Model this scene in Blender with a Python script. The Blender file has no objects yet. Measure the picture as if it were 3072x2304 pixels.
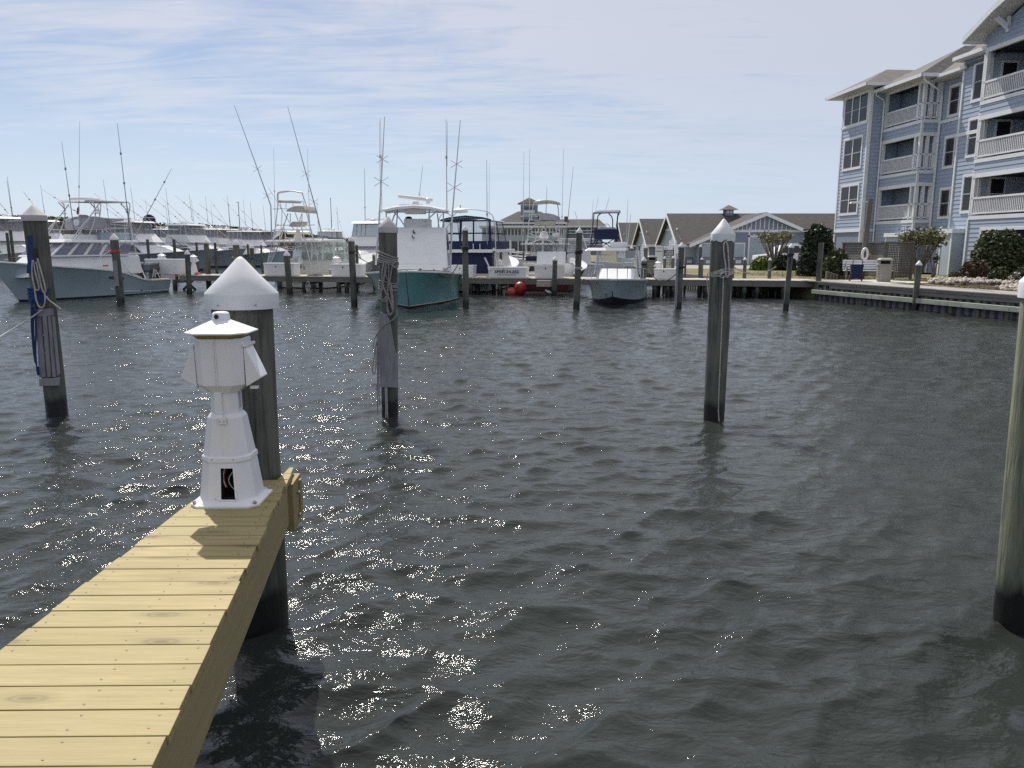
import bpy, bmesh, math, random
import numpy as np
from mathutils import Vector, Matrix
random.seed(7); np.random.seed(7)
R = math.radians
scene = bpy.context.scene
COL = scene.collection

# ------------------------------------------------------------------ camera, sky, sun, exposure
CAMZ = 2.64
PITCH = R(10.19)
FPX = 2308.0
cam = bpy.data.cameras.new('camera'); cam.sensor_width = 36.0; cam.lens = 36.0 * FPX / 3072.0
cam.clip_start = 0.05; cam.clip_end = 6000
camo = bpy.data.objects.new('camera', cam); COL.objects.link(camo)
camo.location = (0, 0, CAMZ); camo.rotation_euler = (R(90) - PITCH, 0, 0)
scene.camera = camo

SUN_EL, SUN_AZ = R(51.5), R(-22)          # azimuth measured from +Y, negative = left
sd = Vector((math.sin(SUN_AZ) * math.cos(SUN_EL), math.cos(SUN_AZ) * math.cos(SUN_EL), math.sin(SUN_EL)))
sun = bpy.data.lights.new('sun', 'SUN'); sun.energy = 3.8; sun.angle = R(0.53); sun.color = (1.0, 0.95, 0.88)
suno = bpy.data.objects.new('sun', sun); COL.objects.link(suno)
suno.rotation_euler = sd.to_track_quat('Z', 'Y').to_euler()
suno.location = (-20, 40, 60)

world = bpy.data.worlds.new('World'); scene.world = world; world.use_nodes = True
nt = world.node_tree; nt.nodes.clear()
def N(tree, t, **kw):
    n = tree.nodes.new(t)
    for k, v in kw.items(): setattr(n, k, v)
    return n
out = N(nt, 'ShaderNodeOutputWorld'); bg = N(nt, 'ShaderNodeBackground'); bg.inputs['Strength'].default_value = 0.1
sky = N(nt, 'ShaderNodeTexSky', sky_type='NISHITA', sun_disc=False, sun_elevation=SUN_EL, sun_rotation=SUN_AZ,
        air_density=1.0, dust_density=0.4, ozone_density=1.0)
tc = N(nt, 'ShaderNodeTexCoord'); sep = N(nt, 'ShaderNodeSeparateXYZ')
nt.links.new(tc.outputs['Generated'], sep.inputs[0])
def M(tree, op, a, b=None, c=None, clamp=False):
    n = N(tree, 'ShaderNodeMath', operation=op, use_clamp=clamp)
    for i, s in enumerate((a, b, c)):
        if s is None: continue
        if isinstance(s, (int, float)): n.inputs[i].default_value = s
        else: tree.links.new(s, n.inputs[i])
    return n.outputs[0]
zz = M(nt, 'MAXIMUM', sep.outputs['Z'], 0.0)
den = M(nt, 'ADD', zz, 0.13)
px_ = M(nt, 'DIVIDE', sep.outputs['X'], den); py_ = M(nt, 'DIVIDE', sep.outputs['Y'], den)
cmb = N(nt, 'ShaderNodeCombineXYZ'); nt.links.new(px_, cmb.inputs[0]); nt.links.new(py_, cmb.inputs[1])
def noise(tree, vec, scale, detail=5, rough=0.55, dist=0.0, rot=0, sc=(1, 1, 1), loc=(0, 0, 0)):
    mp = N(tree, 'ShaderNodeMapping'); mp.inputs['Scale'].default_value = sc; mp.inputs['Rotation'].default_value = (0, 0, rot)
    mp.inputs['Location'].default_value = loc
    tree.links.new(vec, mp.inputs['Vector'])
    n = N(tree, 'ShaderNodeTexNoise'); n.inputs['Scale'].default_value = scale; n.inputs['Detail'].default_value = detail
    n.inputs['Roughness'].default_value = rough; n.inputs['Distortion'].default_value = dist
    tree.links.new(mp.outputs[0], n.inputs['Vector'])
    return n.outputs['Fac']
def ramp(tree, fac, stops):
    r = N(tree, 'ShaderNodeValToRGB'); el = r.color_ramp.elements
    while len(el) < len(stops): el.new(0.5)
    for e, (p, c) in zip(el, stops): e.position = p; e.color = (*c, 1) if len(c) == 3 else c
    tree.links.new(fac, r.inputs[0]); return r.outputs[0]
def mix(tree, fac, a, b, mode='MIX'):
    m = N(tree, 'ShaderNodeMix', data_type='RGBA', blend_type=mode)
    if isinstance(fac, (int, float)): m.inputs[0].default_value = fac
    else: tree.links.new(fac, m.inputs[0])
    for i, s in ((6, a), (7, b)):
        if isinstance(s, tuple): m.inputs[i].default_value = (*s, 1) if len(s) == 3 else s
        else: tree.links.new(s, m.inputs[i])
    return m.outputs[2]
n1 = noise(nt, cmb.outputs[0], 1.5, 6, 0.55, 0.8, R(12), (0.8, 1.3, 1), (8.2, 6.6, 0))
n2 = noise(nt, cmb.outputs[0], 0.42, 3, 0.5, 0.5, R(-10), (1, 1.4, 1), (1.2, 4.4, 0))
n3 = noise(nt, cmb.outputs[0], 4.5, 6, 0.6, 1.6, R(16), (0.35, 1.7, 1), (1.0, 5.0, 0))
den1 = M(nt, 'ADD', M(nt, 'MULTIPLY', n1, 0.55), M(nt, 'ADD', M(nt, 'MULTIPLY', n2, 0.55), M(nt, 'MULTIPLY', n3, 0.50)))
# the veil of cirrus is thicker towards the right, as in the photograph
den1 = M(nt, 'ADD', den1, M(nt, 'MULTIPLY', sep.outputs['X'], 0.20))
cov = ramp(nt, den1, [(0.60, (0, 0, 0)), (0.69, (0.36, 0.36, 0.36)), (0.80, (0.82, 0.82, 0.82)), (0.92, (1, 1, 1))])
covv = M(nt, 'ADD', M(nt, 'MULTIPLY', cov, 0.74), 0.24, clamp=True)
# haze thickens towards the horizon
hz = M(nt, 'MAXIMUM', M(nt, 'SUBTRACT', 0.95, M(nt, 'MULTIPLY', zz, 3.6)), 0.0)
covv = M(nt, 'MAXIMUM', covv, hz)
covv = M(nt, 'ADD', covv, M(nt, 'MULTIPLY', M(nt, 'MAXIMUM', M(nt, 'SUBTRACT', zz, 0.12), 0.0), 1.1), clamp=True)
# cloud radiance: pale grey-white, dimmer near the horizon
ccol = ramp(nt, zz, [(0.0, (0.385, 0.455, 0.53)), (0.10, (0.42, 0.48, 0.57)), (0.28, (0.50, 0.53, 0.62)), (0.8, (0.62, 0.63, 0.665))])
# thin cloud scatters the sunlight forward: it is brighter where the clear sky behind it is brighter
lum = N(nt, 'ShaderNodeRGBToBW'); nt.links.new(sky.outputs[0], lum.inputs[0])
sc_ = N(nt, 'ShaderNodeVectorMath', operation='SCALE'); nt.links.new(ccol, sc_.inputs[0]); nt.links.new(M(nt, 'ADD', 6.0, M(nt, 'MULTIPLY', M(nt, 'MINIMUM', lum.outputs[0], 16.0), 0.72)), sc_.inputs['Scale'])
skyg = N(nt, 'ShaderNodeVectorMath', operation='MULTIPLY'); nt.links.new(sky.outputs[0], skyg.inputs[0]); skyg.inputs[1].default_value = (0.57, 0.61, 0.685)
final = mix(nt, covv, skyg.outputs[0], sc_.outputs[0])
nt.links.new(final, bg.inputs['Color']); nt.links.new(bg.outputs[0], out.inputs['Surface'])

vs = scene.view_settings; vs.view_transform = 'Standard'; vs.look = 'None'; vs.gamma = 1.0; vs.exposure = 0.40
vs.use_curve_mapping = False
scene.render.engine = 'CYCLES'
scene.cycles.use_denoising = False; scene.cycles.use_adaptive_sampling = False
scene.cycles.use_light_tree = True; scene.cycles.sampling_pattern = 'TABULATED_SOBOL'
world.cycles.sampling_method = 'MANUAL'; world.cycles.sample_map_resolution = 2048
scene.cycles.max_bounces = 8; scene.cycles.transparent_max_bounces = 16
scene.cycles.caustics_reflective = False; scene.cycles.caustics_refractive = False
scene.cycles.sample_clamp_indirect = 0.3; scene.cycles.sample_clamp_direct = 50.0

# ------------------------------------------------------------------ pixel of the photograph -> point in the world
CP, SP = math.cos(PITCH), math.sin(PITCH)
def ray(px, py):
    u = (px - 1536) / FPX; v = (1152 - py) / FPX
    return Vector((u, CP + v * SP, -SP + v * CP))
def on_z(px, py, z=0.0):
    d = ray(px, py); t = (z - CAMZ) / d.z
    return Vector((d.x * t, d.y * t, z))
def at_y(px, py, Y):
    d = ray(px, py); t = Y / d.y
    return Vector((d.x * t, Y, CAMZ + d.z * t))
class Frame:
    """a local frame: origin, heading angle; finds local points seen at a pixel on a local plane"""
    def __init__(s, o, ang): s.o = Vector((o[0], o[1], o[2] if len(o) > 2 else 0)); s.a = ang; s.m = Matrix.Rotation(-ang, 3, 'Z')
    def _l(s, px, py):
        return s.m @ (Vector((0, 0, CAMZ)) - s.o), s.m @ ray(px, py)
    def py(s, px, py, y):
        c, d = s._l(px, py); t = (y - c.y) / d.y; return (c.x + d.x * t, y, c.z + d.z * t)
    def px(s, px, py, x):
        c, d = s._l(px, py); t = (x - c.x) / d.x; return (x, c.y + d.y * t, c.z + d.z * t)

# ------------------------------------------------------------------ mesh builder
class MB:
    def __init__(s): s.v = []; s.f = []; s.m = []
    def add(s, vs_, fs, m=0):
        o = len(s.v); s.v += [tuple(v) for v in vs_]; s.f += [tuple(i + o for i in f) for f in fs]; s.m += [m] * len(fs); return s
    def box(s, c, d, rz=0.0, m=0, rot=None):
        x, y, z = d[0] / 2, d[1] / 2, d[2] / 2
        vv = [Vector(p) for p in ((-x, -y, -z), (x, -y, -z), (x, y, -z), (-x, y, -z), (-x, -y, z), (x, -y, z), (x, y, z), (-x, y, z))]
        if rot is not None: vv = [rot @ p for p in vv]
        elif rz: q = Matrix.Rotation(rz, 3, 'Z'); vv = [q @ p for p in vv]
        c = Vector(c)
        return s.add([p + c for p in vv], [(0, 3, 2, 1), (4, 5, 6, 7), (0, 1, 5, 4), (1, 2, 6, 5), (2, 3, 7, 6), (3, 0, 4, 7)], m)
    def b2(s, a, b, m=0):
        a, b = [min(p, q) for p, q in zip(a, b)], [max(p, q) for p, q in zip(a, b)]
        return s.box([(p + q) / 2 for p, q in zip(a, b)], [q - p for p, q in zip(a, b)], m=m)
    def hexa(s, p8, m=0):
        return s.add(p8, [(0, 3, 2, 1), (4, 5, 6, 7), (0, 1, 5, 4), (1, 2, 6, 5), (2, 3, 7, 6), (3, 0, 4, 7)], m)
    def tube(s, pts, r, n=6, m=0, closed=False, cap=True):
        pts = [Vector(p) for p in pts]; k = len(pts); rr = r if isinstance(r, (list, tuple)) else [r] * k
        vs_ = []; nrm = None
        for i, p in enumerate(pts):
            if closed: d = pts[(i + 1) % k] - pts[i - 1]
            else: d = pts[min(i + 1, k - 1)] - pts[max(i - 1, 0)]
            if d.length < 1e-9: d = Vector((0, 0, 1))
            d.normalize()
            if nrm is None:
                nrm = d.cross(Vector((0, 0, 1)))
                if nrm.length < 1e-3: nrm = d.cross(Vector((1, 0, 0)))
            nrm = (nrm - d * nrm.dot(d)); nrm.normalize(); bn = d.cross(nrm)
            for j in range(n):
                a = 2 * math.pi * j / n
                vs_.append(p + (nrm * math.cos(a) + bn * math.sin(a)) * rr[i])
        fs = []
        for i in range(k if closed else k - 1):
            i2 = (i + 1) % k
            for j in range(n):
                j2 = (j + 1) % n; fs.append((i * n + j, i * n + j2, i2 * n + j2, i2 * n + j))
        if cap and not closed: fs.append(tuple(range(n - 1, -1, -1))); fs.append(tuple((k - 1) * n + j for j in range(n)))
        return s.add(vs_, fs, m)
    def lathe(s, prof, n=16, c=(0, 0, 0), m=0, ax=None, ph=0.0, sx=1, sy=1):
        c = Vector(c); q = None
        if ax is not None: q = Vector((0, 0, 1)).rotation_difference(Vector(ax).normalized())
        vs_ = []
        for r, z in prof:
            for j in range(n):
                a = 2 * math.pi * j / n + ph; p = Vector((r * math.cos(a) * sx, r * math.sin(a) * sy, z))
                vs_.append((q @ p if q else p) + c)
        fs = []
        for i in range(len(prof) - 1):
            for j in range(n):
                j2 = (j + 1) % n; fs.append((i * n + j, i * n + j2, (i + 1) * n + j2, (i + 1) * n + j))
        if prof[0][0] > 1e-6: fs.append(tuple(range(n - 1, -1, -1)))
        if prof[-1][0] > 1e-6: fs.append(tuple((len(prof) - 1) * n + j for j in range(n)))
        return s.add(vs_, fs, m)
    def loft(s, secs, closed=True, m=0, cap=True):
        k = len(secs[0]); vs_ = [p for q in secs for p in q]; fs = []
        for i in range(len(secs) - 1):
            for j in range(k if closed else k - 1):
                j2 = (j + 1) % k; fs.append((i * k + j, i * k + j2, (i + 1) * k + j2, (i + 1) * k + j))
        if cap and closed: fs.append(tuple(range(k - 1, -1, -1))); fs.append(tuple((len(secs) - 1) * k + j for j in range(k)))
        return s.add(vs_, fs, m)
    def panel(s, q, u0, u1, v0, v1, t=0.02, off=0.004, m=0):
        """slab lying on the quad q = (p00, p10, p11, p01)"""
        a, b, c, d = [Vector(p) for p in q]
        f = lambda u, v: (a * (1 - u) + b * u) * (1 - v) + (d * (1 - u) + c * u) * v
        n = (b - a).cross(d - a); n.normalize()
        p = [f(u0, v0), f(u1, v0), f(u1, v1), f(u0, v1)]
        return s.hexa([x + n * off for x in p] + [x + n * (off + t) for x in p], m)
    def prism(s, poly, vec, m=0):
        k = len(poly); vec = Vector(vec); a = [Vector(p) for p in poly]
        fs = [tuple(range(k - 1, -1, -1)), tuple(range(k, 2 * k))] + [(i, (i + 1) % k, k + (i + 1) % k, k + i) for i in range(k)]
        return s.add(a + [p + vec for p in a], fs, m)

def mesh_of(mb, name, mats, smooth=None, bevel=0.0):
    me = bpy.data.meshes.new(name); me.from_pydata(mb.v, [], mb.f)
    mats = mats if isinstance(mats, (list, tuple)) else [mats]
    for m_ in mats: me.materials.append(m_)
    if len(mats) > 1: me.polygons.foreach_set('material_index', mb.m)
    bm = bmesh.new(); bm.from_mesh(me)
    bmesh.ops.recalc_face_normals(bm, faces=bm.faces)
    if bevel: bmesh.ops.bevel(bm, geom=list(bm.edges), offset=bevel, segments=2, profile=0.6, affect='EDGES', clamp_overlap=True)
    bm.to_mesh(me); bm.free()
    if smooth:
        me.shade_smooth(); me.set_sharp_from_angle(angle=R(smooth))
    me.update(); return me
def thing(name, label, cat, loc=(0, 0, 0), rz=0.0, group=None):
    o = bpy.data.objects.new(name, None); COL.objects.link(o); o.location = loc; o.rotation_euler = (0, 0, rz)
    o.empty_display_size = 0.2; o['label'] = label; o['category'] = cat
    if group: o['group'] = group
    return o
def part(name, mb, mats, parent, label=None, smooth=None, bevel=0.0, kind=None, loc=None):
    o = bpy.data.objects.new(name, mesh_of(mb, name, mats, smooth, bevel) if isinstance(mb, MB) else mb); COL.objects.link(o)
    o.parent = parent
    if loc is not None: o.location = loc
    if label: o['label'] = label
    if kind: o['kind'] = kind
    return o
def single(name, mb, mats, label, cat, loc=(0, 0, 0), rz=0.0, group=None, smooth=None, bevel=0.0):
    o = bpy.data.objects.new(name, mesh_of(mb, name, mats, smooth, bevel) if isinstance(mb, MB) else mb); COL.objects.link(o)
    o.location = loc; o.rotation_euler = (0, 0, rz); o['label'] = label; o['category'] = cat
    if group: o['group'] = group
    return o
def structure(name, mb, mats, smooth=None):
    o = bpy.data.objects.new(name, mesh_of(mb, name, mats, smooth) if isinstance(mb, MB) else mb); COL.objects.link(o)
    o['kind'] = 'structure'; return o
def dup(root, loc, rz=None, label=None, group=None):
    r = root.copy(); COL.objects.link(r); r.location = loc
    if rz is not None: r.rotation_euler = (0, 0, rz)
    if label: r['label'] = label
    if group: r['group'] = group
    for ch in list(root.children):
        c = ch.copy(); COL.objects.link(c); c.parent = r
        for g in list(ch.children):
            d = g.copy(); COL.objects.link(d); d.parent = c
    return r
def np_mesh(name, verts, quads, mats, smooth=False, midx=None):
    me = bpy.data.meshes.new(name); nv, nq, k = len(verts), len(quads), quads.shape[1]
    me.vertices.add(nv); me.vertices.foreach_set('co', np.asarray(verts, dtype=np.float32).ravel())
    me.loops.add(nq * k); me.loops.foreach_set('vertex_index', np.asarray(quads, dtype=np.int32).ravel())
    me.polygons.add(nq); me.polygons.foreach_set('loop_start', np.arange(0, nq * k, k, dtype=np.int32))
    try: me.polygons.foreach_set('loop_total', np.full(nq, k, dtype=np.int32))
    except Exception: pass
    for m_ in (mats if isinstance(mats, (list, tuple)) else [mats]): me.materials.append(m_)
    if midx is not None: me.polygons.foreach_set('material_index', np.asarray(midx, dtype=np.int32))
    if smooth: me.polygons.foreach_set('use_smooth', np.ones(nq, dtype=bool))
    me.update(calc_edges=True); me.validate(); return me

# ------------------------------------------------------------------ materials
def new_mat(name):
    m = bpy.data.materials.new(name); m.use_nodes = True; t = m.node_tree
    return m, t, t.nodes['Principled BSDF']
def setc(b, col): b.inputs['Base Color'].default_value = (*col, 1)
def pm(name, col, rough=0.5, var=0.12, scale=3.0, metal=0.0, bump=0.0, bscale=30.0, coat=0.0, stretch=(1, 1, 1), spec=0.5, detail=4):
    """principled with a cloudy change of tone and fine relief"""
    m, t, b = new_mat(name); b.inputs['Roughness'].default_value = rough; b.inputs['Metallic'].default_value = metal
    b.inputs['Specular IOR Level'].default_value = spec
    if coat: b.inputs['Coat Weight'].default_value = coat; b.inputs['Coat Roughness'].default_value = 0.08
    tcn = N(t, 'ShaderNodeTexCoord')
    if var:
        f = noise(t, tcn.outputs['Object'], scale, detail, 0.6, 0.0, 0, stretch)
        lo = tuple(c * (1 - var * 1.6) for c in col); hi = tuple(min(1, c * (1 + var)) for c in col)
        t.links.new(ramp(t, f, [(0.3, lo), (0.68, hi)]), b.inputs['Base Color'])
    else: setc(b, col)
    if bump:
        f2 = noise(t, tcn.outputs['Object'], bscale, 5, 0.6, 0.0, 0, stretch)
        bn = N(t, 'ShaderNodeBump'); bn.inputs['Strength'].default_value = bump; bn.inputs['Distance'].default_value = 0.02
        t.links.new(f2, bn.inputs['Height']); t.links.new(bn.outputs[0], b.inputs['Normal'])
    return m
def wood(name, c1, c2, grain=(14, 1, 14), rough=0.75, bump=0.3, knots=0.0, wet=False, rings=0.0, rnd=True, st=(0.38, 0.58, 0.76)):
    """timber with grain along the axis whose stretch is smallest"""
    m, t, b = new_mat(name); b.inputs['Roughness'].default_value = rough
    tcn = N(t, 'ShaderNodeTexCoord'); oi = N(t, 'ShaderNodeObjectInfo')
    off = N(t, 'ShaderNodeVectorMath', operation='SCALE'); off.inputs[0].default_value = (31.0, 17.0, 23.0)
    t.links.new(oi.outputs['Random'], off.inputs['Scale'])
    ad = N(t, 'ShaderNodeVectorMath', operation='ADD'); t.links.new(tcn.outputs['Object'], ad.inputs[0]); t.links.new(off.outputs[0], ad.inputs[1])
    v = ad.outputs[0] if rnd else tcn.outputs['Object']
    g1 = noise(t, v, 2.2, 6, 0.62, 0.6, 0, grain)
    g2 = noise(t, v, 9.0, 4, 0.6, 0.2, 0, grain)
    big = noise(t, v, 1.6, 3, 0.5, 0, 0, (1, 1, 1))
    fac = M(t, 'ADD', M(t, 'MULTIPLY', g1, 0.6), M(t, 'ADD', M(t, 'MULTIPLY', g2, 0.25), M(t, 'MULTIPLY', big, 0.3)))
    col = ramp(t, fac, [(st[0], c1), (st[1], tuple((p + q) / 2 for p, q in zip(c1, c2))), (st[2], c2)])
    if knots:
        vo = N(t, 'ShaderNodeTexVoronoi', voronoi_dimensions='2D' if grain[0] == min(grain) else '3D'); vo.inputs['Scale'].default_value = 2.0
        mp = N(t, 'ShaderNodeMapping'); mp.inputs['Scale'].default_value = tuple(0.6 if g == min(grain) else 1.9 for g in grain); t.links.new(v, mp.inputs['Vector'])
        t.links.new(mp.outputs[0], vo.inputs['Vector'])
        kf = ramp(t, vo.outputs['Distance'], [(0.03, (1, 1, 1)), (0.05, (0.45, 0.45, 0.45)), (0.075, (0.8, 0.8, 0.8)), (0.10, (0.3, 0.3, 0.3)), (0.18, (0, 0, 0))])
        col = mix(t, M(t, 'MULTIPLY', kf, knots), col, tuple(c * 0.45 for c in c1))
        rv = M(t, 'MULTIPLY', oi.outputs['Random'], 0.6)
        col = mix(t, rv, col, tuple(c * 0.78 for c in c2))
    rough_src = None
    if wet:
        geo = N(t, 'ShaderNodeNewGeometry'); s = N(t, 'ShaderNodeSeparateXYZ'); t.links.new(geo.outputs['Position'], s.inputs[0])
        wob = noise(t, geo.outputs['Position'], 9.0, 3, 0.6, 0, 0, (1, 1, 0.25))
        h = M(t, 'ADD', s.outputs['Z'], M(t, 'MULTIPLY', M(t, 'SUBTRACT', wob, 0.5), 0.22))
        alg = N(t, 'ShaderNodeMapRange'); alg.inputs[1].default_value = 0.85; alg.inputs[2].default_value = 0.3; t.links.new(h, alg.inputs[0])
        col = mix(t, M(t, 'MULTIPLY', alg.outputs[0], 0.45), col, (0.055, 0.085, 0.055))
        wt = N(t, 'ShaderNodeMapRange'); wt.inputs[1].default_value = 0.36; wt.inputs[2].default_value = 0.24; t.links.new(h, wt.inputs[0])
        col = mix(t, wt.outputs[0], col, (0.010, 0.012, 0.010))
        rr = N(t, 'ShaderNodeMapRange'); rr.inputs[3].default_value = rough; rr.inputs[4].default_value = 0.25; t.links.new(wt.outputs[0], rr.inputs[0])
        t.links.new(rr.outputs[0], b.inputs['Roughness'])
    t.links.new(col, b.inputs['Base Color'])
    if bump:
        bn = N(t, 'ShaderNodeBump'); bn.inputs['Strength'].default_value = bump; bn.inputs['Distance'].default_value = 0.012
        t.links.new(M(t, 'ADD', g1, M(t, 'MULTIPLY', g2, 0.6)), bn.inputs['Height']); t.links.new(bn.outputs[0], b.inputs['Normal'])
    return m

MT = {}
MT['fresh_pine'] = wood('fresh_pine', (0.235, 0.182, 0.075), (0.44, 0.365, 0.172), (0.8, 16, 16), 0.7, 0.3, 0.9)
MT['fresh_beam'] = wood('fresh_beam', (0.20, 0.158, 0.072), (0.38, 0.31, 0.16), (15, 0.8, 15), 0.7, 0.3, 0.6)
MT['pile'] = wood('pile_timber', (0.030, 0.036, 0.032), (0.150, 0.155, 0.130), (9, 9, 0.55), 0.85, 0.9, 0.0, wet=True, st=(0.44, 0.55, 0.68))
MT['pile_pale'] = wood('pile_timber_pale', (0.060, 0.070, 0.050), (0.30, 0.31, 0.215), (8, 8, 0.45), 0.85, 0.9, 0.0, wet=True, st=(0.44, 0.56, 0.70))
MT['grey_timber'] = wood('grey_timber', (0.10, 0.092, 0.085), (0.25, 0.235, 0.22), (1, 12, 12), 0.88, 0.4, 0.2)
MT['grey_timber_y'] = wood('grey_timber_y', (0.10, 0.092, 0.085), (0.25, 0.235, 0.22), (12, 1, 12), 0.88, 0.4, 0.2)
MT['grey_post'] = wood('grey_post', (0.09, 0.082, 0.072), (0.22, 0.20, 0.175), (12, 12, 1), 0.88, 0.4)
MT['deck_sun'] = wood('weathered_deck', (0.33, 0.30, 0.26), (0.50, 0.46, 0.40), (12, 1, 12), 0.9, 0.2)
MT['chafe'] = wood('chafe_board', (0.14, 0.14, 0.155), (0.36, 0.355, 0.38), (8, 8, 1), 0.8, 0.3)
MT['white_plastic'] = pm('white_plastic', (0.74, 0.75, 0.77), 0.38, 0.03, 2.5, bump=0.02, bscale=60)
MT['pedestal'] = pm('pedestal_plastic', (0.80, 0.80, 0.83), 0.34, 0.04, 3.0, bump=0.02, bscale=80)
MT['cap'] = pm('cap_plastic', (0.72, 0.73, 0.75), 0.45, 0.06, 4.0, bump=0.04, bscale=25)
MT['cap_old'] = pm('cap_chalky', (0.46, 0.44, 0.455), 0.6, 0.12, 6.0, bump=0.06, bscale=25)
MT['black'] = pm('black_rubber', (0.012, 0.012, 0.014), 0.5, 0.1)
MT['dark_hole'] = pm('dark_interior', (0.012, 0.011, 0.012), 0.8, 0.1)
MT['steel'] = pm('steel', (0.42, 0.43, 0.44), 0.35, 0.1, 8, 0.9)
MT['alum'] = pm('white_tube', (0.62, 0.63, 0.65), 0.3, 0.05, 3, 0.0)
MT['alum_dark'] = pm('anodised_tube', (0.30, 0.31, 0.33), 0.35, 0.08, 3, 0.6)
MT['rope'] = pm('rope_pale', (0.50, 0.48, 0.46), 0.9, 0.2, 30, bump=0.6, bscale=160)
MT['rope_grey'] = pm('rope_grey', (0.33, 0.315, 0.31), 0.92, 0.22, 30, bump=0.6, bscale=160)
MT['rope_dark'] = pm('rope_dark', (0.03, 0.03, 0.033), 0.9, 0.2, 30)
MT['blue_strap'] = pm('blue_strap', (0.012, 0.045, 0.17), 0.8, 0.2, 25, bump=0.3, bscale=120)
MT['amber'] = pm('amber_lens', (0.30, 0.22, 0.03), 0.25, 0.15, 5)
MT['wire_red'] = pm('wire_red', (0.40, 0.03, 0.02), 0.4, 0.0)
MT['wire_white'] = pm('wire_white', (0.75, 0.74, 0.70), 0.4, 0.0)
MT['gel_white'] = pm('gelcoat_white', (0.78, 0.785, 0.79), 0.22, 0.03, 1.5, coat=0.3)
MT['gel_cream'] = pm('gelcoat_cream', (0.66, 0.655, 0.60), 0.3, 0.04, 1.5, coat=0.2)
MT['gel_lblue'] = pm('hull_light_blue', (0.38, 0.465, 0.525), 0.16, 0.03, 0.8, coat=0.5)
MT['gel_teal'] = pm('hull_teal', (0.19, 0.49, 0.51), 0.14, 0.03, 0.8, coat=0.6)
MT['gel_blue2'] = pm('hull_pale_blue', (0.52, 0.64, 0.72), 0.18, 0.03, 0.8, coat=0.5)
MT['gel_grey'] = pm('hull_grey', (0.33, 0.36, 0.42), 0.2, 0.04, 0.8, coat=0.4)
MT['gel_navy'] = pm('hull_navy', (0.012, 0.02, 0.06), 0.15, 0.05, 0.8, coat=0.6)
MT['gel_royal'] = pm('hull_royal_blue', (0.02, 0.13, 0.33), 0.16, 0.03, 0.8, coat=0.6)
MT['antifoul'] = pm('antifoul_black', (0.012, 0.013, 0.018), 0.7, 0.2)
MT['antifoul_red'] = pm('antifoul_red', (0.06, 0.012, 0.014), 0.6, 0.25)
MT['navy_canvas'] = pm('navy_canvas', (0.010, 0.018, 0.065), 0.85, 0.15, 12, bump=0.15, bscale=50)
MT['grey_canvas'] = pm('grey_canvas', (0.42, 0.42, 0.46), 0.85, 0.08, 3, bump=0.12, bscale=12)
MT['tan_canvas'] = pm('tan_canvas', (0.50, 0.47, 0.40), 0.85, 0.08, 4, bump=0.1, bscale=15)
MT['teak'] = wood('teak', (0.20, 0.12, 0.06), (0.36, 0.24, 0.13), (1, 12, 12), 0.6, 0.1)
MT['dark_glass'] = pm('dark_glass', (0.018, 0.02, 0.026), 0.06, 0.0, spec=0.8)
MT['win_glass'] = pm('window_glass', (0.03, 0.029, 0.03), 0.08, 0.15, 0.7, spec=0.3)
MT['blind'] = pm('pale_blind', (0.33, 0.31, 0.28), 0.6, 0.06)
MT['grey_outboard'] = pm('outboard_grey', (0.06, 0.07, 0.09), 0.25, 0.05, coat=0.4)
MT['red_buoy'] = pm('red_vinyl', (0.30, 0.016, 0.016), 0.4, 0.12, 5)
MT['red_cloth'] = pm('red_cloth', (0.50, 0.08, 0.08), 0.8, 0.1)
MT['orange'] = pm('orange_vinyl', (0.55, 0.16, 0.04), 0.6, 0.1)
MT['letter_navy'] = pm('letter_navy', (0.012, 0.014, 0.035), 0.5, 0.0)
MT['letter_grey'] = pm('letter_grey', (0.25, 0.26, 0.30), 0.5, 0.0)
def clear_vinyl(name, col, alpha, rough=0.08):
    m, t, b = new_mat(name); setc(b, col); b.inputs['Roughness'].default_value = rough; b.inputs['Alpha'].default_value = alpha
    b.inputs['Specular IOR Level'].default_value = 0.7
    return m
MT['vinyl'] = clear_vinyl('clear_vinyl', (0.45, 0.47, 0.50), 0.30)
MT['vinyl_smoke'] = clear_vinyl('smoked_vinyl', (0.22, 0.23, 0.26), 0.5)
MT['rig'] = pm('rigging_grey', (0.13, 0.135, 0.15), 0.5, 0.05)
MT['vinyl_green'] = clear_vinyl('clear_vinyl_green', (0.42, 0.52, 0.47), 0.40)
MT['windshield'] = clear_vinyl('tinted_windshield', (0.25, 0.24, 0.33), 0.62, 0.05)
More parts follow.
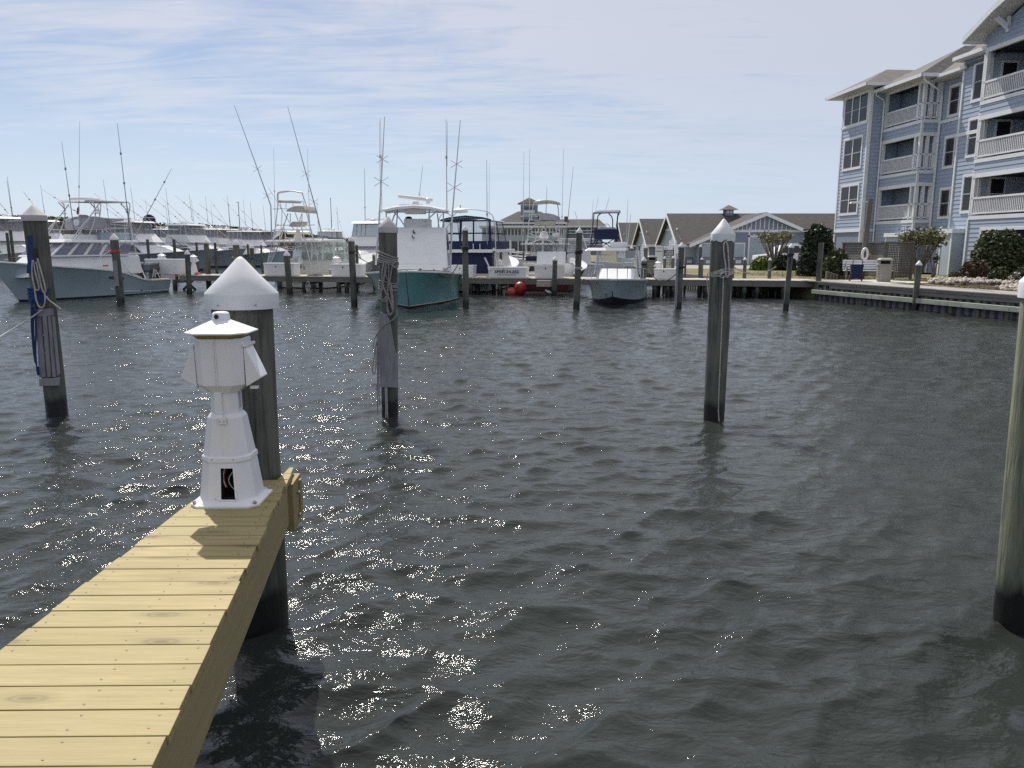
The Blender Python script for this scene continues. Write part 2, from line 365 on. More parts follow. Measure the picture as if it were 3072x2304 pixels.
# ------------------------------------------------------------------ water
def make_water():
    def graded(lo, hi, a, b, first):
        xs = [lo]
        while xs[-1] < hi: xs.append(xs[-1] + max(first, a + b * abs(xs[-1])))
        return xs
    ys = graded(0.3, 70, 0.022, 0.0036, 0.016); last = ys[-1] - ys[-2]
    while ys[-1] < 4000: last *= 1.12; ys.append(ys[-1] + last)
    ys = [-60, -30, -12, -5, -2, -0.8, -0.2] + ys
    xp = graded(0.0, 40, 0.024, 0.0038, 0.016); last = xp[-1] - xp[-2]
    while xp[-1] < 3000: last *= 1.16; xp.append(xp[-1] + last)
    xs = [-x for x in reversed(xp[1:])] + xp
    xs = np.array(xs); ys = np.array(ys)
    X, Y = np.meshgrid(xs, ys); dx = np.gradient(xs); dy = np.gradient(ys)
    sp = np.maximum(dx[None, :], dy[:, None])
    Z = np.zeros_like(X); HX = np.zeros_like(X); HY = np.zeros_like(X)
    rng = np.random.RandomState(11)
    patch = 1.0 + 0.28 * np.sin(X * 0.31 + Y * 0.17 + 1.0) * np.sin(Y * 0.23 - X * 0.11) + 0.18 * np.sin(X * 0.9 + 2) * np.sin(Y * 0.7 + 0.5 * X)
    lams = np.concatenate([np.geomspace(0.10, 0.34, 24), np.geomspace(0.34, 1.1, 34), np.geomspace(1.1, 3.2, 12)])
    for lam in lams:
        th = -math.pi / 2 + R(18) + rng.normal() * R(32); k = 2 * math.pi / lam
        kx, ky = k * math.cos(th), k * math.sin(th); ph = rng.uniform(0, 2 * math.pi)
        s = 0.046 if lam < 0.34 else (0.036 if lam < 0.75 else (0.021 if lam < 1.1 else 0.008))
        a = s / k * patch
        a = a * np.clip((lam / (2.6 * sp) - 0.6), 0, 1)
        arg = kx * X + ky * Y + ph
        Z += a * np.sin(arg); c = np.cos(arg)
        HX += a * math.cos(th) * c * 1.25; HY += a * math.sin(th) * c * 1.25
    V = np.stack([X + HX, Y + HY, Z], -1).reshape(-1, 3)
    ny, nx = X.shape; idx = np.arange(nx * ny).reshape(ny, nx)
    Q = np.stack([idx[:-1, :-1], idx[:-1, 1:], idx[1:, 1:], idx[1:, :-1]], -1).reshape(-1, 4)
    m, t, b = new_mat('sea_water')
    b.inputs['Roughness'].default_value = 0.055; b.inputs['IOR'].default_value = 1.333
    tcn = N(t, 'ShaderNodeTexCoord')
    f = noise(t, tcn.outputs['Object'], 0.35, 3, 0.5)
    t.links.new(ramp(t, f, [(0.3, (0.021, 0.026, 0.0235)), (0.7, (0.029, 0.035, 0.0315))]), b.inputs['Base Color'])
    r1 = noise(t, tcn.outputs['Object'], 15.0, 4, 0.6, 0.3, R(12), (0.75, 1.3, 1))
    r2 = noise(t, tcn.outputs['Object'], 3.2, 4, 0.6, 0.4, R(-14), (0.7, 1.35, 1))
    bn = N(t, 'ShaderNodeBump'); bn.inputs['Strength'].default_value = 1.0; bn.inputs['Distance'].default_value = 0.009
    t.links.new(r1, bn.inputs['Height'])
    bn2 = N(t, 'ShaderNodeBump'); bn2.inputs['Strength'].default_value = 1.0; bn2.inputs['Distance'].default_value = 0.035
    t.links.new(r2, bn2.inputs['Height']); t.links.new(bn.outputs[0], bn2.inputs['Normal'])
    t.links.new(bn2.outputs[0], b.inputs['Normal'])
    structure('water', np_mesh('water', V, Q, m, smooth=True), None)
make_water()

# ------------------------------------------------------------------ near finger pier
DECKZ = 1.11
def near_pier():
    g = lambda a, b: on_z(a, b, DECKZ)
    r0, r1 = g(473, 2240), g(799, 1561); l0, l1 = g(0, 1948), g(462, 1592)
    rx = lambda y: r0.x + (r1.x - r0.x) * (y - r0.y) / (r1.y - r0.y)
    lx = lambda y: l0.x + (l1.x - l0.x) * (y - l0.y) / (l1.y - l0.y)
    yend = g(875, 1402).y
    root = thing('finger_pier', 'new yellow pine finger pier narrowing towards its far end, in the foreground', 'pier', (0, 0, 0))
    pitch, wd, th = 0.1432, 0.1366, 0.035
    y = yend; i = 0; tilt = 0.012
    nails = MB()
    rng = random.Random(5)
    while y > 0.7:
        ya, yb = y - wd, y
        ov = 0.012 + rng.uniform(-0.006, 0.008); ov2 = rng.uniform(-0.008, 0.008)
        pts = []
        for (yy) in (ya, yb):
            pts.append((lx(yy) - ov2, yy)); pts.append((rx(yy) + ov, yy))
        dz = rng.uniform(-0.0015, 0.0015)
        (a, b_, c, d) = pts
        sl = lambda p: p[1] + (p[0] + 1.2) * tilt
        # the far boards are notched round the tall pile
        if ya > 4.86 and i < 2:
            a = (-1.56, a[1]); c = (-1.56, c[1])
        top = [(a[0], sl(a), 0), (b_[0], sl(b_), 0), (d[0], sl(d), 0), (c[0], sl(c), 0)]
        cx = sum(p[0] for p in top) / 4; cy = sum(p[1] for p in top) / 4
        mb = MB(); mb.hexa([(p[0] - cx, p[1] - cy, -th) for p in top] + [(p[0] - cx, p[1] - cy, 0) for p in top])
        part('plank', mb, MT['fresh_pine'], root, bevel=0.003, loc=(cx, cy, DECKZ + dz))
        for xx in (rx(y) - 0.035, rx(y) - 0.30, lx(y) + 0.05):
            for dy in (0.03, 0.105):
                if xx > lx(y) + 0.02 and not (ya > 4.86 and xx < -1.56):
                    nails.lathe([(0.0045, 0), (0.0045, 0.0012), (0.002, 0.0016)], 7, (xx + rng.uniform(-.012, .012), ya + dy + (xx + 1.2) * tilt + rng.uniform(-.008, .008), DECKZ + dz + 0.0003))
        y -= pitch; i += 1
    nb = part('nail_heads', nails, pm('nail_head', (0.16, 0.13, 0.08), 0.5, 0.1, metal=0.3), root); nb['kind'] = 'stuff'
    # stringers
    def beam(x0, y0, x1, y1, h, w, z, name, mt):
        L = math.hypot(x1 - x0, y1 - y0); ang = math.atan2(x0 - x1, y1 - y0)
        mb = MB().box((0, 0, 0), (w, L, h)); o = part(name, mb, mt, root, bevel=0.004, loc=((x0 + x1) / 2, (y0 + y1) / 2, z)); o.rotation_euler = (0, 0, ang)
    zb = DECKZ - th - 0.145
    off = -0.018
    beam(rx(0.4) + off, 0.4, rx(yend) + off, yend - 0.01, 0.285, 0.042, zb, 'side_stringer', MT['fresh_beam'])
    beam(lx(0.4) + 0.03, 0.4, lx(4.8) + 0.03, 4.8, 0.285, 0.042, zb, 'side_stringer', MT['fresh_beam'])
    beam(-1.2, 0.4, -1.5, 4.8, 0.24, 0.042, zb, 'middle_stringer', MT['fresh_beam'])
    # bolted end block on the outside
    mb = MB().box((0, 0, 0), (0.06, 0.26, 0.33)); o = part('end_block', mb, MT['fresh_beam'], root, bevel=0.005, loc=(rx(yend) + 0.034, yend - 0.12, DECKZ - 0.21)); o.rotation_euler = (0, 0, R(4))
    mb = MB().box((0, 0, 0), (0.50, 0.05, 0.26)); part('end_header', mb, MT['fresh_beam'], root, bevel=0.004, loc=(-1.72, yend - 0.05, DECKZ - 0.20))
    bl = MB()
    for z in (DECKZ - 0.14, DECKZ - 0.30): bl.lathe([(0.016, 0), (0.016, 0.012), (0.008, 0.02)], 8, (rx(yend) + 0.066, yend - 0.12, z), ax=(1, 0, 0))
    part('bolt', bl, MT['steel'], root, kind='stuff')
near_pier()

# ------------------------------------------------------------------ piles
def pile_mesh(h, r, below=1.2, taper=0.9, lean=(0, 0), seg=16, seed=0, rings=10):
    """shaft from -below to h, leaning by lean metres at the top"""
    rng = random.Random(seed); ph = [rng.uniform(0, 6.28) for _ in range(4)]
    secs = []
    for i in range(rings + 1):
        z = -below + (h + below) * i / rings; t = i / rings
        rr = r * (1 + (taper - 1) * t); tz = z / h
        ox, oy = lean[0] * tz, lean[1] * tz
        secs.append([(ox + rr * (1 + 0.03 * math.sin(3 * a + ph[0] + z) + 0.015 * math.sin(7 * a + ph[1] + 3 * z)) * math.cos(a),
                      oy + rr * (1 + 0.03 * math.sin(2 * a + ph[2] - z)) * math.sin(a), z) for a in [2 * math.pi * j / seg for j in range(seg)]])
    return MB().loft(secs)
def cone_cap(r, hh, skirt, c, ax, seg=24, flare=1.04, wavy=0.0):
    prof = [(r * 0.99, -skirt), (r * flare * 1.005, -skirt), (r * flare, -skirt * 0.12), (r * flare * 0.985, 0), (r * 0.55, hh * 0.47), (r * 0.12, hh * 0.94), (r * 0.05, hh * 0.99), (0.0, hh)]
    mb = MB().lathe(prof, seg, c, ax=ax)
    if wavy:
        out_ = []
        for (x, y, z) in mb.v: out_.append((x, y, z))
        k = seg
        for j in range(k):
            for row in (0, 1):
                x, y, z = mb.v[row * k + j]; mb.v[row * k + j] = (x, y, z + wavy * math.sin(j * 2.4) + wavy * 0.6 * math.sin(j * 5.1))
    return mb
def piling(base, top, wpx_r, label, cap='cone', mt='pile', group=None, taper=0.92, seg=14, capmt='cap', hh=None, wavy=0.0, skirt=None, below=1.3, name='dock_piling', capgrow=1.08, rings=8):
    """base: Vector at the waterline, top: Vector of the shaft top"""
    h = top.z - base.z
    root = thing(name, label, 'piling', (base.x, base.y, base.z), 0, group)
    lean = (top.x - base.x, top.y - base.y); ax = Vector((lean[0], lean[1], h)).normalized()
    part('shaft', pile_mesh(h, wpx_r, below, taper, lean, seg, int(abs(base.x * 97 + base.y * 13)), rings), MT[mt], root, smooth=40)
    if cap == 'cone':
        rt = wpx_r * taper * capgrow; sk = skirt if skirt is not None else rt * 0.42; H = hh or rt * 1.25
        part('cap', cone_cap(rt, H, sk, Vector((lean[0], lean[1], h)) + ax * (sk * 0.5), ax, max(16, seg), 1.03, wavy), MT[capmt], root, smooth=30)
    return root

# the tall pile at the end of our pier
pile0 = piling(Vector((-1.80, 5.08, 0)), Vector((-1.775, 5.08, 2.29)), 0.20, 'tall dark piling with a wide white cone cap at the end of the new pier', mt='pile', taper=0.965, seg=28, hh=0.23, skirt=0.10, capgrow=1.17, rings=14)
mbs = MB()
for a in (-1.9, -0.9, 0.2): mbs.lathe([(0.006, 0), (0.006, 0.004), (0.003, 0.006)], 8, (-1.775 - (-1.80) + 0.2365 * math.cos(a), 0.2365 * math.sin(a), 2.27), ax=(math.cos(a), math.sin(a), 0))
part('screw', mbs, MT['steel'], pile0, kind='stuff')
def slip_pile(bx, by, tx, ty, r, *a, **k):
    b = on_z(bx, by); b.y += r * 0.9; b = Vector((b.x, b.y, 0)); t = at_y(tx, ty, b.y); return b, t
b1, t1 = slip_pile(157, 1250, 103, 655, 0.155)
P1 = piling(b1, t1, 0.152, 'leaning piling at left wrapped in blue strap and rope with grey boards', taper=1.05, seg=22, capmt='cap_old', hh=0.16, skirt=0.085, capgrow=1.06, rings=12)
b2, t2 = slip_pile(1166, 1255, 1164, 690, 0.125)
P2 = piling(b2, t2, 0.122, 'dark piling before the teal boat hung with tangled grey rope', taper=1.13, seg=22, capmt='cap_old', hh=0.16, skirt=0.085, capgrow=1.05, rings=12)
b3, t3 = slip_pile(2147, 1264, 2169, 712, 0.15)
P3 = piling(b3, t3, 0.148, 'dark piling right of centre tied with white rope under a ragged white cap', taper=1.17, seg=26, capmt='cap', hh=0.215, skirt=0.11, wavy=0.016, capgrow=1.0, rings=12)
P4 = piling(Vector((3.64, 5.1, 0)), Vector((3.575, 5.1, 2.36)), 0.188, 'pale weathered piling with white cap cut by the right edge of the picture', mt='pile_pale', taper=0.97, seg=28, hh=0.21, skirt=0.11, capgrow=1.08, rings=14)
# ------------------------------------------------------------------ power pedestal on the near pier
def oct_ring(hw, hd, ch, z):
    """chamfered rectangle"""
    return [(-hw + ch, -hd, z), (hw - ch, -hd, z), (hw, -hd + ch, z), (hw, hd - ch, z), (hw - ch, hd, z), (-hw + ch, hd, z), (-hw, hd - ch, z), (-hw, -hd + ch, z)]
def power_pedestal():
    root = thing('power_pedestal', 'white lighthouse shaped power pedestal standing on the new pier with an open wiring hatch', 'power pedestal', (-1.715, 4.53, DECKZ), R(1)); root.scale = (.87, .87, 1)
    W = MT['pedestal']
    part('base_flange', MB().loft([oct_ring(.235, .215, .06, 0), oct_ring(.235, .215, .06, .014), oct_ring(.218, .198, .07, .022), oct_ring(.205, .185, .08, .034)]), W, root, bevel=0.002)
    bl = MB()
    for x, y in ((-.205, -.165), (.205, -.165), (.205, .165), (-.205, .165)): bl.lathe([(.013, .018), (.013, .03), (.007, .036)], 6, (x, y, 0))
    part('anchor_bolt', bl, MT['steel'], root, kind='stuff')
    # lower housing: eight tapered faces, the front one pierced by the hatch
    lo, hi = oct_ring(.195, .175, .085, .03), oct_ring(.162, .148, .072, .27)
    mb = MB()
    for i in range(8):
        j = (i + 1) % 8
        q = [lo[i], lo[j], hi[j], hi[i]]
        if i != 0: mb.add(q, [(0, 1, 2, 3)])
        else:
            a, b, c, d = [Vector(p) for p in q]
            f = lambda u, v: (a * (1 - u) + b * u) * (1 - v) + (d * (1 - u) + c * u) * v
            u0, u1, v0, v1 = .42, .86, .06, .84
            us, vs2 = [0, u0, u1, 1], [0, v0, v1, 1]
            for iu in range(3):
                for iv in range(3):
                    if (iu, iv) == (1, 1): continue
                    mb.add([f(us[iu], vs2[iv]), f(us[iu + 1], vs2[iv]), f(us[iu + 1], vs2[iv + 1]), f(us[iu], vs2[iv + 1])], [(0, 1, 2, 3)])
            hole = [f(u0, v0), f(u1, v0), f(u1, v1), f(u0, v1)]
    part('lower_housing', mb, W, root)
    hb = MB(); back = [p + Vector((0, .16, 0)) for p in hole]
    for i in range(4):
        j = (i + 1) % 4; hb.add([hole[i], hole[j], back[j], back[i]], [(0, 1, 2, 3)])
    hb.add(back, [(0, 1, 2, 3)])
    part('hatch_recess', hb, MT['dark_hole'], root)
    fr = MB(); e = .012
    hx0, hx1 = hole[0].x, hole[1].x
    fq = (lo[0], lo[1], hi[1], hi[0])
    fr.panel(fq, .33, .42, .03, .88, .003, .001); fr.panel(fq, .86, .94, .03, .88, .003, .001); fr.panel(fq, .42, .86, .84, .88, .003, .001); fr.panel(fq, .42, .86, .02, .06, .003, .001)
    part('hatch_frame', fr, W, root)
    zt, zb = hole[2].z, hole[0].z; xm = (hx0 + hx1) / 2
    wv = lambda pts, r, mt, nm: part(nm, MB().tube(pts, r, 6), mt, root, smooth=60)
    def arc(x0, x1, y, z0, z1, bow, n=9): return [(x0 + (x1 - x0) * i / n + bow * math.sin(math.pi * i / n), y, z0 + (z1 - z0) * i / n) for i in range(n + 1)]
    wv(arc(xm - .012, xm - .028, -.10, zt + .01, zb + .05, -.022), .004, MT['wire_red'], 'wire')
    wv(arc(xm - .022, xm - .034, -.11, zt + .01, zb + .06, -.02), .0045, MT['wire_white'], 'wire')
    wv([(xm + .045 - .055 * math.sin(math.pi * i / 9), -.115, zt - .012 - (zt - zb) * .78 * i / 9) for i in range(10)], .003, MT['wire_white'], 'wire')
    wv(arc(xm - .004, xm - .014, -.09, zt + .01, zb + .07, -.02), .004, MT['black'], 'wire')
    # belt
    part('belt', MB().loft([oct_ring(.166, .152, .074, .262), oct_ring(.170, .156, .075, .270), oct_ring(.167, .153, .074, .292), oct_ring(.160, .146, .071, .300)]), W, root)
    part('upper_housing', MB().loft([oct_ring(.158, .145, .070, .29), oct_ring(.118, .112, .054, .525), oct_ring(.100, .096, .048, .548)]), W, root, bevel=0.0015)
    part('neck', MB().loft([oct_ring(.094, .090, .046, .54), oct_ring(.092, .088, .045, .685)]), W, root)
    part('head', MB().loft([oct_ring(.100, .096, .048, .675), oct_ring(.158, .142, .064, .725), oct_ring(.165, .148, .066, .99), oct_ring(.160, .143, .064, 1.0)]), W, root, bevel=0.002)
    sm = MB().box((.0, -.1505, .86), (.006, .004, .27)).box((-.008, -.1505, .86), (.003, .006, .27)); part('seam_strip', sm, W, root)
    sm2 = MB().hexa([(-.003, -.147, .29), (.003, -.147, .29), (.003, -.14, .29), (-.003, -.14, .29), (-.003, -.1145, .525), (.003, -.1145, .525), (.003, -.108, .525), (-.003, -.108, .525)]); part('seam_strip', sm2, W, root)
    # meter bracket on the neck
    part('bracket', MB().box((-.015, -.104, .615), (.046, .03, .135)).hexa([(-.038, -.132, .525), (.008, -.132, .525), (.008, -.09, .525), (-.038, -.09, .525), (-.038, -.119, .548), (.008, -.119, .548), (.008, -.09, .548), (-.038, -.09, .548)]), W, root, bevel=0.002)
    part('bracket_foot', MB().box((.006, -.128, .515), (.058, .012, .04)), W, root, bevel=0.002)
    sc = MB()
    for x in (-.008, .022): sc.lathe([(.004, 0), (.004, .003)], 6, (x, -.1345, .512), ax=(0, -1, 0))
    for x, z in ((-.07, .285), (.075, .285), (-.055, .05), (.083, .05)): sc.lathe([(.0035, 0), (.0035, .003)], 6, (x, -.158 - (.285 - z) * .10, z), ax=(0, -1, 0))
    part('screw', sc, MT['steel'], root, kind='stuff')
    # hinged outlet hoods on both sides
    for s in (1, -1):
        x0 = s * .166
        q = [(x0, -.075, .71), (s * .272, -.075, .765), (s * .272, .075, .765), (x0, .075, .71), (x0, -.085, .945), (s * .178, -.085, .945), (s * .178, .085, .945), (x0, .085, .945)]
        part('outlet_hood', MB().hexa(q), W, root, bevel=0.006)
        part('hood_hinge', MB().box((s * .178, 0, .958), (.03, .19, .018)), W, root, bevel=0.004)
        part('hood_latch', MB().box((s * .205, -.02, .70), (.05, .04, .016)), W, root, bevel=0.003)
    lb = MB().box((.0935, 0, .62), (.001, .045, .10)); part('rating_label', lb, pm('label_grey', (0.45, 0.45, 0.46), 0.6, 0.25, 90), root)
    part('lens', MB().loft([oct_ring(.150, .135, .062, 1.0), oct_ring(.185, .168, .076, 1.028)]), MT['amber'], root)
    part('roof', MB().loft([oct_ring(.208, .192, .085, 1.026), oct_ring(.214, .198, .087, 1.030), oct_ring(.212, .196, .086, 1.036), oct_ring(.062, .058, .028, 1.098), oct_ring(.054, .050, .024, 1.10)]), W, root, bevel=0.0012)
    part('roof_cap', MB().loft([oct_ring(.055, .051, .022, 1.095), oct_ring(.050, .047, .02, 1.138), oct_ring(.040, .038, .016, 1.147), oct_ring(.02, .02, .008, 1.15)]), W, root, bevel=0.002)
    part('photocell', MB().lathe([(.014, 0), (.014, .006), (.010, .008), (.009, .004), (0, .004)], 16, (-.012, -.049, 1.122), ax=(0, -1, .1)), MT['black'], root, smooth=40)
power_pedestal()

# ------------------------------------------------------------------ ropes and gear on the slip piles
def helix(c, r, z0, z1, turns, n=14, tilt=0.0, ph=0.0, lean=(0, 0)):
    pts = []
    for i in range(int(turns * n) + 1):
        a = 2 * math.pi * i / n + ph; z = z0 + (z1 - z0) * i / (turns * n)
        pts.append((c[0] + lean[0] * z + r * math.cos(a), c[1] + lean[1] * z + r * math.sin(a), z + tilt * math.cos(a)))
    return pts
def smooth_pts(pts, it=2):
    pts = [Vector(p) for p in pts]
    for _ in range(it):
        q = [pts[0]]
        for a, b in zip(pts[:-1], pts[1:]): q += [a * .75 + b * .25, a * .25 + b * .75]
        q.append(pts[-1]); pts = q
    return pts
def rope(pts, r, mt, label, cat='rope', group=None, smooth_it=2, name='mooring_rope', seg=6):
    pts = smooth_pts(pts, smooth_it) if smooth_it else pts
    c = Vector(pts[0]); mb = MB().tube([Vector(p) - c for p in pts], r, seg)
    return single(name, mb, MT[mt], label, cat, c, smooth=60, group=group)
def rope_multi(paths, r, mt, label, name='mooring_rope', cat='rope', seg=6, it=2):
    c = Vector(paths[0][0]); mb = MB()
    for p in paths: mb.tube([Vector(q) - c for q in (smooth_pts(p, it) if it else p)], r, seg)
    return single(name, mb, MT[mt], label, cat, c, smooth=60)
def A(px, py, dy, base):   # a point just before a pile, seen at a pixel
    return at_y(px, py, base.y - dy)
# --- pile 3: white rope
r3 = 0.168
def ax3(py_): return at_y(2169 + (2147 - 2169) * (py_ - 712) / (1264 - 712), py_, b3.y)
wr = []
for k, yy in enumerate((812, 817, 822, 828)):
    c = ax3(yy); pts = []
    for i in range(19):
        a = 2 * math.pi * i / 18; pts.append((c.x + (r3 + .004) * math.cos(a), c.y + (r3 + .004) * math.sin(a), c.z - .03 * math.cos(a + .6) * -1 + .012 * math.sin(3 * a + k)))
    wr.append(pts)
c = ax3(822)
wr.append([A(2160, 822, .185, b3), A(2172, 812, .2, b3), A(2180, 826, .2, b3), A(2168, 836, .2, b3), A(2158, 828, .19, b3), A(2170, 818, .205, b3), A(2182, 815, .19, b3)])
rope_multi(wr, .0125, 'rope', 'white rope wound several turns round the piling with the ragged white cap', it=1)
rope([A(2176, 722, .16, b3), A(2170, 735, .185, b3), A(2172, 765, .19, b3), A(2178, 800, .195, b3), A(2176, 822, .215, b3), A(2180, 834, .215, b3), A(2187, 828, .21, b3), A(2187, 800, .2, b3), A(2185, 760, .195, b3), A(2183, 735, .185, b3), A(2177, 722, .16, b3)], .0125, 'rope', 'white rope bight hanging from a nail under the ragged white cap', smooth_it=2)
rope([A(2170, 826, .2, b3), A(2168, 900, .175, b3), A(2164, 1000, .172, b3), A(2159, 1120, .165, b3), A(2155, 1200, .158, b3), A(2155, 1246, .155, b3), A(2158, 1272, .15, b3)], .010, 'rope', 'long white rope falling straight down the dark piling into the water')
rope([at_y(2192, 826, b3.y - .1), at_y(2191, 900, b3.y - .11), at_y(2189, 960, b3.y - .1), at_y(2187, 975, b3.y - .05)], .009, 'rope', 'short white rope tail down the right side of the dark piling')
rope([at_y(2124, 818, b3.y - .05), at_y(2120, 830, b3.y - .06), at_y(2124, 870, b3.y - .06), at_y(2126, 905, b3.y - .03)], .009, 'rope', 'short white rope end hanging on the left side of the dark piling')
mb = MB().tube([(0, 0, 0), (0, -.03, .012), (0, -.035, .03)], .005, 6)
single('rope_nail', mb, MT['steel'], 'bent nail holding the white rope under the ragged cap', 'nail', A(2177, 724, .15, b3))

# --- pile 2: tangle of grey rope and a chafe plate
r2_ = .145
def ax2(py_): return at_y(1164 + 2 * (py_ - 690) / 560, py_, b2.y)
wr = []
for k, yy in enumerate((764, 771, 778, 785, 791)):
    c = ax2(yy); wr.append([(c.x + (r2_) * math.cos(a), c.y + r2_ * math.sin(a), c.z - .045 * math.cos(a) + .01 * math.sin(2 * a + k)) for a in [2 * math.pi * i / 18 for i in range(19)]])
wr.append([A(1185, 800, .16, b2), A(1192, 780, .19, b2), A(1196, 795, .19, b2), A(1184, 806, .2, b2), A(1178, 792, .19, b2), A(1190, 785, .2, b2)])
rope_multi(wr, .0125, 'rope_grey', 'grey rope wound round the upper part of the piling before the teal boat', it=1)
wr = []
for k, yy in enumerate((846, 853, 860, 868)):
    c = ax2(yy); wr.append([(c.x + .140 * math.cos(a), c.y + .140 * math.sin(a), c.z + .008 * math.sin(a * 2 + k) - .02 * math.cos(a)) for a in [2 * math.pi * i / 18 for i in range(19)]])
rope_multi(wr, .0115, 'rope_grey', 'second band of grey rope turns lower on the piling before the teal boat', it=1)
loops = [
    [(1150, 785), (1158, 830), (1172, 862), (1190, 862), (1196, 830), (1186, 790)],
    [(1160, 785), (1150, 840), (1140, 890), (1146, 905), (1160, 890), (1168, 850), (1176, 800)],
    [(1166, 790), (1166, 840), (1160, 900), (1150, 908), (1142, 890), (1150, 850), (1160, 800)],
    [(1178, 790), (1168, 850), (1158, 900), (1166, 940), (1178, 945), (1180, 900), (1172, 850)],
    [(1170, 860), (1176, 900), (1180, 935), (1168, 950), (1160, 930), (1165, 880)],
    [(1150, 790), (1144, 830), (1152, 870), (1170, 900), (1178, 930)],
]
rope_multi([[A(x, y, .16 + .012 * i, b2) for x, y in p] for i, p in enumerate(loops)], .012, 'rope_grey', 'loops of grey rope hanging down the front of the piling before the teal boat')
rope_multi([[A(1191, 930, .10, b2), A(1190, 950, .15, b2), A(1170, 965, .17, b2), A(1150, 975, .17, b2), A(1134, 995, .16, b2), A(1126, 1010, .15, b2), A(1118, 1040, .14, b2), A(1122, 1055, .14, b2), A(1128, 1040, .14, b2), A(1130, 1015, .14, b2), A(1124, 1060, .14, b2), A(1116, 1110, .14, b2), A(1121, 1126, .14, b2), A(1128, 1112, .14, b2), A(1128, 1050, .14, b2)],
            [A(1131, 1000, .13, b2), A(1133, 1080, .13, b2), A(1132, 1160, .13, b2), A(1133, 1245, .13, b2)],
            [A(1136, 990, .13, b2), A(1136, 1100, .13, b2), A(1137, 1180, .13, b2), A(1139, 1215, .13, b2)],
            [A(1124, 1150, .135, b2), A(1132, 1158, .14, b2), A(1130, 1172, .14, b2), A(1127, 1165, .135, b2)]], .0095, 'rope_grey', 'thin grey rope tail with a coil hanging left of the piling before the teal boat')
rope_multi([[A(1156, 975, .15, b2), A(1153, 1060, .15, b2), A(1155, 1140, .15, b2), A(1158, 1220, .14, b2), A(1157, 1260, .14, b2)], [A(1160, 1150, .15, b2), A(1162, 1240, .14, b2), A(1164, 1262, .13, b2)]], .0095, 'rope', 'pale rope running down over the grey chafe plate into the water')
def plate(pts, base, d0, th, mt, label, name='chafe_board', holes=()):
    c = A(*pts[0], d0, base); poly = [A(x, y, d0, base) - c for x, y in pts]
    root = thing(name, label, 'chafe board', c)
    part('board', MB().prism(poly, (0, -th, 0)), mt, root, bevel=0.006)
    hb = MB()
    for x, y in holes: p = A(x, y, d0 + th + .002, base) - c; hb.lathe([(.012, 0), (.008, .006)], 8, p, ax=(0, -1, 0))
    if holes: part('bolt', hb, MT['steel'], root, kind='stuff')
    return root
plate([(1142, 935), (1136, 960), (1138, 1060), (1141, 1160), (1193, 1162), (1194, 1060), (1187, 1058), (1180, 1020), (1173, 975), (1163, 945)], b2, .125, .035, MT['chafe'], 'grey chafe plate with a torn edge bolted to the piling before the teal boat', holes=((1150, 1005), (1152, 1040), (1152, 1125), (1153, 1152)))

# --- pile 1: blue strap, rope loops, grey boards
def ax1(py_): return at_y(103 + (157 - 103) * (py_ - 655) / 595, py_, b1.y)
mb = MB()
st = [A(88, 706, .165, b1), A(91, 740, .17, b1), A(90, 780, .175, b1), A(86, 820, .175, b1)]
for (o0, o1) in zip(st[:-1], st[1:]):
    c0 = st[0]; w = .035
    mb.hexa([o0 - c0 + Vector((-w, 0, 0)), o0 - c0 + Vector((w, 0, 0)), o0 - c0 + Vector((w, .02, 0)), o0 - c0 + Vector((-w, .02, 0)), o1 - c0 + Vector((-w, 0, 0)), o1 - c0 + Vector((w, 0, 0)), o1 - c0 + Vector((w, .02, 0)), o1 - c0 + Vector((-w, .02, 0))])
single('strap', mb, MT['blue_strap'], 'blue webbing strap hanging down the left leaning piling', 'strap', st[0])
p_ = [A(102, 744, .17, b1), A(104, 780, .18, b1), A(108, 808, .18, b1)]
mb = MB(); c0 = p_[0]
for (o0, o1) in zip(p_[:-1], p_[1:]): mb.hexa([o0 - c0 + Vector((-.03, 0, 0)), o0 - c0 + Vector((.03, 0, 0)), o0 - c0 + Vector((.03, .03, 0)), o0 - c0 + Vector((-.03, .03, 0)), o1 - c0 + Vector((-.035, 0, 0)), o1 - c0 + Vector((.035, 0, 0)), o1 - c0 + Vector((.035, .03, 0)), o1 - c0 + Vector((-.035, .03, 0))])
single('rope_hook', mb, MT['black'], 'black rubber rope hook on the left leaning piling', 'hook', c0, bevel=0.006)
wr = []
for k, yy in enumerate((866, 874, 882, 890, 897, 904)):
    c = ax1(yy); wr.append([(c.x + .168 * math.cos(a), c.y + .168 * math.sin(a), c.z + .012 * math.sin(2 * a + k)) for a in [2 * math.pi * i / 18 for i in range(19)]])
rope_multi(wr, .019, 'blue_strap', 'thick blue rope wound round the left leaning piling', it=1)
rope_multi([[A(98, 780, .19, b1), A(95, 820, .2, b1), A(105, 870, .21, b1), A(116, 872, .21, b1), A(118, 860, .21, b1), A(106, 820, .2, b1), A(100, 780, .19, b1)],
            [A(112, 775, .19, b1), A(122, 810, .2, b1), A(138, 868, .21, b1), A(134, 882, .21, b1), A(126, 870, .21, b1), A(116, 820, .2, b1), A(108, 785, .19, b1)],
            [A(103, 860, .215, b1), A(108, 900, .22, b1), A(118, 924, .22, b1), A(132, 922, .22, b1), A(136, 900, .22, b1), A(134, 880, .215, b1)],
            [A(136, 888, .2, b1), A(152, 905, .2, b1), A(170, 918, .19, b1), A(182, 928, .17, b1)]], .012, 'rope', 'loops of pale rope hanging from the hook on the left leaning piling')
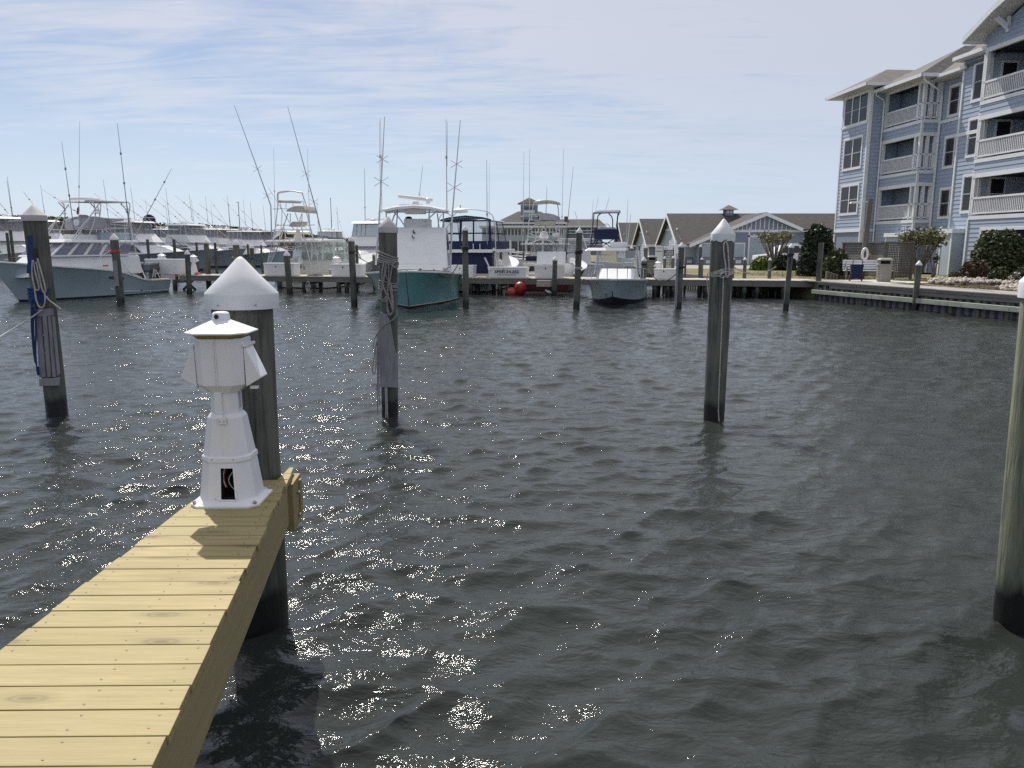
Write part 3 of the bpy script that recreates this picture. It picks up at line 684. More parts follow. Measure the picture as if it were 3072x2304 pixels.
rope_multi([[A(95, 900, .19, b1), A(94, 960, .19, b1), A(97, 1020, .19, b1), A(104, 1080, .19, b1), A(108, 1092, .19, b1), A(104, 1070, .19, b1), A(100, 1000, .19, b1), A(100, 920, .19, b1)],
            [A(106, 905, .19, b1), A(108, 1000, .19, b1), A(106, 1060, .19, b1), A(112, 1120, .19, b1), A(117, 1128, .19, b1), A(114, 1100, .19, b1)]], .0125, 'blue_strap', 'long loops of blue rope hanging down the left leaning piling')
rope([A(126, 930, .19, b1), A(95, 952, .25, b1), A(50, 980, .5, b1), A(0, 1010, 1.0, b1), A(-60, 1052, 1.5, b1)], .012, 'rope', 'pale mooring rope running from the left leaning piling out of the picture')
k = 0
for pts, lab in (([(108, 928), (160, 925), (162, 946), (128, 950), (110, 950)], 'short grey board across the top of the left chafe boards'),
                 ([(112, 952), (126, 950), (141, 1130), (120, 1132)], 'grey vertical chafe board, leftmost on the left leaning piling'),
                 ([(130, 950), (142, 947), (156, 1130), (145, 1131)], 'grey vertical chafe board second from left on the left leaning piling'),
                 ([(146, 947), (154, 947), (170, 1130), (160, 1131)], 'grey vertical chafe board third from left on the left leaning piling'),
                 ([(158, 948), (165, 950), (181, 1120), (174, 1130)], 'grey vertical chafe board, rightmost on the left leaning piling'),
                 ([(120, 1136), (181, 1132), (180, 1156), (121, 1158)], 'short grey board across the foot of the left chafe boards')):
    plate(pts, b1, .150 - (.012 if k in (0, 5) else 0.02 * abs(k - 2.2)), .03, MT['chafe'], lab, holes=((130, 1006), (136, 1060)) if k == 2 else ()); k += 1
# ------------------------------------------------------------------ land, seawall, boardwalk
LANDZ = 0.87
S0 = Vector((15.0, 38.1)); S1 = Vector((17.97, 27.3)); SANG = math.atan2(S1.y - S0.y, S1.x - S0.x)
SF = Frame((S0.x, S0.y, 0), SANG)
def s2w(x, y, z=0.0): c, s = math.cos(SANG), math.sin(SANG); return Vector((S0.x + x * c - y * s, S0.y + x * s + y * c, z))
def grass_mat():
    m, t, b = new_mat('dormant_lawn'); b.inputs['Roughness'].default_value = 0.95
    tcn = N(t, 'ShaderNodeTexCoord')
    f = noise(t, tcn.outputs['Object'], 0.35, 6, 0.65); f2 = noise(t, tcn.outputs['Object'], 9.0, 4, 0.7)
    t.links.new(ramp(t, M(t, 'ADD', M(t, 'MULTIPLY', f, 0.65), M(t, 'MULTIPLY', f2, 0.35)),
                     [(0.36, (0.085, 0.095, 0.03)), (0.5, (0.16, 0.145, 0.06)), (0.64, (0.27, 0.225, 0.12))]), b.inputs['Base Color'])
    bn = N(t, 'ShaderNodeBump'); bn.inputs['Strength'].default_value = 0.8; bn.inputs['Distance'].default_value = 0.04
    t.links.new(f2, bn.inputs['Height']); t.links.new(bn.outputs[0], b.inputs['Normal']); return m
sw_end = s2w(26, 0.25); p_a = s2w(0.0, 0.25)
D0 = Vector((-19.9, 46.5)); D1 = Vector((15.2, 38.9)); DANG = math.atan2(D1.y - D0.y, D1.x - D0.x)
_f = Frame((D0.x, D0.y, 0), DANG); _x = _f.py(2195, 850, 2.5)[0]; _c1 = (D0.x + _x * math.cos(DANG) - 2.5 * math.sin(DANG), D0.y + _x * math.sin(DANG) + 2.5 * math.cos(DANG))
land = [(p_a.x, p_a.y), (14.75, 41.4), tuple(_c1), (9.6, 58), (7.0, 64), (0, 112), (-60, 128), (-160, 122), (-330, 135), (-900, 600), (-900, 2500), (1500, 2500), (1500, sw_end.y - 4), (sw_end.x, sw_end.y)]
mb = MB(); mb.prism([(x, y, LANDZ - 2.2) for x, y in land], (0, 0, 2.2))
structure('ground', mb, grass_mat())
pav = pm('asphalt_pale', (0.30, 0.29, 0.28), 0.9, 0.15, 0.6, bump=0.2, bscale=30)
mb = MB(); mb.prism([(-2, 60, LANDZ + .004), (60, 60, LANDZ + .004), (60, 71.2, LANDZ + .004), (-2, 71.2, LANDZ + .004)], (0, 0, .02)); structure('parking_lot', mb, pav)
def seawall():
    root = thing('seawall', 'long timber and sheet pile seawall with a pale green rub rail on the right bank', 'seawall', (S0.x, S0.y, 0), SANG)
    rng = random.Random(3)
    L = 25.0
    x = 0.0
    while x < L:
        w = 3.05
        for (z, h, dy) in ((0.835, 0.145, 0), (0.69, 0.14, 0.012)):
            part('fascia_board', MB().box((0, 0, 0), (w - .012, .05, h - .008)), MT['grey_timber'], root, loc=(x + w / 2 + (0 if dy == 0 else 0.9), .03 + dy, z + rng.uniform(-.006, .006)), bevel=0.006)
        x += w
    x = -0.3; wal = wood('rub_rail_green', (0.27, 0.31, 0.24), (0.52, 0.55, 0.46), (1, 12, 12), 0.75, 0.25)
    while x < L:
        part('rub_rail', MB().box((0, 0, 0), (4.2, .17, .19)), wal, root, loc=(x + 2.11, .005, .405 + rng.uniform(-.006, .006)), bevel=0.012); x += 4.22
    k = 0; x = 0.0
    sp = pm('sheet_pile_grey', (0.17, 0.17, 0.18), 0.8, 0.25, 3, bump=0.3, bscale=14)
    me = None
    while x < L:
        if me is None:
            prof = [(0, .24), (.035, .12), (.215, .12), (.25, .24), (.38, .24)]
            q = MB().loft([[(a, b_, z) for a, b_ in prof] + [(a, b_ + .02, z) for a, b_ in reversed(prof)] for z in (-1.3, .16)])
            q.loft([[(a, b_, z) for a, b_ in prof] + [(a, b_ + .02, z) for a, b_ in reversed(prof)] for z in (.16, .60)])
            me = mesh_of(q, 'sheet_pile', sp)
        part('sheet_pile', me, None, root, loc=(x, 0, 0)); x += .38; k += 1
    x = 0.5
    while x < L:
        part('post', MB().box((0, 0, 0), (.16, .14, 1.0)), MT['grey_post'], root, loc=(x, .14, .33)); x += 1.27
    part('backing', MB().box((L / 2, .40, -.25), (L, .1, 1.9)), MT['dark_hole'], root)
    bl = MB(); x = .35
    while x < L: bl.lathe([(.022, 0), (.02, .012), (0, .018)], 6, (x, -.08, .40), ax=(0, -1, 0)); x += 1.05
    part('bolt', bl, MT['steel'], root, kind='stuff')
seawall()
def boardwalk():
    root = thing('boardwalk', 'grey boardwalk running along the top of the seawall', 'boardwalk', (S0.x, S0.y, 0), SANG)
    rng = random.Random(8)
    mt = wood('boardwalk_grey', (0.26, 0.245, 0.225), (0.42, 0.40, 0.37), (12, 1, 12), 0.9, 0.2)
    me = mesh_of(MB().box((0, 0, 0), (.138, 1.78, .04)), 'plank', mt)
    x = -1.2; k = 0
    while x < 25:
        part('plank', me, None, root, loc=(x, .88, .905 + rng.uniform(-.003, .003))); x += .1455; k += 1
    part('joist', MB().box((12, .3, .79), (25, .08, .18)).box((12, 1.6, .79), (25, .08, .18)), MT['grey_timber'], root)
boardwalk()
pad = MB(); pad.prism([tuple(s2w(x, y, .884)) for x, y in ((-1.0, 1.72), (2.6, 1.72), (2.6, 4.6), (-1.0, 4.6))], (0, 0, .03)); structure('concrete_path', pad, pm('concrete_pale', (0.48, 0.46, 0.42), 0.85, 0.1, 3, bump=0.15))

# ------------------------------------------------------------------ main dock across the basin
D0 = Vector((-19.9, 46.5)); D1 = Vector((15.2, 38.9)); DANG = math.atan2(D1.y - D0.y, D1.x - D0.x); DLEN = (D1 - D0).length
DF = Frame((D0.x, D0.y, 0), DANG); DZ = .91
def d2w(x, y, z=0.0): c, s = math.cos(DANG), math.sin(DANG); return Vector((D0.x + x * c - y * s, D0.y + x * s + y * c, z))
def main_dock():
    root = thing('main_dock', 'long weathered grey timber dock crossing the basin behind the bow-on boats', 'dock', (D0.x, D0.y, 0), DANG)
    rng = random.Random(12); q = MB(); x = 0.0
    while x < DLEN:
        q.box((x, 1.1, DZ - .02 + rng.uniform(-.004, .004)), (.139, 2.24 + rng.uniform(-.03, .03), .04)); x += .145
    part('deck_planks', q, MT['deck_sun'], root, kind='stuff')
    x = 0.0
    while x < DLEN - .5:
        w = min(3.66, DLEN - x)
        part('fascia_board', MB().box((0, 0, 0), (w - .015, .05, .285)), MT['grey_timber'], root, loc=(x + w / 2, .03, DZ - .04 - .145 + rng.uniform(-.008, .008)), bevel=0.006)
        part('rear_stringer', MB().box((0, 0, 0), (w - .015, .05, .285)), MT['grey_timber'], root, loc=(x + w / 2, 2.15, DZ - .19))
        x += w
    part('end_fascia', MB().box((0, 0, 0), (.05, 2.1, .285)), MT['grey_timber_y'], root, loc=(-.03, 1.1, DZ - .19))
    px_posts = [524, 660, 912, 1016, 1040, 1412, 1500, 1526, 1900, 1965, 2004, 2022, 2118, 2193, 2234, 2272, 2352]
    for i, p in enumerate(px_posts):
        lx = DF.py(p, 850, .25)[0]
        part('support_post', pile_mesh(.62, .135, 1.2, 1.0, (0, 0), 10, i, 3), MT['pile'], root, loc=(lx, .26, 0), smooth=40)
        part('support_post', pile_mesh(.62, .135, 1.2, 1.0, (0, 0), 10, i + 40, 3), MT['pile'], root, loc=(lx + rng.uniform(-.3, .3), 1.95, 0), smooth=40)
        part('crossbeam', MB().box((0, 0, 0), (.09, 2.0, .2)), MT['grey_timber_y'], root, loc=(lx, 1.1, .52))
    # X brace at the left end
    a = DF.py(533, 866, .1); b = DF.py(560, 842, .1)
    for s in (1, -1):
        o = part('cross_brace', MB().box((0, 0, 0), (1.05, .06, .14)), MT['pile'], root, loc=(.52, .06 + .07 * (s > 0), .36)); o.rotation_euler = (0, s * R(40), 0)
    for p in (1160 - 1000 + 1000, 600 + 1150):
        pass
main_dock()
# little landing stair at the red boat
lx = DF.py(1632, 850, -.3)[0]
st = thing('landing_step', 'pale wooden box step bolted beneath the dock by the steel pipe', 'step', d2w(lx, -.02, 0), DANG)
part('tread', MB().box((0, -.2, .78), (.75, .5, .05)), MT['deck_sun'], st)
part('side_board', MB().box((0, -.46, .62), (.75, .04, .26)), MT['deck_sun'], st)
part('end_board', MB().box((.36, -.22, .62), (.04, .44, .26)), MT['deck_sun'], st)

# ------------------------------------------------------------------ dock pilings
def wp(bx, by, tx, ty, wpx, label, **k):
    """piling whose waterline is seen: base pixel, cap shoulder pixel, width in pixels"""
    b = on_z(bx, by); dep = b.y / CP; r = wpx / 2 / FPX * dep * .98
    b.y += r; t = at_y(tx, ty, b.y); return piling(Vector((b.x, b.y, 0)), t, r, label, **k)
def dp(tx, ty, wpx, yl, label, base_z=0.0, **k):
    """piling standing at local dock depth yl"""
    x, y, z = DF.py(tx, ty, yl); w = d2w(x, y, 0); r = wpx / 2 / FPX * w.y / CP * .98
    return piling(Vector((w.x, w.y, base_z)), Vector((w.x, w.y, z)), r, label, **k)
pa = wp(357, 912, 342.5, 718, 23, 'slanting piling with a red band in front of the pale blue boat', taper=.98)
wp(867, 881, 860.5, 766, 18, 'green piling with white cone cap beside the coiled hose on the dock', taper=1.0)
wp(566, 881, 562, 762, 15, 'dark piling at the left end of the main dock next to a white pedestal', taper=1.0)
pd = wp(1061, 919, 1054, 722, 20.5, 'tall green piling with a black line left of the teal boat')
pe = wp(1397.5, 924, 1395, 690, 19, 'tall green piling with black wraps right of the teal boat', mt='pile')
pf = wp(1730, 927, 1738, 697, 20, 'tall piling with rope at the left bow of the small grey blue boat')
pg = wp(1928, 897, 1932, 782, 16.5, 'shorter piling with a black strap right of the small grey blue boat')
ph = wp(2037, 928, 2045, 740, 19, 'tall piling with a pale board on its left side by a white dock box')
pi = wp(2360, 932, 2374, 742, 16.5, 'leaning piling with a black strap where the main dock meets the shore')
wp(2455, 900, 2464, 728, 17, 'flat topped brown post without cap at the seawall', cap=None, taper=1.0, seg=4)
pk = wp(2748, 932, 2757, 794, 18, 'white capped piling standing at the seawall in front of the stone bed')
po = wp(1663, 889, 1665, 780, 14.5, 'dark piling through the wooden step in front of an open white dock box', taper=1.0)
dp(618, 728, 16, 2.4, 'dark piling on the far edge of the main dock, first right of the pedestal')
pm_ = dp(708, 733, 20, 2.4, 'thick piling with a rope ring behind the large foreground cap')
pn = dp(755, 743, 14.5, 2.4, 'piling with blue rope hanging behind the large foreground cap')
dp(1938, 743, 12, 2.4, 'rear piling just behind the strapped one right of the small grey blue boat')
dp(2102.5, 740, 10, 2.3, 'tall slim piling on the rear dock edge before a shuttered window')
dp(2106, 778, 9.5, 2.1, 'short slim piling beside the tall slim one on the rear dock edge')
dp(2200, 778, 10, 2.2, 'short piling half hidden behind the ragged capped piling')
pt = dp(2235.5, 779, 11, 2.2, 'short piling holding the left end of the sagging rope on the lawn side')
pu = dp(2310.5, 780, 10.5, 2.2, 'short piling holding the right end of the sagging rope on the lawn side')
dp(1994, 775, 8.5, 2.4, 'left one of two short white capped piles behind a white dock box')
dp(2020, 774, 9, 2.4, 'right one of two short white capped piles behind a white dock box')
dp(1895, 745, 11, 2.4, 'white capped piling right behind the small grey blue boat wheelhouse')
dp(1914, 771, 6.5, 2.4, 'thin bare post right behind the small grey blue boat', cap=None)
dp(2057, 776, 6.5, 2.3, 'thin bare post beside the lawn right of a white dock box', cap=None)
dp(1481, 752, 13, 2.6, 'capped rope hung piling right of the navy canvas boat')
dp(1502.5, 755, 9, 4.5, 'second capped piling right of the navy canvas boat')
dp(1494, 750, 6.5, 9.0, 'thin far piling right of the navy canvas boat')
def fp(tx, ty, wpx, Y, label, **k):
    t = at_y(tx, ty, Y); r = wpx / 2 / FPX * Y / CP
    return piling(Vector((t.x, Y, 0)), t, r, label, below=1, seg=10, rings=4, **k)
fp(20.5, 698, 8.5, 60, 'far piling with white top, left one of a pair behind the leaning piling')
fp(31, 690, 9, 61, 'far bare piling, right one of a pair behind the leaning piling', cap=None)
fp(147, 708, 11, 58, 'flat topped far piling just right of the leaning piling', cap=None)
fp(442, 718, 8.5, 62, 'dark bare piling in front of a sloping white foredeck', cap=None)
fp(521.5, 718, 9.5, 62, 'dark bare piling with frayed line on the white foredeck', cap=None)
fp(589, 727, 7, 75, 'small capped far piling left of the tallest dock rear piling')
fp(644.6, 728, 8.5, 70, 'small capped far piling by the bow of the blue hulled boat')
fp(743, 733, 6.5, 75, 'small far piling behind the blue roped piling')
fp(783, 735, 6.5, 60, 'small bare far piling left of the cream boat', cap=None)
fp(1069.6, 735, 9, 52, 'capped piling half behind the tall green one left of the teal boat')
fp(1037, 742, 7, 60, 'small capped far piling left of the tall green one')
fp(1121, 765, 9, 47.5, 'capped piling left of the dark rope hung piling at the teal bow')
# ------------------------------------------------------------------ things on and at the dock
def dock_box(px0, px1, py_top, py_bot, yl, depth, label, open_=False, text=None, taper=.95, group='white dock boxes'):
    x0 = DF.py(px0, py_bot, yl)[0]; x1 = DF.py(px1, py_bot, yl)[0]; zt = DF.py((px0 + px1) / 2, py_top, yl)[2]
    w = x1 - x0; h = zt - DZ
    root = thing('dock_box', label, 'dock box', d2w((x0 + x1) / 2, yl, DZ), DANG, group)
    a, b = w / 2 * taper, w / 2 * .985
    lid = .07
    part('body', MB().hexa([(-a, .02, 0), (a, .02, 0), (a, depth - .02, 0), (-a, depth - .02, 0), (-b, 0, h - lid), (b, 0, h - lid), (b, depth, h - lid), (-b, depth, h - lid)]), MT['gel_white'], root, bevel=0.02)
    if not open_:
        part('lid', MB().hexa([(-w / 2 - .02, -.025, h - lid), (w / 2 + .02, -.025, h - lid), (w / 2 + .02, depth + .02, h - lid), (-w / 2 - .02, depth + .02, h - lid), (-w / 2 + .01, .0, h), (w / 2 - .01, 0, h), (w / 2 - .01, depth, h), (-w / 2 + .01, depth, h)]), MT['gel_white'], root, bevel=0.018)
    else:
        part('rim', MB().box((0, -.01, h - lid / 2), (w + .03, .04, lid)).box((-w / 2, depth / 2, h - lid / 2), (.04, depth, lid)).box((w / 2, depth / 2, h - lid / 2), (.04, depth, lid)), MT['gel_white'], root, bevel=0.01)
        o = part('lid', MB().box((0, 0, .35), (w + .03, .05, .7)), MT['gel_white'], root, bevel=0.015, loc=(0, depth + .05, h)); o.rotation_euler = (R(-12), 0, 0)
    part('latch', MB().box((-.1 * w, -.012 + .0, h * .72), (.05, .03, .07)), MT['black'], root, bevel=0.004)
    return root, w, h
def text_mesh(s, size, mt, depth=.006, bold=0.0, sx=1.0):
    cu = bpy.data.curves.new('lettering', 'FONT'); cu.body = s; cu.size = size; cu.extrude = depth / 2; cu.align_x = 'CENTER'; cu.align_y = 'CENTER'; cu.offset = bold; cu.space_character = 1.08
    ob = bpy.data.objects.new('tmp', cu); COL.objects.link(ob); dg = bpy.context.evaluated_depsgraph_get()
    me = bpy.data.meshes.new_from_object(ob.evaluated_get(dg)); bpy.data.objects.remove(ob); bpy.data.curves.remove(cu)
    me.name = 'lettering'; me.materials.clear(); me.materials.append(mt)
    me.transform(Matrix.Diagonal((sx, 1, 1, 1))); return me
def letters(s, size, mt, parent, loc, rot, bold=0.0, sx=1.0, name='lettering'):
    o = part(name, text_mesh(s, size, mt, .006, bold, sx), None, parent, loc=loc); o.rotation_euler = rot; return o
dock_box(436, 544, 777, 820, .9, .75, 'white dock box with black latch behind the grey outboard engines')
dock_box(791, 884, 789, 822, .5, .75, 'white dock box at the stern of the cream boat with the tall tower')
dock_box(992, 1084, 792, 825, .5, .75, 'plain pale dock box behind the tall green piling left of the teal boat')
dock_box(1353, 1420, 795, 831, .5, .75, 'white dock box half hidden by the bow of the teal boat')
bx, w, h = dock_box(1463, 1580, 801, 834, .35, .8, 'white dock box lettered SPEECHLESS')
letters('SPEECHLESS', .215, MT['letter_navy'], bx, (-.02, -.004, h * .54), (R(90), 0, 0), .0045, 1.12)
letters('SPORTFISHING', .10, MT['letter_grey'], bx, (-.02, .008, h * .26), (R(90), 0, 0), .001, 1.5)
part('hose_fitting', MB().lathe([(.05, 0), (.05, .1), (.03, .12)], 10, (-w / 2 + .12, -.02, h * .72), ax=(0, -1, 0)), MT['gel_white'], bx, smooth=40)
dock_box(1602, 1688, 794, 832, .35, .8, 'open white dock box with raised lid behind the dark piling', open_=True)
dock_box(1961, 2034, 806, 838, .5, .75, 'white dock box between the strapped piling and the boarded piling')
def dock_pedestal(px, py_top, py_bot, yl, label):
    x, y, z = DF.py(px, py_top, yl); w = d2w(x, yl, DZ); s = max(.9, (z - DZ)) / 1.15
    root = thing('power_pedestal', label, 'power pedestal', (w.x, w.y, DZ), DANG, 'white power pedestals on the main dock')
    W = MT['pedestal']
    part('lower_housing', MB().loft([oct_ring(.20 * s, .18 * s, .085 * s, 0), oct_ring(.16 * s, .148 * s, .072 * s, .28 * s), oct_ring(.118 * s, .11 * s, .054 * s, .53 * s), oct_ring(.095 * s, .09 * s, .046 * s, .56 * s)]), W, root)
    part('neck', MB().loft([oct_ring(.092 * s, .088 * s, .045 * s, .56 * s), oct_ring(.092 * s, .088 * s, .045 * s, .68 * s)]), W, root)
    part('head', MB().loft([oct_ring(.10 * s, .09 * s, .045 * s, .68 * s), oct_ring(.16 * s, .14 * s, .06 * s, .73 * s), oct_ring(.165 * s, .15 * s, .066 * s, 1.0 * s)]), W, root)
    part('roof', MB().loft([oct_ring(.214 * s, .198 * s, .087 * s, 1.0 * s), oct_ring(.06 * s, .058 * s, .028 * s, 1.09 * s), oct_ring(.05 * s, .05 * s, .024 * s, 1.15 * s)]), W, root)
    for q in (1, -1):
        x0 = q * .166 * s
        part('outlet_hood', MB().hexa([(x0, -.07, .71 * s), (q * .30 * s, -.07, .765 * s), (q * .30 * s, .07, .765 * s), (x0, .07, .71 * s), (x0, -.08, .945 * s), (q * .178 * s, -.08, .945 * s), (q * .178 * s, .08, .945 * s), (x0, .08, .945 * s)]), W, root)
dock_pedestal(484, 758, 777, 1.9, 'white pedestal standing behind the left dock box')
dock_pedestal(579, 762, 818, .9, 'full height white pedestal at the left end of the dock beside a dark piling')
dock_pedestal(1009, 766, 795, 1.9, 'white pedestal behind the pale dock box left of the teal boat')
dock_pedestal(1500, 777, 805, 1.9, 'white pedestal behind the lettered dock box')
dock_pedestal(1975, 781, 808, 1.9, 'white pedestal behind the dock box by the lawn')
# steel pipe, red fenders, hose, cloths
a = DF.py(1644, 876, -.3); c = d2w(a[0], a[1], a[2])
mb = MB().lathe([(.10, -.18), (.12, -.15), (.12, .15), (.10, .18), (.085, .18), (.085, .05), (0, .05)], 14, (0, 0, 0), ax=(.75, -.2, -.55))
single('exhaust_pipe', mb, MT['steel'], 'shiny steel pipe poking out just above the water by the wooden step', 'pipe', c, smooth=40)
a = DF.py(1560, 864, -.15); c = d2w(a[0], a[1], .28)
mb = MB().lathe([(0, -.44), (.1, -.43), (.24, -.30), (.33, -.1), (.35, .05), (.33, .2), (.2, .34), (.08, .39), (0, .40)], 16, (0, 0, .06), ax=(.35, .1, .92))
bu = thing('mooring_buoy', 'large red ball shaped buoy hanging under the dock', 'buoy', c)
part('ball', mb, MT['red_buoy'], bu, smooth=50); part('eye', MB().lathe([(.06, 0), (.05, .08), (.03, .1)], 10, (.14, .04, .43), ax=(.35, .1, .92)), MT['black'], bu)
a = DF.py(1537, 873, -.2); c = d2w(a[0], a[1], .16)
mb = MB().lathe([(0, -.42), (.1, -.40), (.20, -.25), (.27, 0), (.26, .18), (.15, .3), (.06, .36), (0, .37)], 14, (0, 0, 0), ax=(-.9, .1, -.25))
bu = thing('mooring_buoy', 'faded red pear shaped buoy floating left of the larger red ball', 'buoy', c)
part('ball', mb, pm('red_vinyl_faded', (0.40, 0.06, 0.05), 0.55, 0.15, 5), bu, smooth=50); part('eye', MB().lathe([(.05, 0), (.04, .07), (.02, .09)], 8, (-.32, .04, -.08), ax=(-.9, .1, -.25)), MT['black'], bu)
cent = DF.py(925, 856, -.06); c = d2w(*cent)
mb = MB()
for i in range(5):
    rr = .16 + .012 * i
    mb.tube([(rr * .62 * math.cos(t_), -.02 * i, rr * 1.35 * math.sin(t_) - .02 * i) for t_ in [2 * math.pi * j / 18 for j in range(18)]], .017, 6, closed=True)
mb.tube([(.08, -.05, -.2), (.12, -.05, -.34), (.2, -.05, -.42)], .017, 6); mb.tube([(-.07, -.05, -.2), (-.1, -.05, -.42)], .017, 6)
single('coiled_hose', mb, MT['rope'], 'white hose coiled and hung on the dock face right of the green piling', 'hose', c, DANG, smooth=60)
def cloth(px, py, yl, w, d, h, mt, label, cat='cloth', name='crumpled_cloth', seed=0):
    x = DF.py(px, py, yl)[0]; rng = np.random.RandomState(seed); n = 9
    vs_, fs = [], []
    for i in range(n):
        for j in range(n):
            u, v = i / (n - 1) - .5, j / (n - 1) - .5
            e = max(0, 1 - (2 * max(abs(u), abs(v))) ** 3); vs_.append((u * w, v * d, h * e * (.45 + .55 * rng.rand()) + .004))
    for i in range(n - 1):
        for j in range(n - 1): fs.append((i * n + j, (i + 1) * n + j, (i + 1) * n + j + 1, i * n + j + 1))
    return single(name, MB().add(vs_, fs), mt, label, cat, d2w(x, yl, DZ), DANG, smooth=50)
cloth(594, 814, .8, .4, .3, .16, MT['red_cloth'], 'crumpled red cloth lying on the dock beside the left pedestal', seed=1)
cloth(945, 819, .5, .9, .5, .14, MT['rope_dark'], 'heap of black netting on the dock behind the cream boat stern', 'netting', 'net_heap', 2)
cloth(1445, 838, .15, .7, .3, .10, MT['orange'] if False else pm('old_tarp', (0.30, 0.24, 0.18), 0.9, 0.2, 8), 'crumpled brown tarp on the dock edge left of the lettered box', 'tarp', 'crumpled_tarp', 3)
# mooring lines
def line(p, q, sag, r, mt, label, n=14, group=None):
    p, q = Vector(p), Vector(q); pts = [p.lerp(q, i / n) - Vector((0, 0, sag * 4 * (i / n) * (1 - i / n))) for i in range(n + 1)]
    return rope(pts, r, mt, label, smooth_it=0, group=group)
def top_of(root, f): ch = [c for c in root.children if c.name.startswith('shaft')][0]; return Vector(root.location)
def at_pile(root, px, py): return at_y(px, py, root.location.y - .16)
def band(root, py_list, px, r, rr, mt, label):
    c0 = root.location; mb = MB()
    for k, yy in enumerate(py_list):
        c = at_y(px, yy, c0.y); 
        mb.tube([(c.x - c0.x + r * math.cos(a), r * math.sin(a), c.z + .02 * math.sin(a + k)) for a in [2 * math.pi * i / 14 for i in range(14)]], rr, 5, closed=True)
    return single('rope_band', mb, MT[mt], label, 'rope', c0, smooth=60)
band(pe, (741, 745, 749), 1395.5, .155, .022, 'rope_dark', 'black line wrapped on the piling right of the teal boat')
band(pd, (754, 757), 1056, .16, .022, 'rope_dark', 'black line wrapped on the tall green piling left of the teal boat')
band(pf, (752, 756, 760), 1736, .165, .02, 'rope_dark', 'black line wrapped high on the piling at the small boat bow')
band(pf, (802, 806), 1735, .165, .018, 'rope', 'pale rope wrapped low on the piling at the small boat bow')
band(pg, (791, 794), 1932, .14, .022, 'rope_dark', 'black strap round the shorter piling right of the small boat')
band(ph, (800, 803), 2043, .155, .025, 'rope_dark', 'black strap round the piling with a pale board')
band(pi, (761, 765), 2371, .14, .022, 'rope_dark', 'black strap round the leaning piling near the shore')
band(pa, (752, 755, 758), 345, .19, .03, 'red_cloth', 'dull red band round the piling in front of the pale blue boat')
band(pm_, (771,), 712, .30, .022, 'rope_grey', 'wide grey rope ring round the thick piling behind the foreground cap')
band(pn, (774, 777), 757, .15, .022, 'blue_strap', 'blue rope wrapped on the piling behind the foreground cap')
line(at_pile(pd, 1058, 757), at_y(1140, 798, 34.5), .12, .016, 'rope_dark', 'black mooring line from the tall green piling to the teal bow')
line(at_pile(pe, 1393, 745), at_y(1300, 806, 33.6), .75, .018, 'rope_dark', 'black mooring line sagging from the right piling onto the teal foredeck')
line(at_pile(pf, 1733, 805), at_y(1748, 838, 33.9), .2, .012, 'rope', 'pale line from the bow piling down to the small grey blue boat')
line(at_pile(pt, 2200, 800), at_pile(pu, 2328, 800), .38, .03, 'rope_grey', 'grey rope sagging between two short piles in front of the lawn')
line(at_pile(pg, 1940, 800), at_pile(ph, 2033, 815), .55, .02, 'rope_dark', 'dark line sagging in front of the white dock box by the lawn')
line(d2w(*DF.py(486, 832, .0)), d2w(*DF.py(562, 822, .0)), .05, .02, 'red_cloth', 'thin red line running from the pale blue boat stern to the dock end')
line(at_pile(pk, 2757, 850) + Vector((0, .3, 0)), s2w(9.2, 1.0, .93), .02, .012, 'rope', 'thin rope end lying on the boardwalk by the capped seawall piling')
# boards fixed on piles
pl_ = MB().box((0, 0, 0), (.17, .05, 1.15)); 
c = at_y(348, 820, pa.location.y - .2); single('chafe_board', pl_, MT['chafe'], 'pale board nailed low on the slanting piling before the pale blue boat', 'board', c, R(-6))
c = at_y(2036, 850, ph.location.y - .17); single('chafe_board', MB().box((0, 0, 0), (.09, .06, 2.0)), MT['chafe'], 'pale vertical board on the left side of the piling by the dock box', 'board', (c.x - .09, c.y, c.z))
# ------------------------------------------------------------------ condominium on the right bank
MT['siding'] = pm('siding_blue', (0.37, 0.43, 0.535), 0.75, 0.06, 0.8, bump=0.05, bscale=12)
MT['siding_pale'] = pm('siding_pale', (0.42, 0.48, 0.54), 0.75, 0.06, 0.8)
MT['siding_grey'] = pm('siding_grey_blue', (0.235, 0.275, 0.345), 0.8, 0.05, 0.5)
MT['trim'] = pm('trim_white', (0.80, 0.81, 0.83), 0.5, 0.04, 1.2)
MT['soffit'] = pm('soffit', (0.55, 0.55, 0.57), 0.6, 0.04, 1.0)
MT['shingle'] = None
def shingle(name, c1, c2):
    m, t, b = new_mat(name); b.inputs['Roughness'].default_value = 0.95
    tcn = N(t, 'ShaderNodeTexCoord'); br = N(t, 'ShaderNodeTexBrick'); br.inputs['Scale'].default_value = 1.0
    br.inputs['Brick Width'].default_value = 0.35; br.inputs['Row Height'].default_value = 0.16; br.inputs['Mortar Size'].default_value = 0.012
    br.inputs['Color1'].default_value = (*c1, 1); br.inputs['Color2'].default_value = (*c2, 1); br.inputs['Mortar'].default_value = (*[c * .6 for c in c1], 1)
    t.links.new(tcn.outputs['Object'], br.inputs['Vector'])
    f = noise(t, tcn.outputs['Object'], 0.6, 5, 0.6)
    t.links.new(mix(t, M(t, 'MULTIPLY', f, 0.7), br.outputs[0], tuple((a + b_) / 2 for a, b_ in zip(c1, c2))), b.inputs['Base Color'])
    f2 = noise(t, tcn.outputs['Object'], 14, 3, 0.7); bn = N(t, 'ShaderNodeBump'); bn.inputs['Strength'].default_value = .5; bn.inputs['Distance'].default_value = .02
    t.links.new(f2, bn.inputs['Height']); t.links.new(bn.outputs[0], b.inputs['Normal']); return m
MT['shingle'] = shingle('shingles_grey', (0.12, 0.115, 0.11), (0.20, 0.195, 0.19))
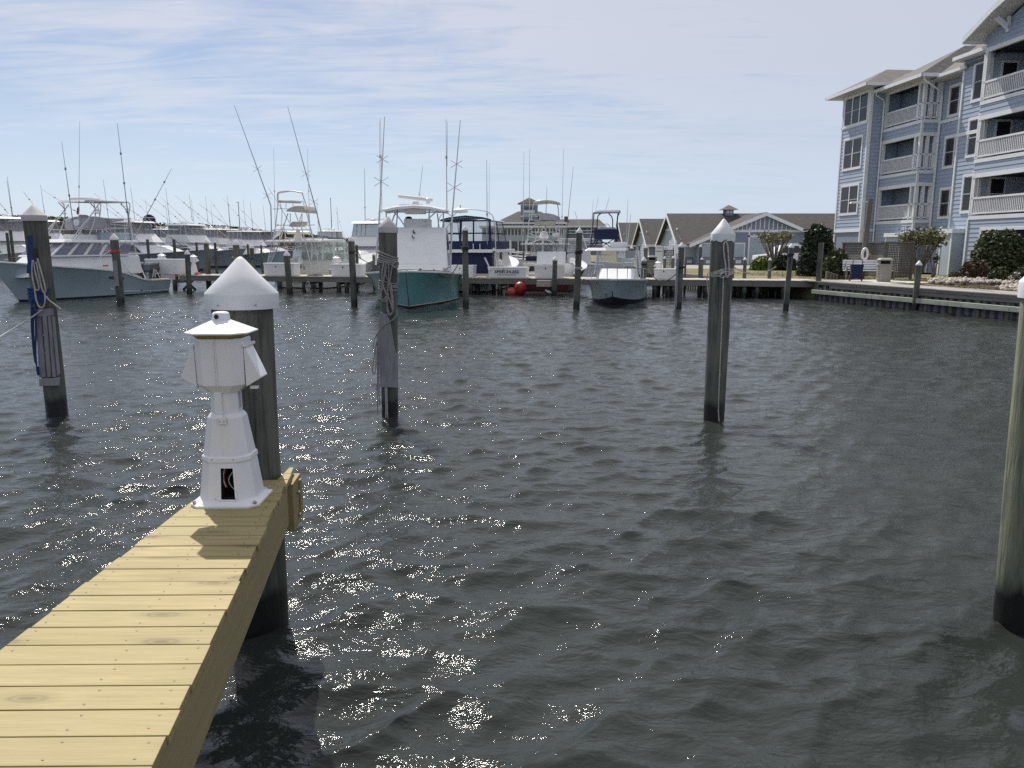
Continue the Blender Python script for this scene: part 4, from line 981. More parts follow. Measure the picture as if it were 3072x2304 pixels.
MT['shingle_dk'] = shingle('shingles_dark', (0.055, 0.05, 0.052), (0.095, 0.09, 0.09))
def quad_roof(mb, pts, th=.12):
    n = (Vector(pts[1]) - Vector(pts[0])).cross(Vector(pts[2]) - Vector(pts[0])); n.normalize()
    if n.z < 0: n = -n
    mb.prism(pts, n * -th)
MT['inner_shade'] = pm('inner_wall_shaded', (0.022, 0.029, 0.042), 0.8, 0.08, 1.0)  # shade of the balcony recesses painted into the wall and ceiling colour
MT['screen'] = clear_vinyl('insect_screen', (0.015, 0.017, 0.022), 0.5, 0.7)
def condo():
    PH = R(4.5); root = thing('condo_building', 'four storey blue lap sided condominium with white balcony railings at the right', 'apartment building', (25.2, 51.4, 0), PH)
    rng = random.Random(21)
    P = lambda n, mb, mt, **k: part(n, mb, mt, root, **k)
    G0 = .95; EXP = .24
    def board_mesh(w):
        # a lap board 1 m long scaled in y; profile tilted so that the lower edge stands proud
        return mesh_of(MB().prism([(-.028, -.5, 0), (-.004, -.5, EXP + .02), (0.01, -.5, EXP + .02), (0.01, -.5, 0)], (0, 1, 0)), 'siding_board', MT['siding'])
    bme = board_mesh(1)
    count = [0]
    def boards(xl, y0, y1, z0, z1, individually=True):
        """lap siding on a wall that faces -x"""
        z = z0; stuff = MB()
        while z < z1 - .03:
            h = min(EXP, z1 - z)
            if individually and count[0] < 290 and h > EXP * .6:
                o = part('siding_board', bme, None, root, loc=(xl, (y0 + y1) / 2, z)); o.scale = (1, y1 - y0, h / EXP if h < EXP else 1); count[0] += 1
            else:
                stuff.prism([(xl - .028, y0, z), (xl - .004, y0, z + h), (xl + .01, y0, z + h), (xl + .01, y0, z)], (0, y1 - y0, 0))
            z += EXP
        if stuff.v: P('siding', stuff, MT['siding'], kind='stuff')
    def boards_y(yl, x0, x1, z0, z1):
        """lap siding on a wall that faces -y"""
        z = z0; q = MB()
        while z < z1 - .03:
            h = min(EXP, z1 - z); q.prism([(x0, yl - .028, z), (x0, yl - .004, z + h), (x0, yl + .01, z + h), (x0, yl + .01, z)], (x1 - x0, 0, 0)); z += EXP
        P('siding', q, MT['siding'], kind='stuff')
    core = MB()
    core.b2((-.98, 2.73, G0), (8, 6.22, 13.0)); core.b2((1.12, -4.9, G0), (8, 2.73, 12.6)); core.b2((.37, -7.2, G0), (8, -4.9, 13.2))
    P('wall', core, MT['siding_grey'])
    # tower
    boards(-1.0, 2.71, 6.25, 3.75, 10.95); boards(-.9, 2.9, 6.1, G0, 3.6)
    boards_y(2.71, -1.0, 1.1, G0, 13.0)
    tr = lambda a, b: P('trim_board', MB().b2(a, b), MT['trim'], bevel=0.006)
    for y in (6.20, 2.66): tr((-1.05, y, G0), (-.93, y + .14, 13.0))
    tr((-1.06, 2.64, 3.58), (-.94, 6.35, 3.78)); tr((-1.05, 2.64, 10.78), (-.95, 6.35, 10.96)); tr((-1.05, 2.6, 12.85), (-.95, 6.35, 13.0))
    tr((-.97, 2.62, G0), (-.83, 2.73, 13.0))
    for z in (3.6,): tr((-1.0, 2.64, z), (.0, 2.70, z + .18))
    def window(xl, y0, y1, z0, z1, n, blind=0.0, lab=None):
        f = P('window', MB().b2((xl - .075, y0 - .13, z0 - .14), (xl + .02, y1 + .13, z0)).b2((xl - .075, y0 - .13, z1), (xl + .02, y1 + .13, z1 + .16)).b2((xl - .07, y0 - .13, z0), (xl + .02, y0, z1)).b2((xl - .07, y1, z0), (xl + .02, y1 + .13, z1)), MT['trim'], bevel=0.005)
        if lab: f['label'] = lab
        w = (y1 - y0) / n
        for i in range(n):
            ya, yb = y0 + i * w + .05, y0 + (i + 1) * w - .05
            part('pane', MB().b2((xl - .03, ya, z0 + .03), (xl - .02, yb, z1 - .03)), MT['win_glass'], f)
            _s = part('sash', MB().b2((xl - .055, ya, (z0 + z1) / 2 - .03), (xl - .03, yb, (z0 + z1) / 2 + .03)).b2((xl - .055, ya, z0), (xl - .025, yb, z0 + .05)).b2((xl - .055, ya, z1 - .05), (xl - .025, yb, z1)), MT['grey_canvas'], f, kind='stuff')
            if i: part('mullion', MB().b2((xl - .068, ya - .1, z0), (xl + .02, ya, z1)), MT['trim'], f)
            if blind: part('blind', MB().b2((xl - .019, ya + .02, z0 + (0 if blind < 0 else (z1 - z0) * (1 - blind))), (xl - .012, yb - .02, z1 - .04)), MT['blind'], f)
    window(-1.0, 2.95, 5.95, 10.98, 12.8, 3); window(-1.0, 3.35, 5.65, 8.0, 9.95, 2); window(-1.0, 3.35, 5.65, 4.9, 6.75, 2)
    for z0, z1 in ((4.4, 6.0), (7.4, 9.05), (10.4, 12.0)): window(1.1, -4.5, -2.7, z0, z1, 2)
    # middle window wall and the lit face
    boards(1.1, -4.9, -1.76, G0, 12.5); boards(.35, -7.2, -4.9, G0, 13.0)
    tr((.28, -4.98, G0), (.42, -4.84, 13.0)); tr((1.03, -1.9, G0), (1.12, -1.74, 12.5))
    tr((1.02, -4.9, 10.02), (1.09, -1.8, 10.2)); tr((.27, -7.2, 8.85), (.33, -4.9, 9.05)); 
    def small_window(z0):
        window(.35, -6.6, -5.9, z0, z0 + 1.9, 1)
    for z in (4.6, 7.7, 10.7): small_window(z)
    # balconies
    def balcony(xl, y0, y1, floors, top, ret=None, far_wall=False, back=2.4):
        """y0 near end, y1 far end"""
        for i, f in enumerate(floors):
            zt = f + 2.02 if i < len(floors) - 1 else top
            nf = floors[i + 1] if i < len(floors) - 1 else None
            P('balcony_floor', MB().b2((xl + .06, y0, f - .22), (back, y1, f - .02)), MT['soffit'])
            tr((xl - .05, y0 - .05, f - .24), (xl + .10, y1, f - .04))
            tr((xl - .04, y0 - .04, zt), (xl + .12, y1, zt + .22))
            if nf: boards(xl, y0, y1, zt + .22, nf - .24, True)
            P('ceiling', MB().b2((xl + .12, y0 + .05, zt + .1), (back, y1, zt + .2)), MT['inner_shade'])
            for (a, b) in ((f + .88, f + .98), (f + .06, f + .14)):
                P('rail', MB().b2((xl - .02, y0, a), (xl + .07, y1, b)), MT['trim'])
            q = MB(); y = y0 + .1
            while y < y1: q.box((xl + .025, y, f + .5), (.04, .045, .76)); y += .135
            P('balusters', q, MT['trim'], kind='stuff')
            cols = [(xl - .02, y1 - .22, .2), (xl - .02, y0 + .0, .2), (xl - .02, y0 + .5, .16)]
            for cx, cy, w in cols: P('column', MB().b2((cx, cy, f), (cx + w, cy + w, zt + .02)), MT['trim'], bevel=0.008)
            P('glass_door', MB().b2((back - .06, y0 + .5, f), (back - .01, y0 + 2.3, f + 2.0)), MT['win_glass'])
            P('door_frame', MB().b2((back - .08, y0 + .4, f), (back - .02, y0 + .5, f + 2.08)).b2((back - .08, y0 + 2.3, f), (back - .02, y0 + 2.4, f + 2.08)).b2((back - .08, y0 + .4, f + 2.0), (back - .02, y0 + 2.4, f + 2.1)), MT['trim'])
            P('ceiling_fan', MB().lathe([(.02, 0), (.02, .2), (.10, .22), (.10, .30), (0, .31)], 8, (xl + 1.2, (y0 + y1) / 2, zt - .2)).box((xl + 1.2, (y0 + y1) / 2, zt - .02), (1.1, .12, .015)).box((xl + 1.2, (y0 + y1) / 2, zt - .02), (.12, 1.1, .015)), MT['soffit'])
            if ret is not None:
                tr((xl + .10, y0 - .06, f - .24), (ret, y0 + .03, f - .04)); tr((xl + .12, y0 - .05, zt), (ret, y0 + .04, zt + .22))
                if nf: boards_y(y0, xl, ret, zt + .22, nf - .24); tr((xl - .04, y0 - .05, zt + .2), (xl + .09, y0 + .06, nf - .2))
                for (a, b) in ((f + .88, f + .98), (f + .06, f + .14)): P('rail', MB().b2((xl + .07, y0, a), (ret, y0 + .08, b)), MT['trim'])
                q = MB(); x = xl + .35
                while x < ret - .1: q.box((x, y0 + .04, f + .5), (.045, .04, .76)); x += .135
                P('balusters', q, MT['trim'], kind='stuff')
                for cx in (xl + .42, ret - .2): P('column', MB().b2((cx, y0, f), (cx + .17, y0 + .17, zt + .02)), MT['trim'], bevel=0.008)
        # inner walls
        P('inner_wall', MB().b2((back, y0, floors[0]), (back + .1, y1, top + .2)), MT['inner_shade'])
    balcony(0.0, -1.76, 2.66, (4.3, 7.32, 10.36), 12.5, ret=1.1, back=3.2)
    hole = 0
    boards(0.0, -1.76, 2.66, 2.2 - .96, 4.06, True)
    boards_y(-1.76, 0, 1.1, 3.0, 4.06); tr((-.04, -1.82, 2.95), (.1, -1.7, 4.1))
    P('wall', MB().b2((.03, -1.7, G0), (1.1, 2.66, 4.05)), MT['siding_grey'])
    balcony(-.15, -16.5, -7.3, (4.3, 7.36, 10.42), 12.9, ret=None, back=3.0)
    # the far side wall of the right balconies, with a window on each floor
    for f in (4.3, 7.36, 10.42):
        P('inner_wall', MB().b2((.35, -7.34, f), (3.0, -7.2, f + 2.5)), MT['siding_pale'])
        w = P('window', MB().b2((.75, -7.40, f + .25), (1.75, -7.35, f + 2.1)), MT['trim'])
        part('pane', MB().b2((.87, -7.42, f + .4), (1.63, -7.405, f + 1.15)), MT['win_glass'], w); part('pane', MB().b2((.87, -7.42, f + 1.22), (1.63, -7.405, f + 1.98)), MT['win_glass'], w)
        for cx in (-.17, .12): P('column', MB().b2((cx, -7.42, f), (cx + .18, -7.24, f + 2.4)), MT['trim'], bevel=0.008)
    # right tower below the first balcony: garage opening
    boards(-.15, -16.5, -7.3, 3.6, 4.06, True); boards(-.15, -8.4, -7.3, G0, 3.6, True)
    tr((-.22, -7.36, G0), (-.1, -7.22, 4.06)); tr((-.2, -8.5, G0), (-.08, -8.36, 3.5)); tr((-.2, -16.5, 3.45), (-.08, -8.36, 3.62))
    P('wall', MB().b2((-.1, -8.4, G0), (8, -7.3, 4.0)).b2((4, -16.5, G0), (8, -8.4, 13)), MT['siding_grey'])
    P('garage_column', MB().b2((.1, -9.3, G0), (.4, -8.9, 3.5)), MT['grey_post'])
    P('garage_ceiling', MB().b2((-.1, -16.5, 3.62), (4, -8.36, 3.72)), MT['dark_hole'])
    # gable over the right balconies
    boards(-.15, -16.5, -7.3, 13.12, 14.0, False)
    gb = MB().prism([(-.12, -7.3, 13.1), (-.12, -16.5, 13.1), (-.12, -16.5, 16.2), (-.12, -12, 15.5), (-.12, -9.0, 14.25), (-.12, -7.3, 13.5)], (.1, 0, 0)); P('gable_wall', gb, MT['siding'])
    q = MB(); rk = [(-6.9, 13.55), (-9.1, 14.55), (-12.2, 15.6), (-17, 16.6)]
    for (ya, za), (yb, zb) in zip(rk[:-1], rk[1:]):
        quad_roof(q, [(-1.25, ya, za + .25), (8, ya, za + .25), (8, yb, zb + .25), (-1.25, yb, zb + .25)], .1)
    P('gable_roof', q, MT['shingle'])
    q = MB(); so = MB()
    for (ya, za), (yb, zb) in zip(rk[:-1], rk[1:]):
        q.hexa([(-1.28, ya, za - .08), (-1.22, ya, za - .08), (-1.22, yb, zb - .08), (-1.28, yb, zb - .08), (-1.28, ya, za + .24), (-1.22, ya, za + .24), (-1.22, yb, zb + .24), (-1.28, yb, zb + .24)])
        so.hexa([(-1.2, ya, za + .0), (.0, ya, za + .0), (.0, yb, zb + .0), (-1.2, yb, zb + .0), (-1.2, ya, za + .06), (.0, ya, za + .06), (.0, yb, zb + .06), (-1.2, yb, zb + .06)])
    q.b2((-1.26, -6.95, 13.42), (8, -6.85, 13.72))
    P('rake_board', q, MT['trim']); P('soffit', so, MT['soffit'])
    br = MB().hexa([(-1.0, -9.05, 14.15), (-.85, -9.05, 14.3), (-.85, -8.9, 14.3), (-1.0, -8.9, 14.15), (-.2, -9.05, 13.6), (-.2, -9.05, 13.85), (-.2, -8.9, 13.85), (-.2, -8.9, 13.6)]); P('eave_bracket', br, MT['trim'])
    br = MB().b2((-.3, -9.05, 13.55), (-.17, -8.9, 14.3)); P('eave_bracket', br, MT['trim'])
    # roofs, gutters
    def hip(x0, x1, y0, y1, z, ridge, nm='roof'):
        a, b, c, d = (x0, y0, z), (x1, y0, z), (x1, y1, z), (x0, y1, z); e, f = ridge
        q = MB(); q.add([a, b, c, d, e, f], [(0, 1, 5, 4), (1, 2, 5), (2, 3, 4, 5), (3, 0, 4), (0, 3, 2, 1)]); P(nm, q, MT['shingle'])
        g = MB()
        for (p1, p2) in ((((x0 - .05), y0 - .05), (x0 - .05, y1 + .05)), ((x0 - .05, y0 - .05), (x1, y0 - .05)), ((x0 - .05, y1 + .05), (x1, y1 + .05))):
            g.b2((min(p1[0], p2[0]) - .04, min(p1[1], p2[1]) - .04, z - .22), (max(p1[0], p2[0]) + .04, max(p1[1], p2[1]) + .04, z - .02))
        P('gutter', g, MT['trim']); P('soffit', MB().b2((x0, y0, z - .20), (x1, y1, z - .14)), MT['soffit'])
    hip(-1.85, 8, 1.75, 7.15, 13.2, ((1.0, 4.6, 14.6), (6.0, 4.6, 14.6)))
    hip(-.8, 8, -2.65, 3.3, 12.86, ((3.2, -.4, 15.0), (7, -.4, 15.0)))
    q = MB(); quad_roof(q, [(.2, -7.5, 12.75), (.2, 1.5, 12.75), (6, 1.5, 16.2), (6, -7.5, 16.2)]); quad_roof(q, [(.2, -7.5, 13.3), (.2, -4.6, 13.3), (6, -4.6, 16.4), (6, -7.5, 16.4)]); P('roof', q, MT['shingle'])
    P('gutter', MB().b2((.1, -5.2, 12.56), (.26, -2.7, 12.74)).b2((-.2, -7.4, 13.08), (.2, -4.5, 13.28)), MT['trim']); P('soffit', MB().b2((.2, -5.0, 12.5), (1.1, -1.8, 12.58)).b2((-.1, -7.2, 13.0), (.4, -4.6, 13.08)), MT['soffit'])
    # downpipes
    P('downpipe', MB().tube([(-.75, 2.5, 12.7), (-.75, 2.5, 12.5), (-.15, 2.55, 12.2), (-.12, 2.55, 12.0), (-.12, 2.55, G0)], .055, 6), MT['trim'], smooth=50)
    P('downpipe', MB().tube([(-.6, -2.55, 12.7), (-.6, -2.55, 12.5), (.95, -2.0, 11.9), (1.0, -2.0, 11.6), (1.0, -2.0, G0)], .055, 6), MT['trim'], smooth=50)
    # porch pier with white cap and lattice doorway
    for (y0, y1, zz_) in ((-6.3, -5.2, 3.35), (-1.2, .6, 3.2)):
        P('porch_pier', MB().b2((-.35, y0, G0), (.34, y1, zz_)), MT['siding_pale']); tr((-.45, y0 - .1, zz_), (.36, y1 + .1, zz_ + .25))
        for y in (y0, y1 - .12): tr((-.38, y, G0), (-.34, y + .12, zz_))
    dr = P('lattice_door', MB().b2((1.0, -4.5, G0), (1.08, -4.38, 3.0)).b2((1.0, -3.0, G0), (1.08, -2.88, 3.0)).b2((1.0, -4.5, 2.88), (1.08, -2.88, 3.05)), MT['trim'])
    q = MB(); y = -4.36
    while y < -3.02: q.b2((1.03, y, G0), (1.05, y + .05, 2.9)); y += .125
    z = G0 + .1
    while z < 2.85: q.b2((1.05, -4.38, z), (1.065, -3.0, z + .05)); z += .125
    s = part('slats', q, MT['grey_canvas'], dr); s['kind'] = 'stuff'
    part('backing', MB().b2((1.07, -4.4, G0), (1.085, -3, 2.9)), MT['dark_hole'], dr)
condo()

# ------------------------------------------------------------------ boathouses
def boathouse(y0, x0, x1, depth, label, wing=True):
    root = thing('boathouse', label, 'boathouse', (x0, y0, LANDZ), 0, None)
    P = lambda n, mb, mt, **k: part(n, mb, mt, root, **k)
    L = x1 - x0; ze = 2.2; za = 5.0; ym = depth / 2
    P('wall', MB().b2((0, 0, 0), (L, depth, ze)).prism([(0, 0, ze), (0, depth, ze), (0, ym, za - .25)], (.12, 0, 0)), MT['siding_grey'])
    q = MB(); z = .05
    while z < za - .5:     # lap siding of the gable end
        half = ym if z < ze else ym * (za - .25 - z) / (za - .25 - ze)
        q.prism([(-.03, ym - half, z), (-.008, ym - half, z + .2), (-.002, ym - half, z + .2), (-.002, ym - half, z)], (0, 2 * half, 0)); z += .2
    P('siding', q, MT['siding_pale'], kind='stuff')
    q = MB(); o = .5
    quad_roof(q, [(-o, -o, ze - .25), (L + .3, -o, ze - .25), (L + .3, ym, za), (-o, ym, za)], .14); quad_roof(q, [(-o, depth + o, ze - .25), (L + .3, depth + o, ze - .25), (L + .3, ym, za), (-o, ym, za)], .14)
    P('roof', q, MT['shingle_dk'])
    q = MB()
    for (ya, yb) in ((-o, ym), (depth + o, ym)):
        q.hexa([(-o - .05, ya, ze - .62), (-o, ya, ze - .62), (-o, yb, za - .36), (-o - .05, yb, za - .36), (-o - .05, ya, ze - .3), (-o, ya, ze - .3), (-o, yb, za - .04), (-o - .05, yb, za - .04)])
    q.b2((-o, -o - .06, ze - .55), (L + .3, -o, ze - .28))
    P('rake_board', q, MT['trim']); P('soffit', MB().b2((-o, -o, ze - .5), (L, 0, ze - .44)), MT['soffit'])
    P('trim_board', MB().b2((-.06, 1.6, 3.3), (-.035, depth - 1.6, 3.5)).b2((-.06, -.02, 0), (-.03, .2, ze)).b2((-.06, depth - .2, 0), (-.03, depth, ze)), MT['trim'])
    for yy in (2.5, 6.2): 
        f = P('window', MB().b2((-.06, yy, .9), (-.03, yy + 1.1, 1.9)), MT['trim']); part('pane', MB().b2((-.075, yy + .12, 1.0), (-.06, yy + .98, 1.8)), MT['dark_glass'], f)
    return root, P
b1_, P = boathouse(75, 16.2, 34.5, 10.0, 'nearest blue grey boathouse with a wide batten gable and garage doors')
def front(px0, px1, py0, py1, Y=73.5):
    a = at_y(px0, py1, Y); b = at_y(px1, py0, Y); return (a.x - 16.2, a.z - LANDZ, b.x - 16.2, b.z - LANDZ)
wl = -1.5
x0, _, x1, _ = front(2092, 2421, 700, 790)
gx, gz = front(2295, 2295, 637, 637)[2:4]; xe = x1
P('wall', MB().prism([(x0, wl, 0), (x1, wl, 0), (x1, wl, 2.95), (gx, wl, gz - .25), (x0, wl, 2.1)], (0, 1.6, 0)), MT['siding_grey'])
q = MB(); quad_roof(q, [(x0 - .9, wl - .5, 1.95), (gx, wl - .5, gz), (gx, 5, gz), (x0 - .9, 5, 1.95)], .14); quad_roof(q, [(x1 + .5, wl - .5, 2.95), (gx, wl - .5, gz), (gx, 5, gz), (x1 + .5, 5, 2.95)], .14)
P('wing_roof', q, MT['shingle_dk'])
q = MB()
for (xa, za_) in ((x0 - .9, 1.95), (x1 + .5, 2.95)):
    q.hexa([(xa, wl - .56, za_ - .34), (xa, wl - .5, za_ - .34), (gx, wl - .5, gz - .34), (gx, wl - .56, gz - .34), (xa, wl - .56, za_ - .02), (xa, wl - .5, za_ - .02), (gx, wl - .5, gz - .02), (gx, wl - .56, gz - .02)])
P('rake_board', q, MT['trim'])
zb = front(2200, 2200, 693, 693)[3]; P('trim_board', MB().b2((x0 + 2.6, wl - .06, zb - .12), (x1, wl - .01, zb + .12)), MT['trim'], bevel=.01)
for i in range(16):
    xx = front(2176 + 13.2 * i, 2176 + 13.2 * i, 650, 650)[0]
    zt = (gz - .3) - abs(xx - gx) * ((gz - 1.95) / (gx - x0 + .9) if xx < gx else (gz - 2.95) / (x1 + .5 - gx)) - .08
    if zt > zb + .2: P('batten', MB().b2((xx - .04, wl - .04, zb + .12), (xx + .04, wl - .01, zt)), MT['trim'])
for (a, b, t_, bt, mt_) in ((2055, 2083, 732, 771, 'siding_pale'), (2104, 2150, 732, 771, 'siding_pale'), (2201, 2232, 732, 771, 'siding_pale'), (2352, 2390, 733, 780, 'siding_pale')):
    xa, za_, xb, zb2 = front(a, b, t_, bt, 75 if a < 2090 else 73.5); yy = -.0 if a < 2090 else wl
    f = P('shutter_panel', MB().b2((xa, yy - .05, za_), (xb, yy - .012, zb2)), MT[mt_]); part('frame', MB().b2((xa - .1, yy - .07, zb2), (xb + .1, yy - .012, zb2 + .12)).b2((xb, yy - .07, .05), (xb + .1, yy - .012, zb2)).b2((xa - .1, yy - .07, .05), (xa, yy - .012, zb2)), MT['trim'], f)
    xm = (xa + xb) / 2; P('vent', MB().b2((xm - .25, yy - .05, .12), (xm + .25, yy - .012, .42)), MT['trim'])
xa, za_, xb, zb2 = front(2245, 2315, 711, 790)
gd = P('garage_door', MB().b2((xa, wl - .04, .02), (xb, wl - .012, zb2)), MT['siding_pale'])
part('door_frame', MB().b2((xa - .14, wl - .07, .02), (xa, wl - .012, zb2 + .9)).b2((xa - .14, wl - .07, zb2), (xb + .14, wl - .012, zb2 + .14)), MT['trim'], gd)
for i in range(1, 5): part('door_seam', MB().b2((xa, wl - .046, zb2 * i / 5 - .012), (xb, wl - .04, zb2 * i / 5 + .012)), MT['siding_grey'], gd)
cx = at_y(2185, 640, 80).x - 16.2
cu = P('cupola', MB().b2((cx - .42, 4.6, 4.7), (cx + .42, 5.45, 5.35)), MT['siding_grey']); part('cupola_roof', MB().add([(cx - .82, 4.2, 5.35), (cx + .82, 4.2, 5.35), (cx + .82, 5.85, 5.35), (cx - .82, 5.85, 5.35), (cx, 5.03, 5.85)], [(0, 1, 4), (1, 2, 4), (2, 3, 4), (3, 0, 4), (0, 3, 2, 1)]), MT['shingle'], cu)
part('cupola_window', MB().b2((cx - .3, 4.57, 5.0), (cx - .04, 4.6, 5.28)).b2((cx + .04, 4.57, 5.0), (cx + .3, 4.6, 5.28)), MT['trim'], cu)
boathouse(91, 16.0, 34, 9.5, 'second boathouse behind with only its gable end and dark roof showing')
boathouse(107, 15.6, 34, 9.5, 'farthest boathouse, a dark roof beside the navy tower boat')
# ------------------------------------------------------------------ marina hotel with the look-out tower
def hotel():
    Y = 150.0; o = at_y(1590, 740, Y)
    root = thing('marina_hotel', 'two storey blue grey marina building with a square look-out tower on its hip roof', 'building', (o.x, Y, LANDZ), 0)
    P = lambda n, mb, mt, **k: part(n, mb, mt, root, **k)
    c = lambda px, py: ((lambda v: (v.x - o.x, v.z - LANDZ))(at_y(px, py, Y)))
    x0 = c(1446, 700)[0]; x1 = c(1700, 700)[0]; ze = c(1500, 683)[1]; xr1 = c(1812, 700)[0]
    P('wall', MB().b2((x0, 0, 0), (x1, 20, ze)), MT['siding_pale'])
    P('eave', MB().b2((x0 - .5, -.8, ze), (x1 + .5, 20, ze + .35)), MT['trim'])
    q = MB(); xa = c(1483, 674)[0]; za = c(1590, 628)[1]; q.add([(xa, .5, ze + .9), (x1, .5, ze + .9), (x1, 20, ze + .9), (xa, 20, ze + .9), (-2.2, 9, za), (2.2, 9, za)], [(0, 1, 5, 4), (1, 2, 5), (2, 3, 4, 5), (3, 0, 4)]); P('roof', q, MT['shingle_dk'])
    P('upper_wall', MB().b2((xa + .5, .9, ze + .3), (x1 - .5, 19, ze + .95)), MT['siding_grey']); P('trim_board', MB().b2((xa, .4, ze + .78), (x1, .52, ze + .98)), MT['trim'])
    ta, tz = c(1563, 608); tb = c(1615, 608)[0]; tp = c(1590, 588)[1]
    t = P('tower', MB().b2((ta, 3, ze + 1), (tb, 3 + tb - ta, tz)), MT['siding_grey'])
    part('tower_roof', MB().add([(ta - .6, 2.4, tz), (tb + .6, 2.4, tz), (tb + .6, 3.6 + tb - ta, tz), (ta - .6, 3.6 + tb - ta, tz), ((ta + tb) / 2, 3 + (tb - ta) / 2, tp)], [(0, 1, 4), (1, 2, 4), (2, 3, 4), (3, 0, 4), (0, 3, 2, 1)]), MT['shingle_dk'], t)
    part('trim_board', MB().b2((ta - .1, 2.9, tz - .35), (tb + .1, 3, tz - .05)).b2((ta + .6, 2.92, tz - 1.75), (tb - .6, 3, tz - 1.3)).b2((ta, 2.92, ze + 2.1), (tb, 3, ze + 2.35)), MT['trim'], t)
    part('louver', MB().b2((ta + .7, 2.9, tz - 1.1), (tb - .7, 2.98, tz - .75)), MT['dark_glass'], t)
    part('band', MB().b2((ta + .4, 2.9, tz - 2.5), (tb - .4, 2.98, tz - 1.9)), MT['siding_pale'], t)
    z1, z0 = c(1500, 688)[1], c(1500, 704)[1]
    px = 1450
    while px < 1690:
        xa_, xb_ = c(px, 700)[0], c(px + 8, 700)[0]; f = P('window', MB().b2((xa_, -.08, z0), (xb_, -.01, z1)), MT['dark_glass']); part('frame', MB().b2((xb_, -.1, z0 - .1), (xb_ + .14, -.01, z1 + .1)), MT['trim'], f); px += 10.5
    z1, z0 = c(1500, 724)[1], .1
    for a, b in ((1462, 1487), (1491, 1528), (1534, 1575), (1582, 1625), (1632, 1690)):
        f = P('shopfront', MB().b2((c(a, 700)[0], -.08, z0), (c(b, 700)[0], -.01, z1)), MT['dark_glass']); part('frame', MB().b2((c(b, 700)[0], -.5, 0), (c(b, 700)[0] + .4, -.1, z1 + .2)), MT['trim'], f)
        m_ = (c(a, 700)[0] + c(b, 700)[0]) / 2; part('mullion', MB().b2((m_ - .08, -.1, z0), (m_ + .08, -.08, z1)), MT['trim'], f)
    P('awning_sign', MB().b2((c(1466, 718)[0], -.3, c(1, 727)[1]), (c(1482, 718)[0], -.1, c(1, 718)[1])), MT['gel_royal'])
    # right wing
    zr = c(1750, 676)[1]; P('wing_wall', MB().b2((x1, 4, 0), (xr1, 14, zr)), MT['siding_grey'])
    q = MB(); zk = c(1750, 653)[1]; quad_roof(q, [(c(1683, 660)[0], 3.2, zr), (xr1 + .8, 3.2, zr), (xr1, 9, zk), (c(1683, 660)[0], 9, zk)], .2); quad_roof(q, [(c(1683, 660)[0], 14.8, zr), (xr1 + .8, 14.8, zr), (xr1, 9, zk), (c(1683, 660)[0], 9, zk)], .2); P('wing_roof', q, MT['shingle_dk'])
    P('trim_board', MB().b2((x1, 3.05, zr - .3), (xr1 + .8, 3.2, zr)), MT['trim'])
    for r_, (ya, yb) in enumerate(((680, 700), (718, 735))):
        for a in (1705, 1722, 1738, 1757, 1776, 1794):
            f = P('window', MB().b2((c(a, 700)[0], 3.9, c(1, yb)[1]), (c(a + 9, 700)[0], 3.98, c(1, ya + 3)[1])), MT['dark_glass']); part('frame', MB().b2((c(a + 9, 700)[0], 3.86, c(1, yb)[1]), (c(a + 10.5, 700)[0], 3.98, c(1, ya)[1])), MT['trim'], f)
        P('railing', MB().b2((x1, 3.0, c(1, yb)[1]), (xr1, 3.1, c(1, yb)[1] + .12)).b2((x1, 3.0, c(1, yb - 8)[1]), (xr1, 3.1, c(1, yb - 8)[1] + .12)), MT['trim'])
    P('chimney', MB().b2((c(1701, 650)[0], 7, zk - .5), (c(1711, 650)[0], 8.5, zk + .5)), MT['grey_post'])
hotel()
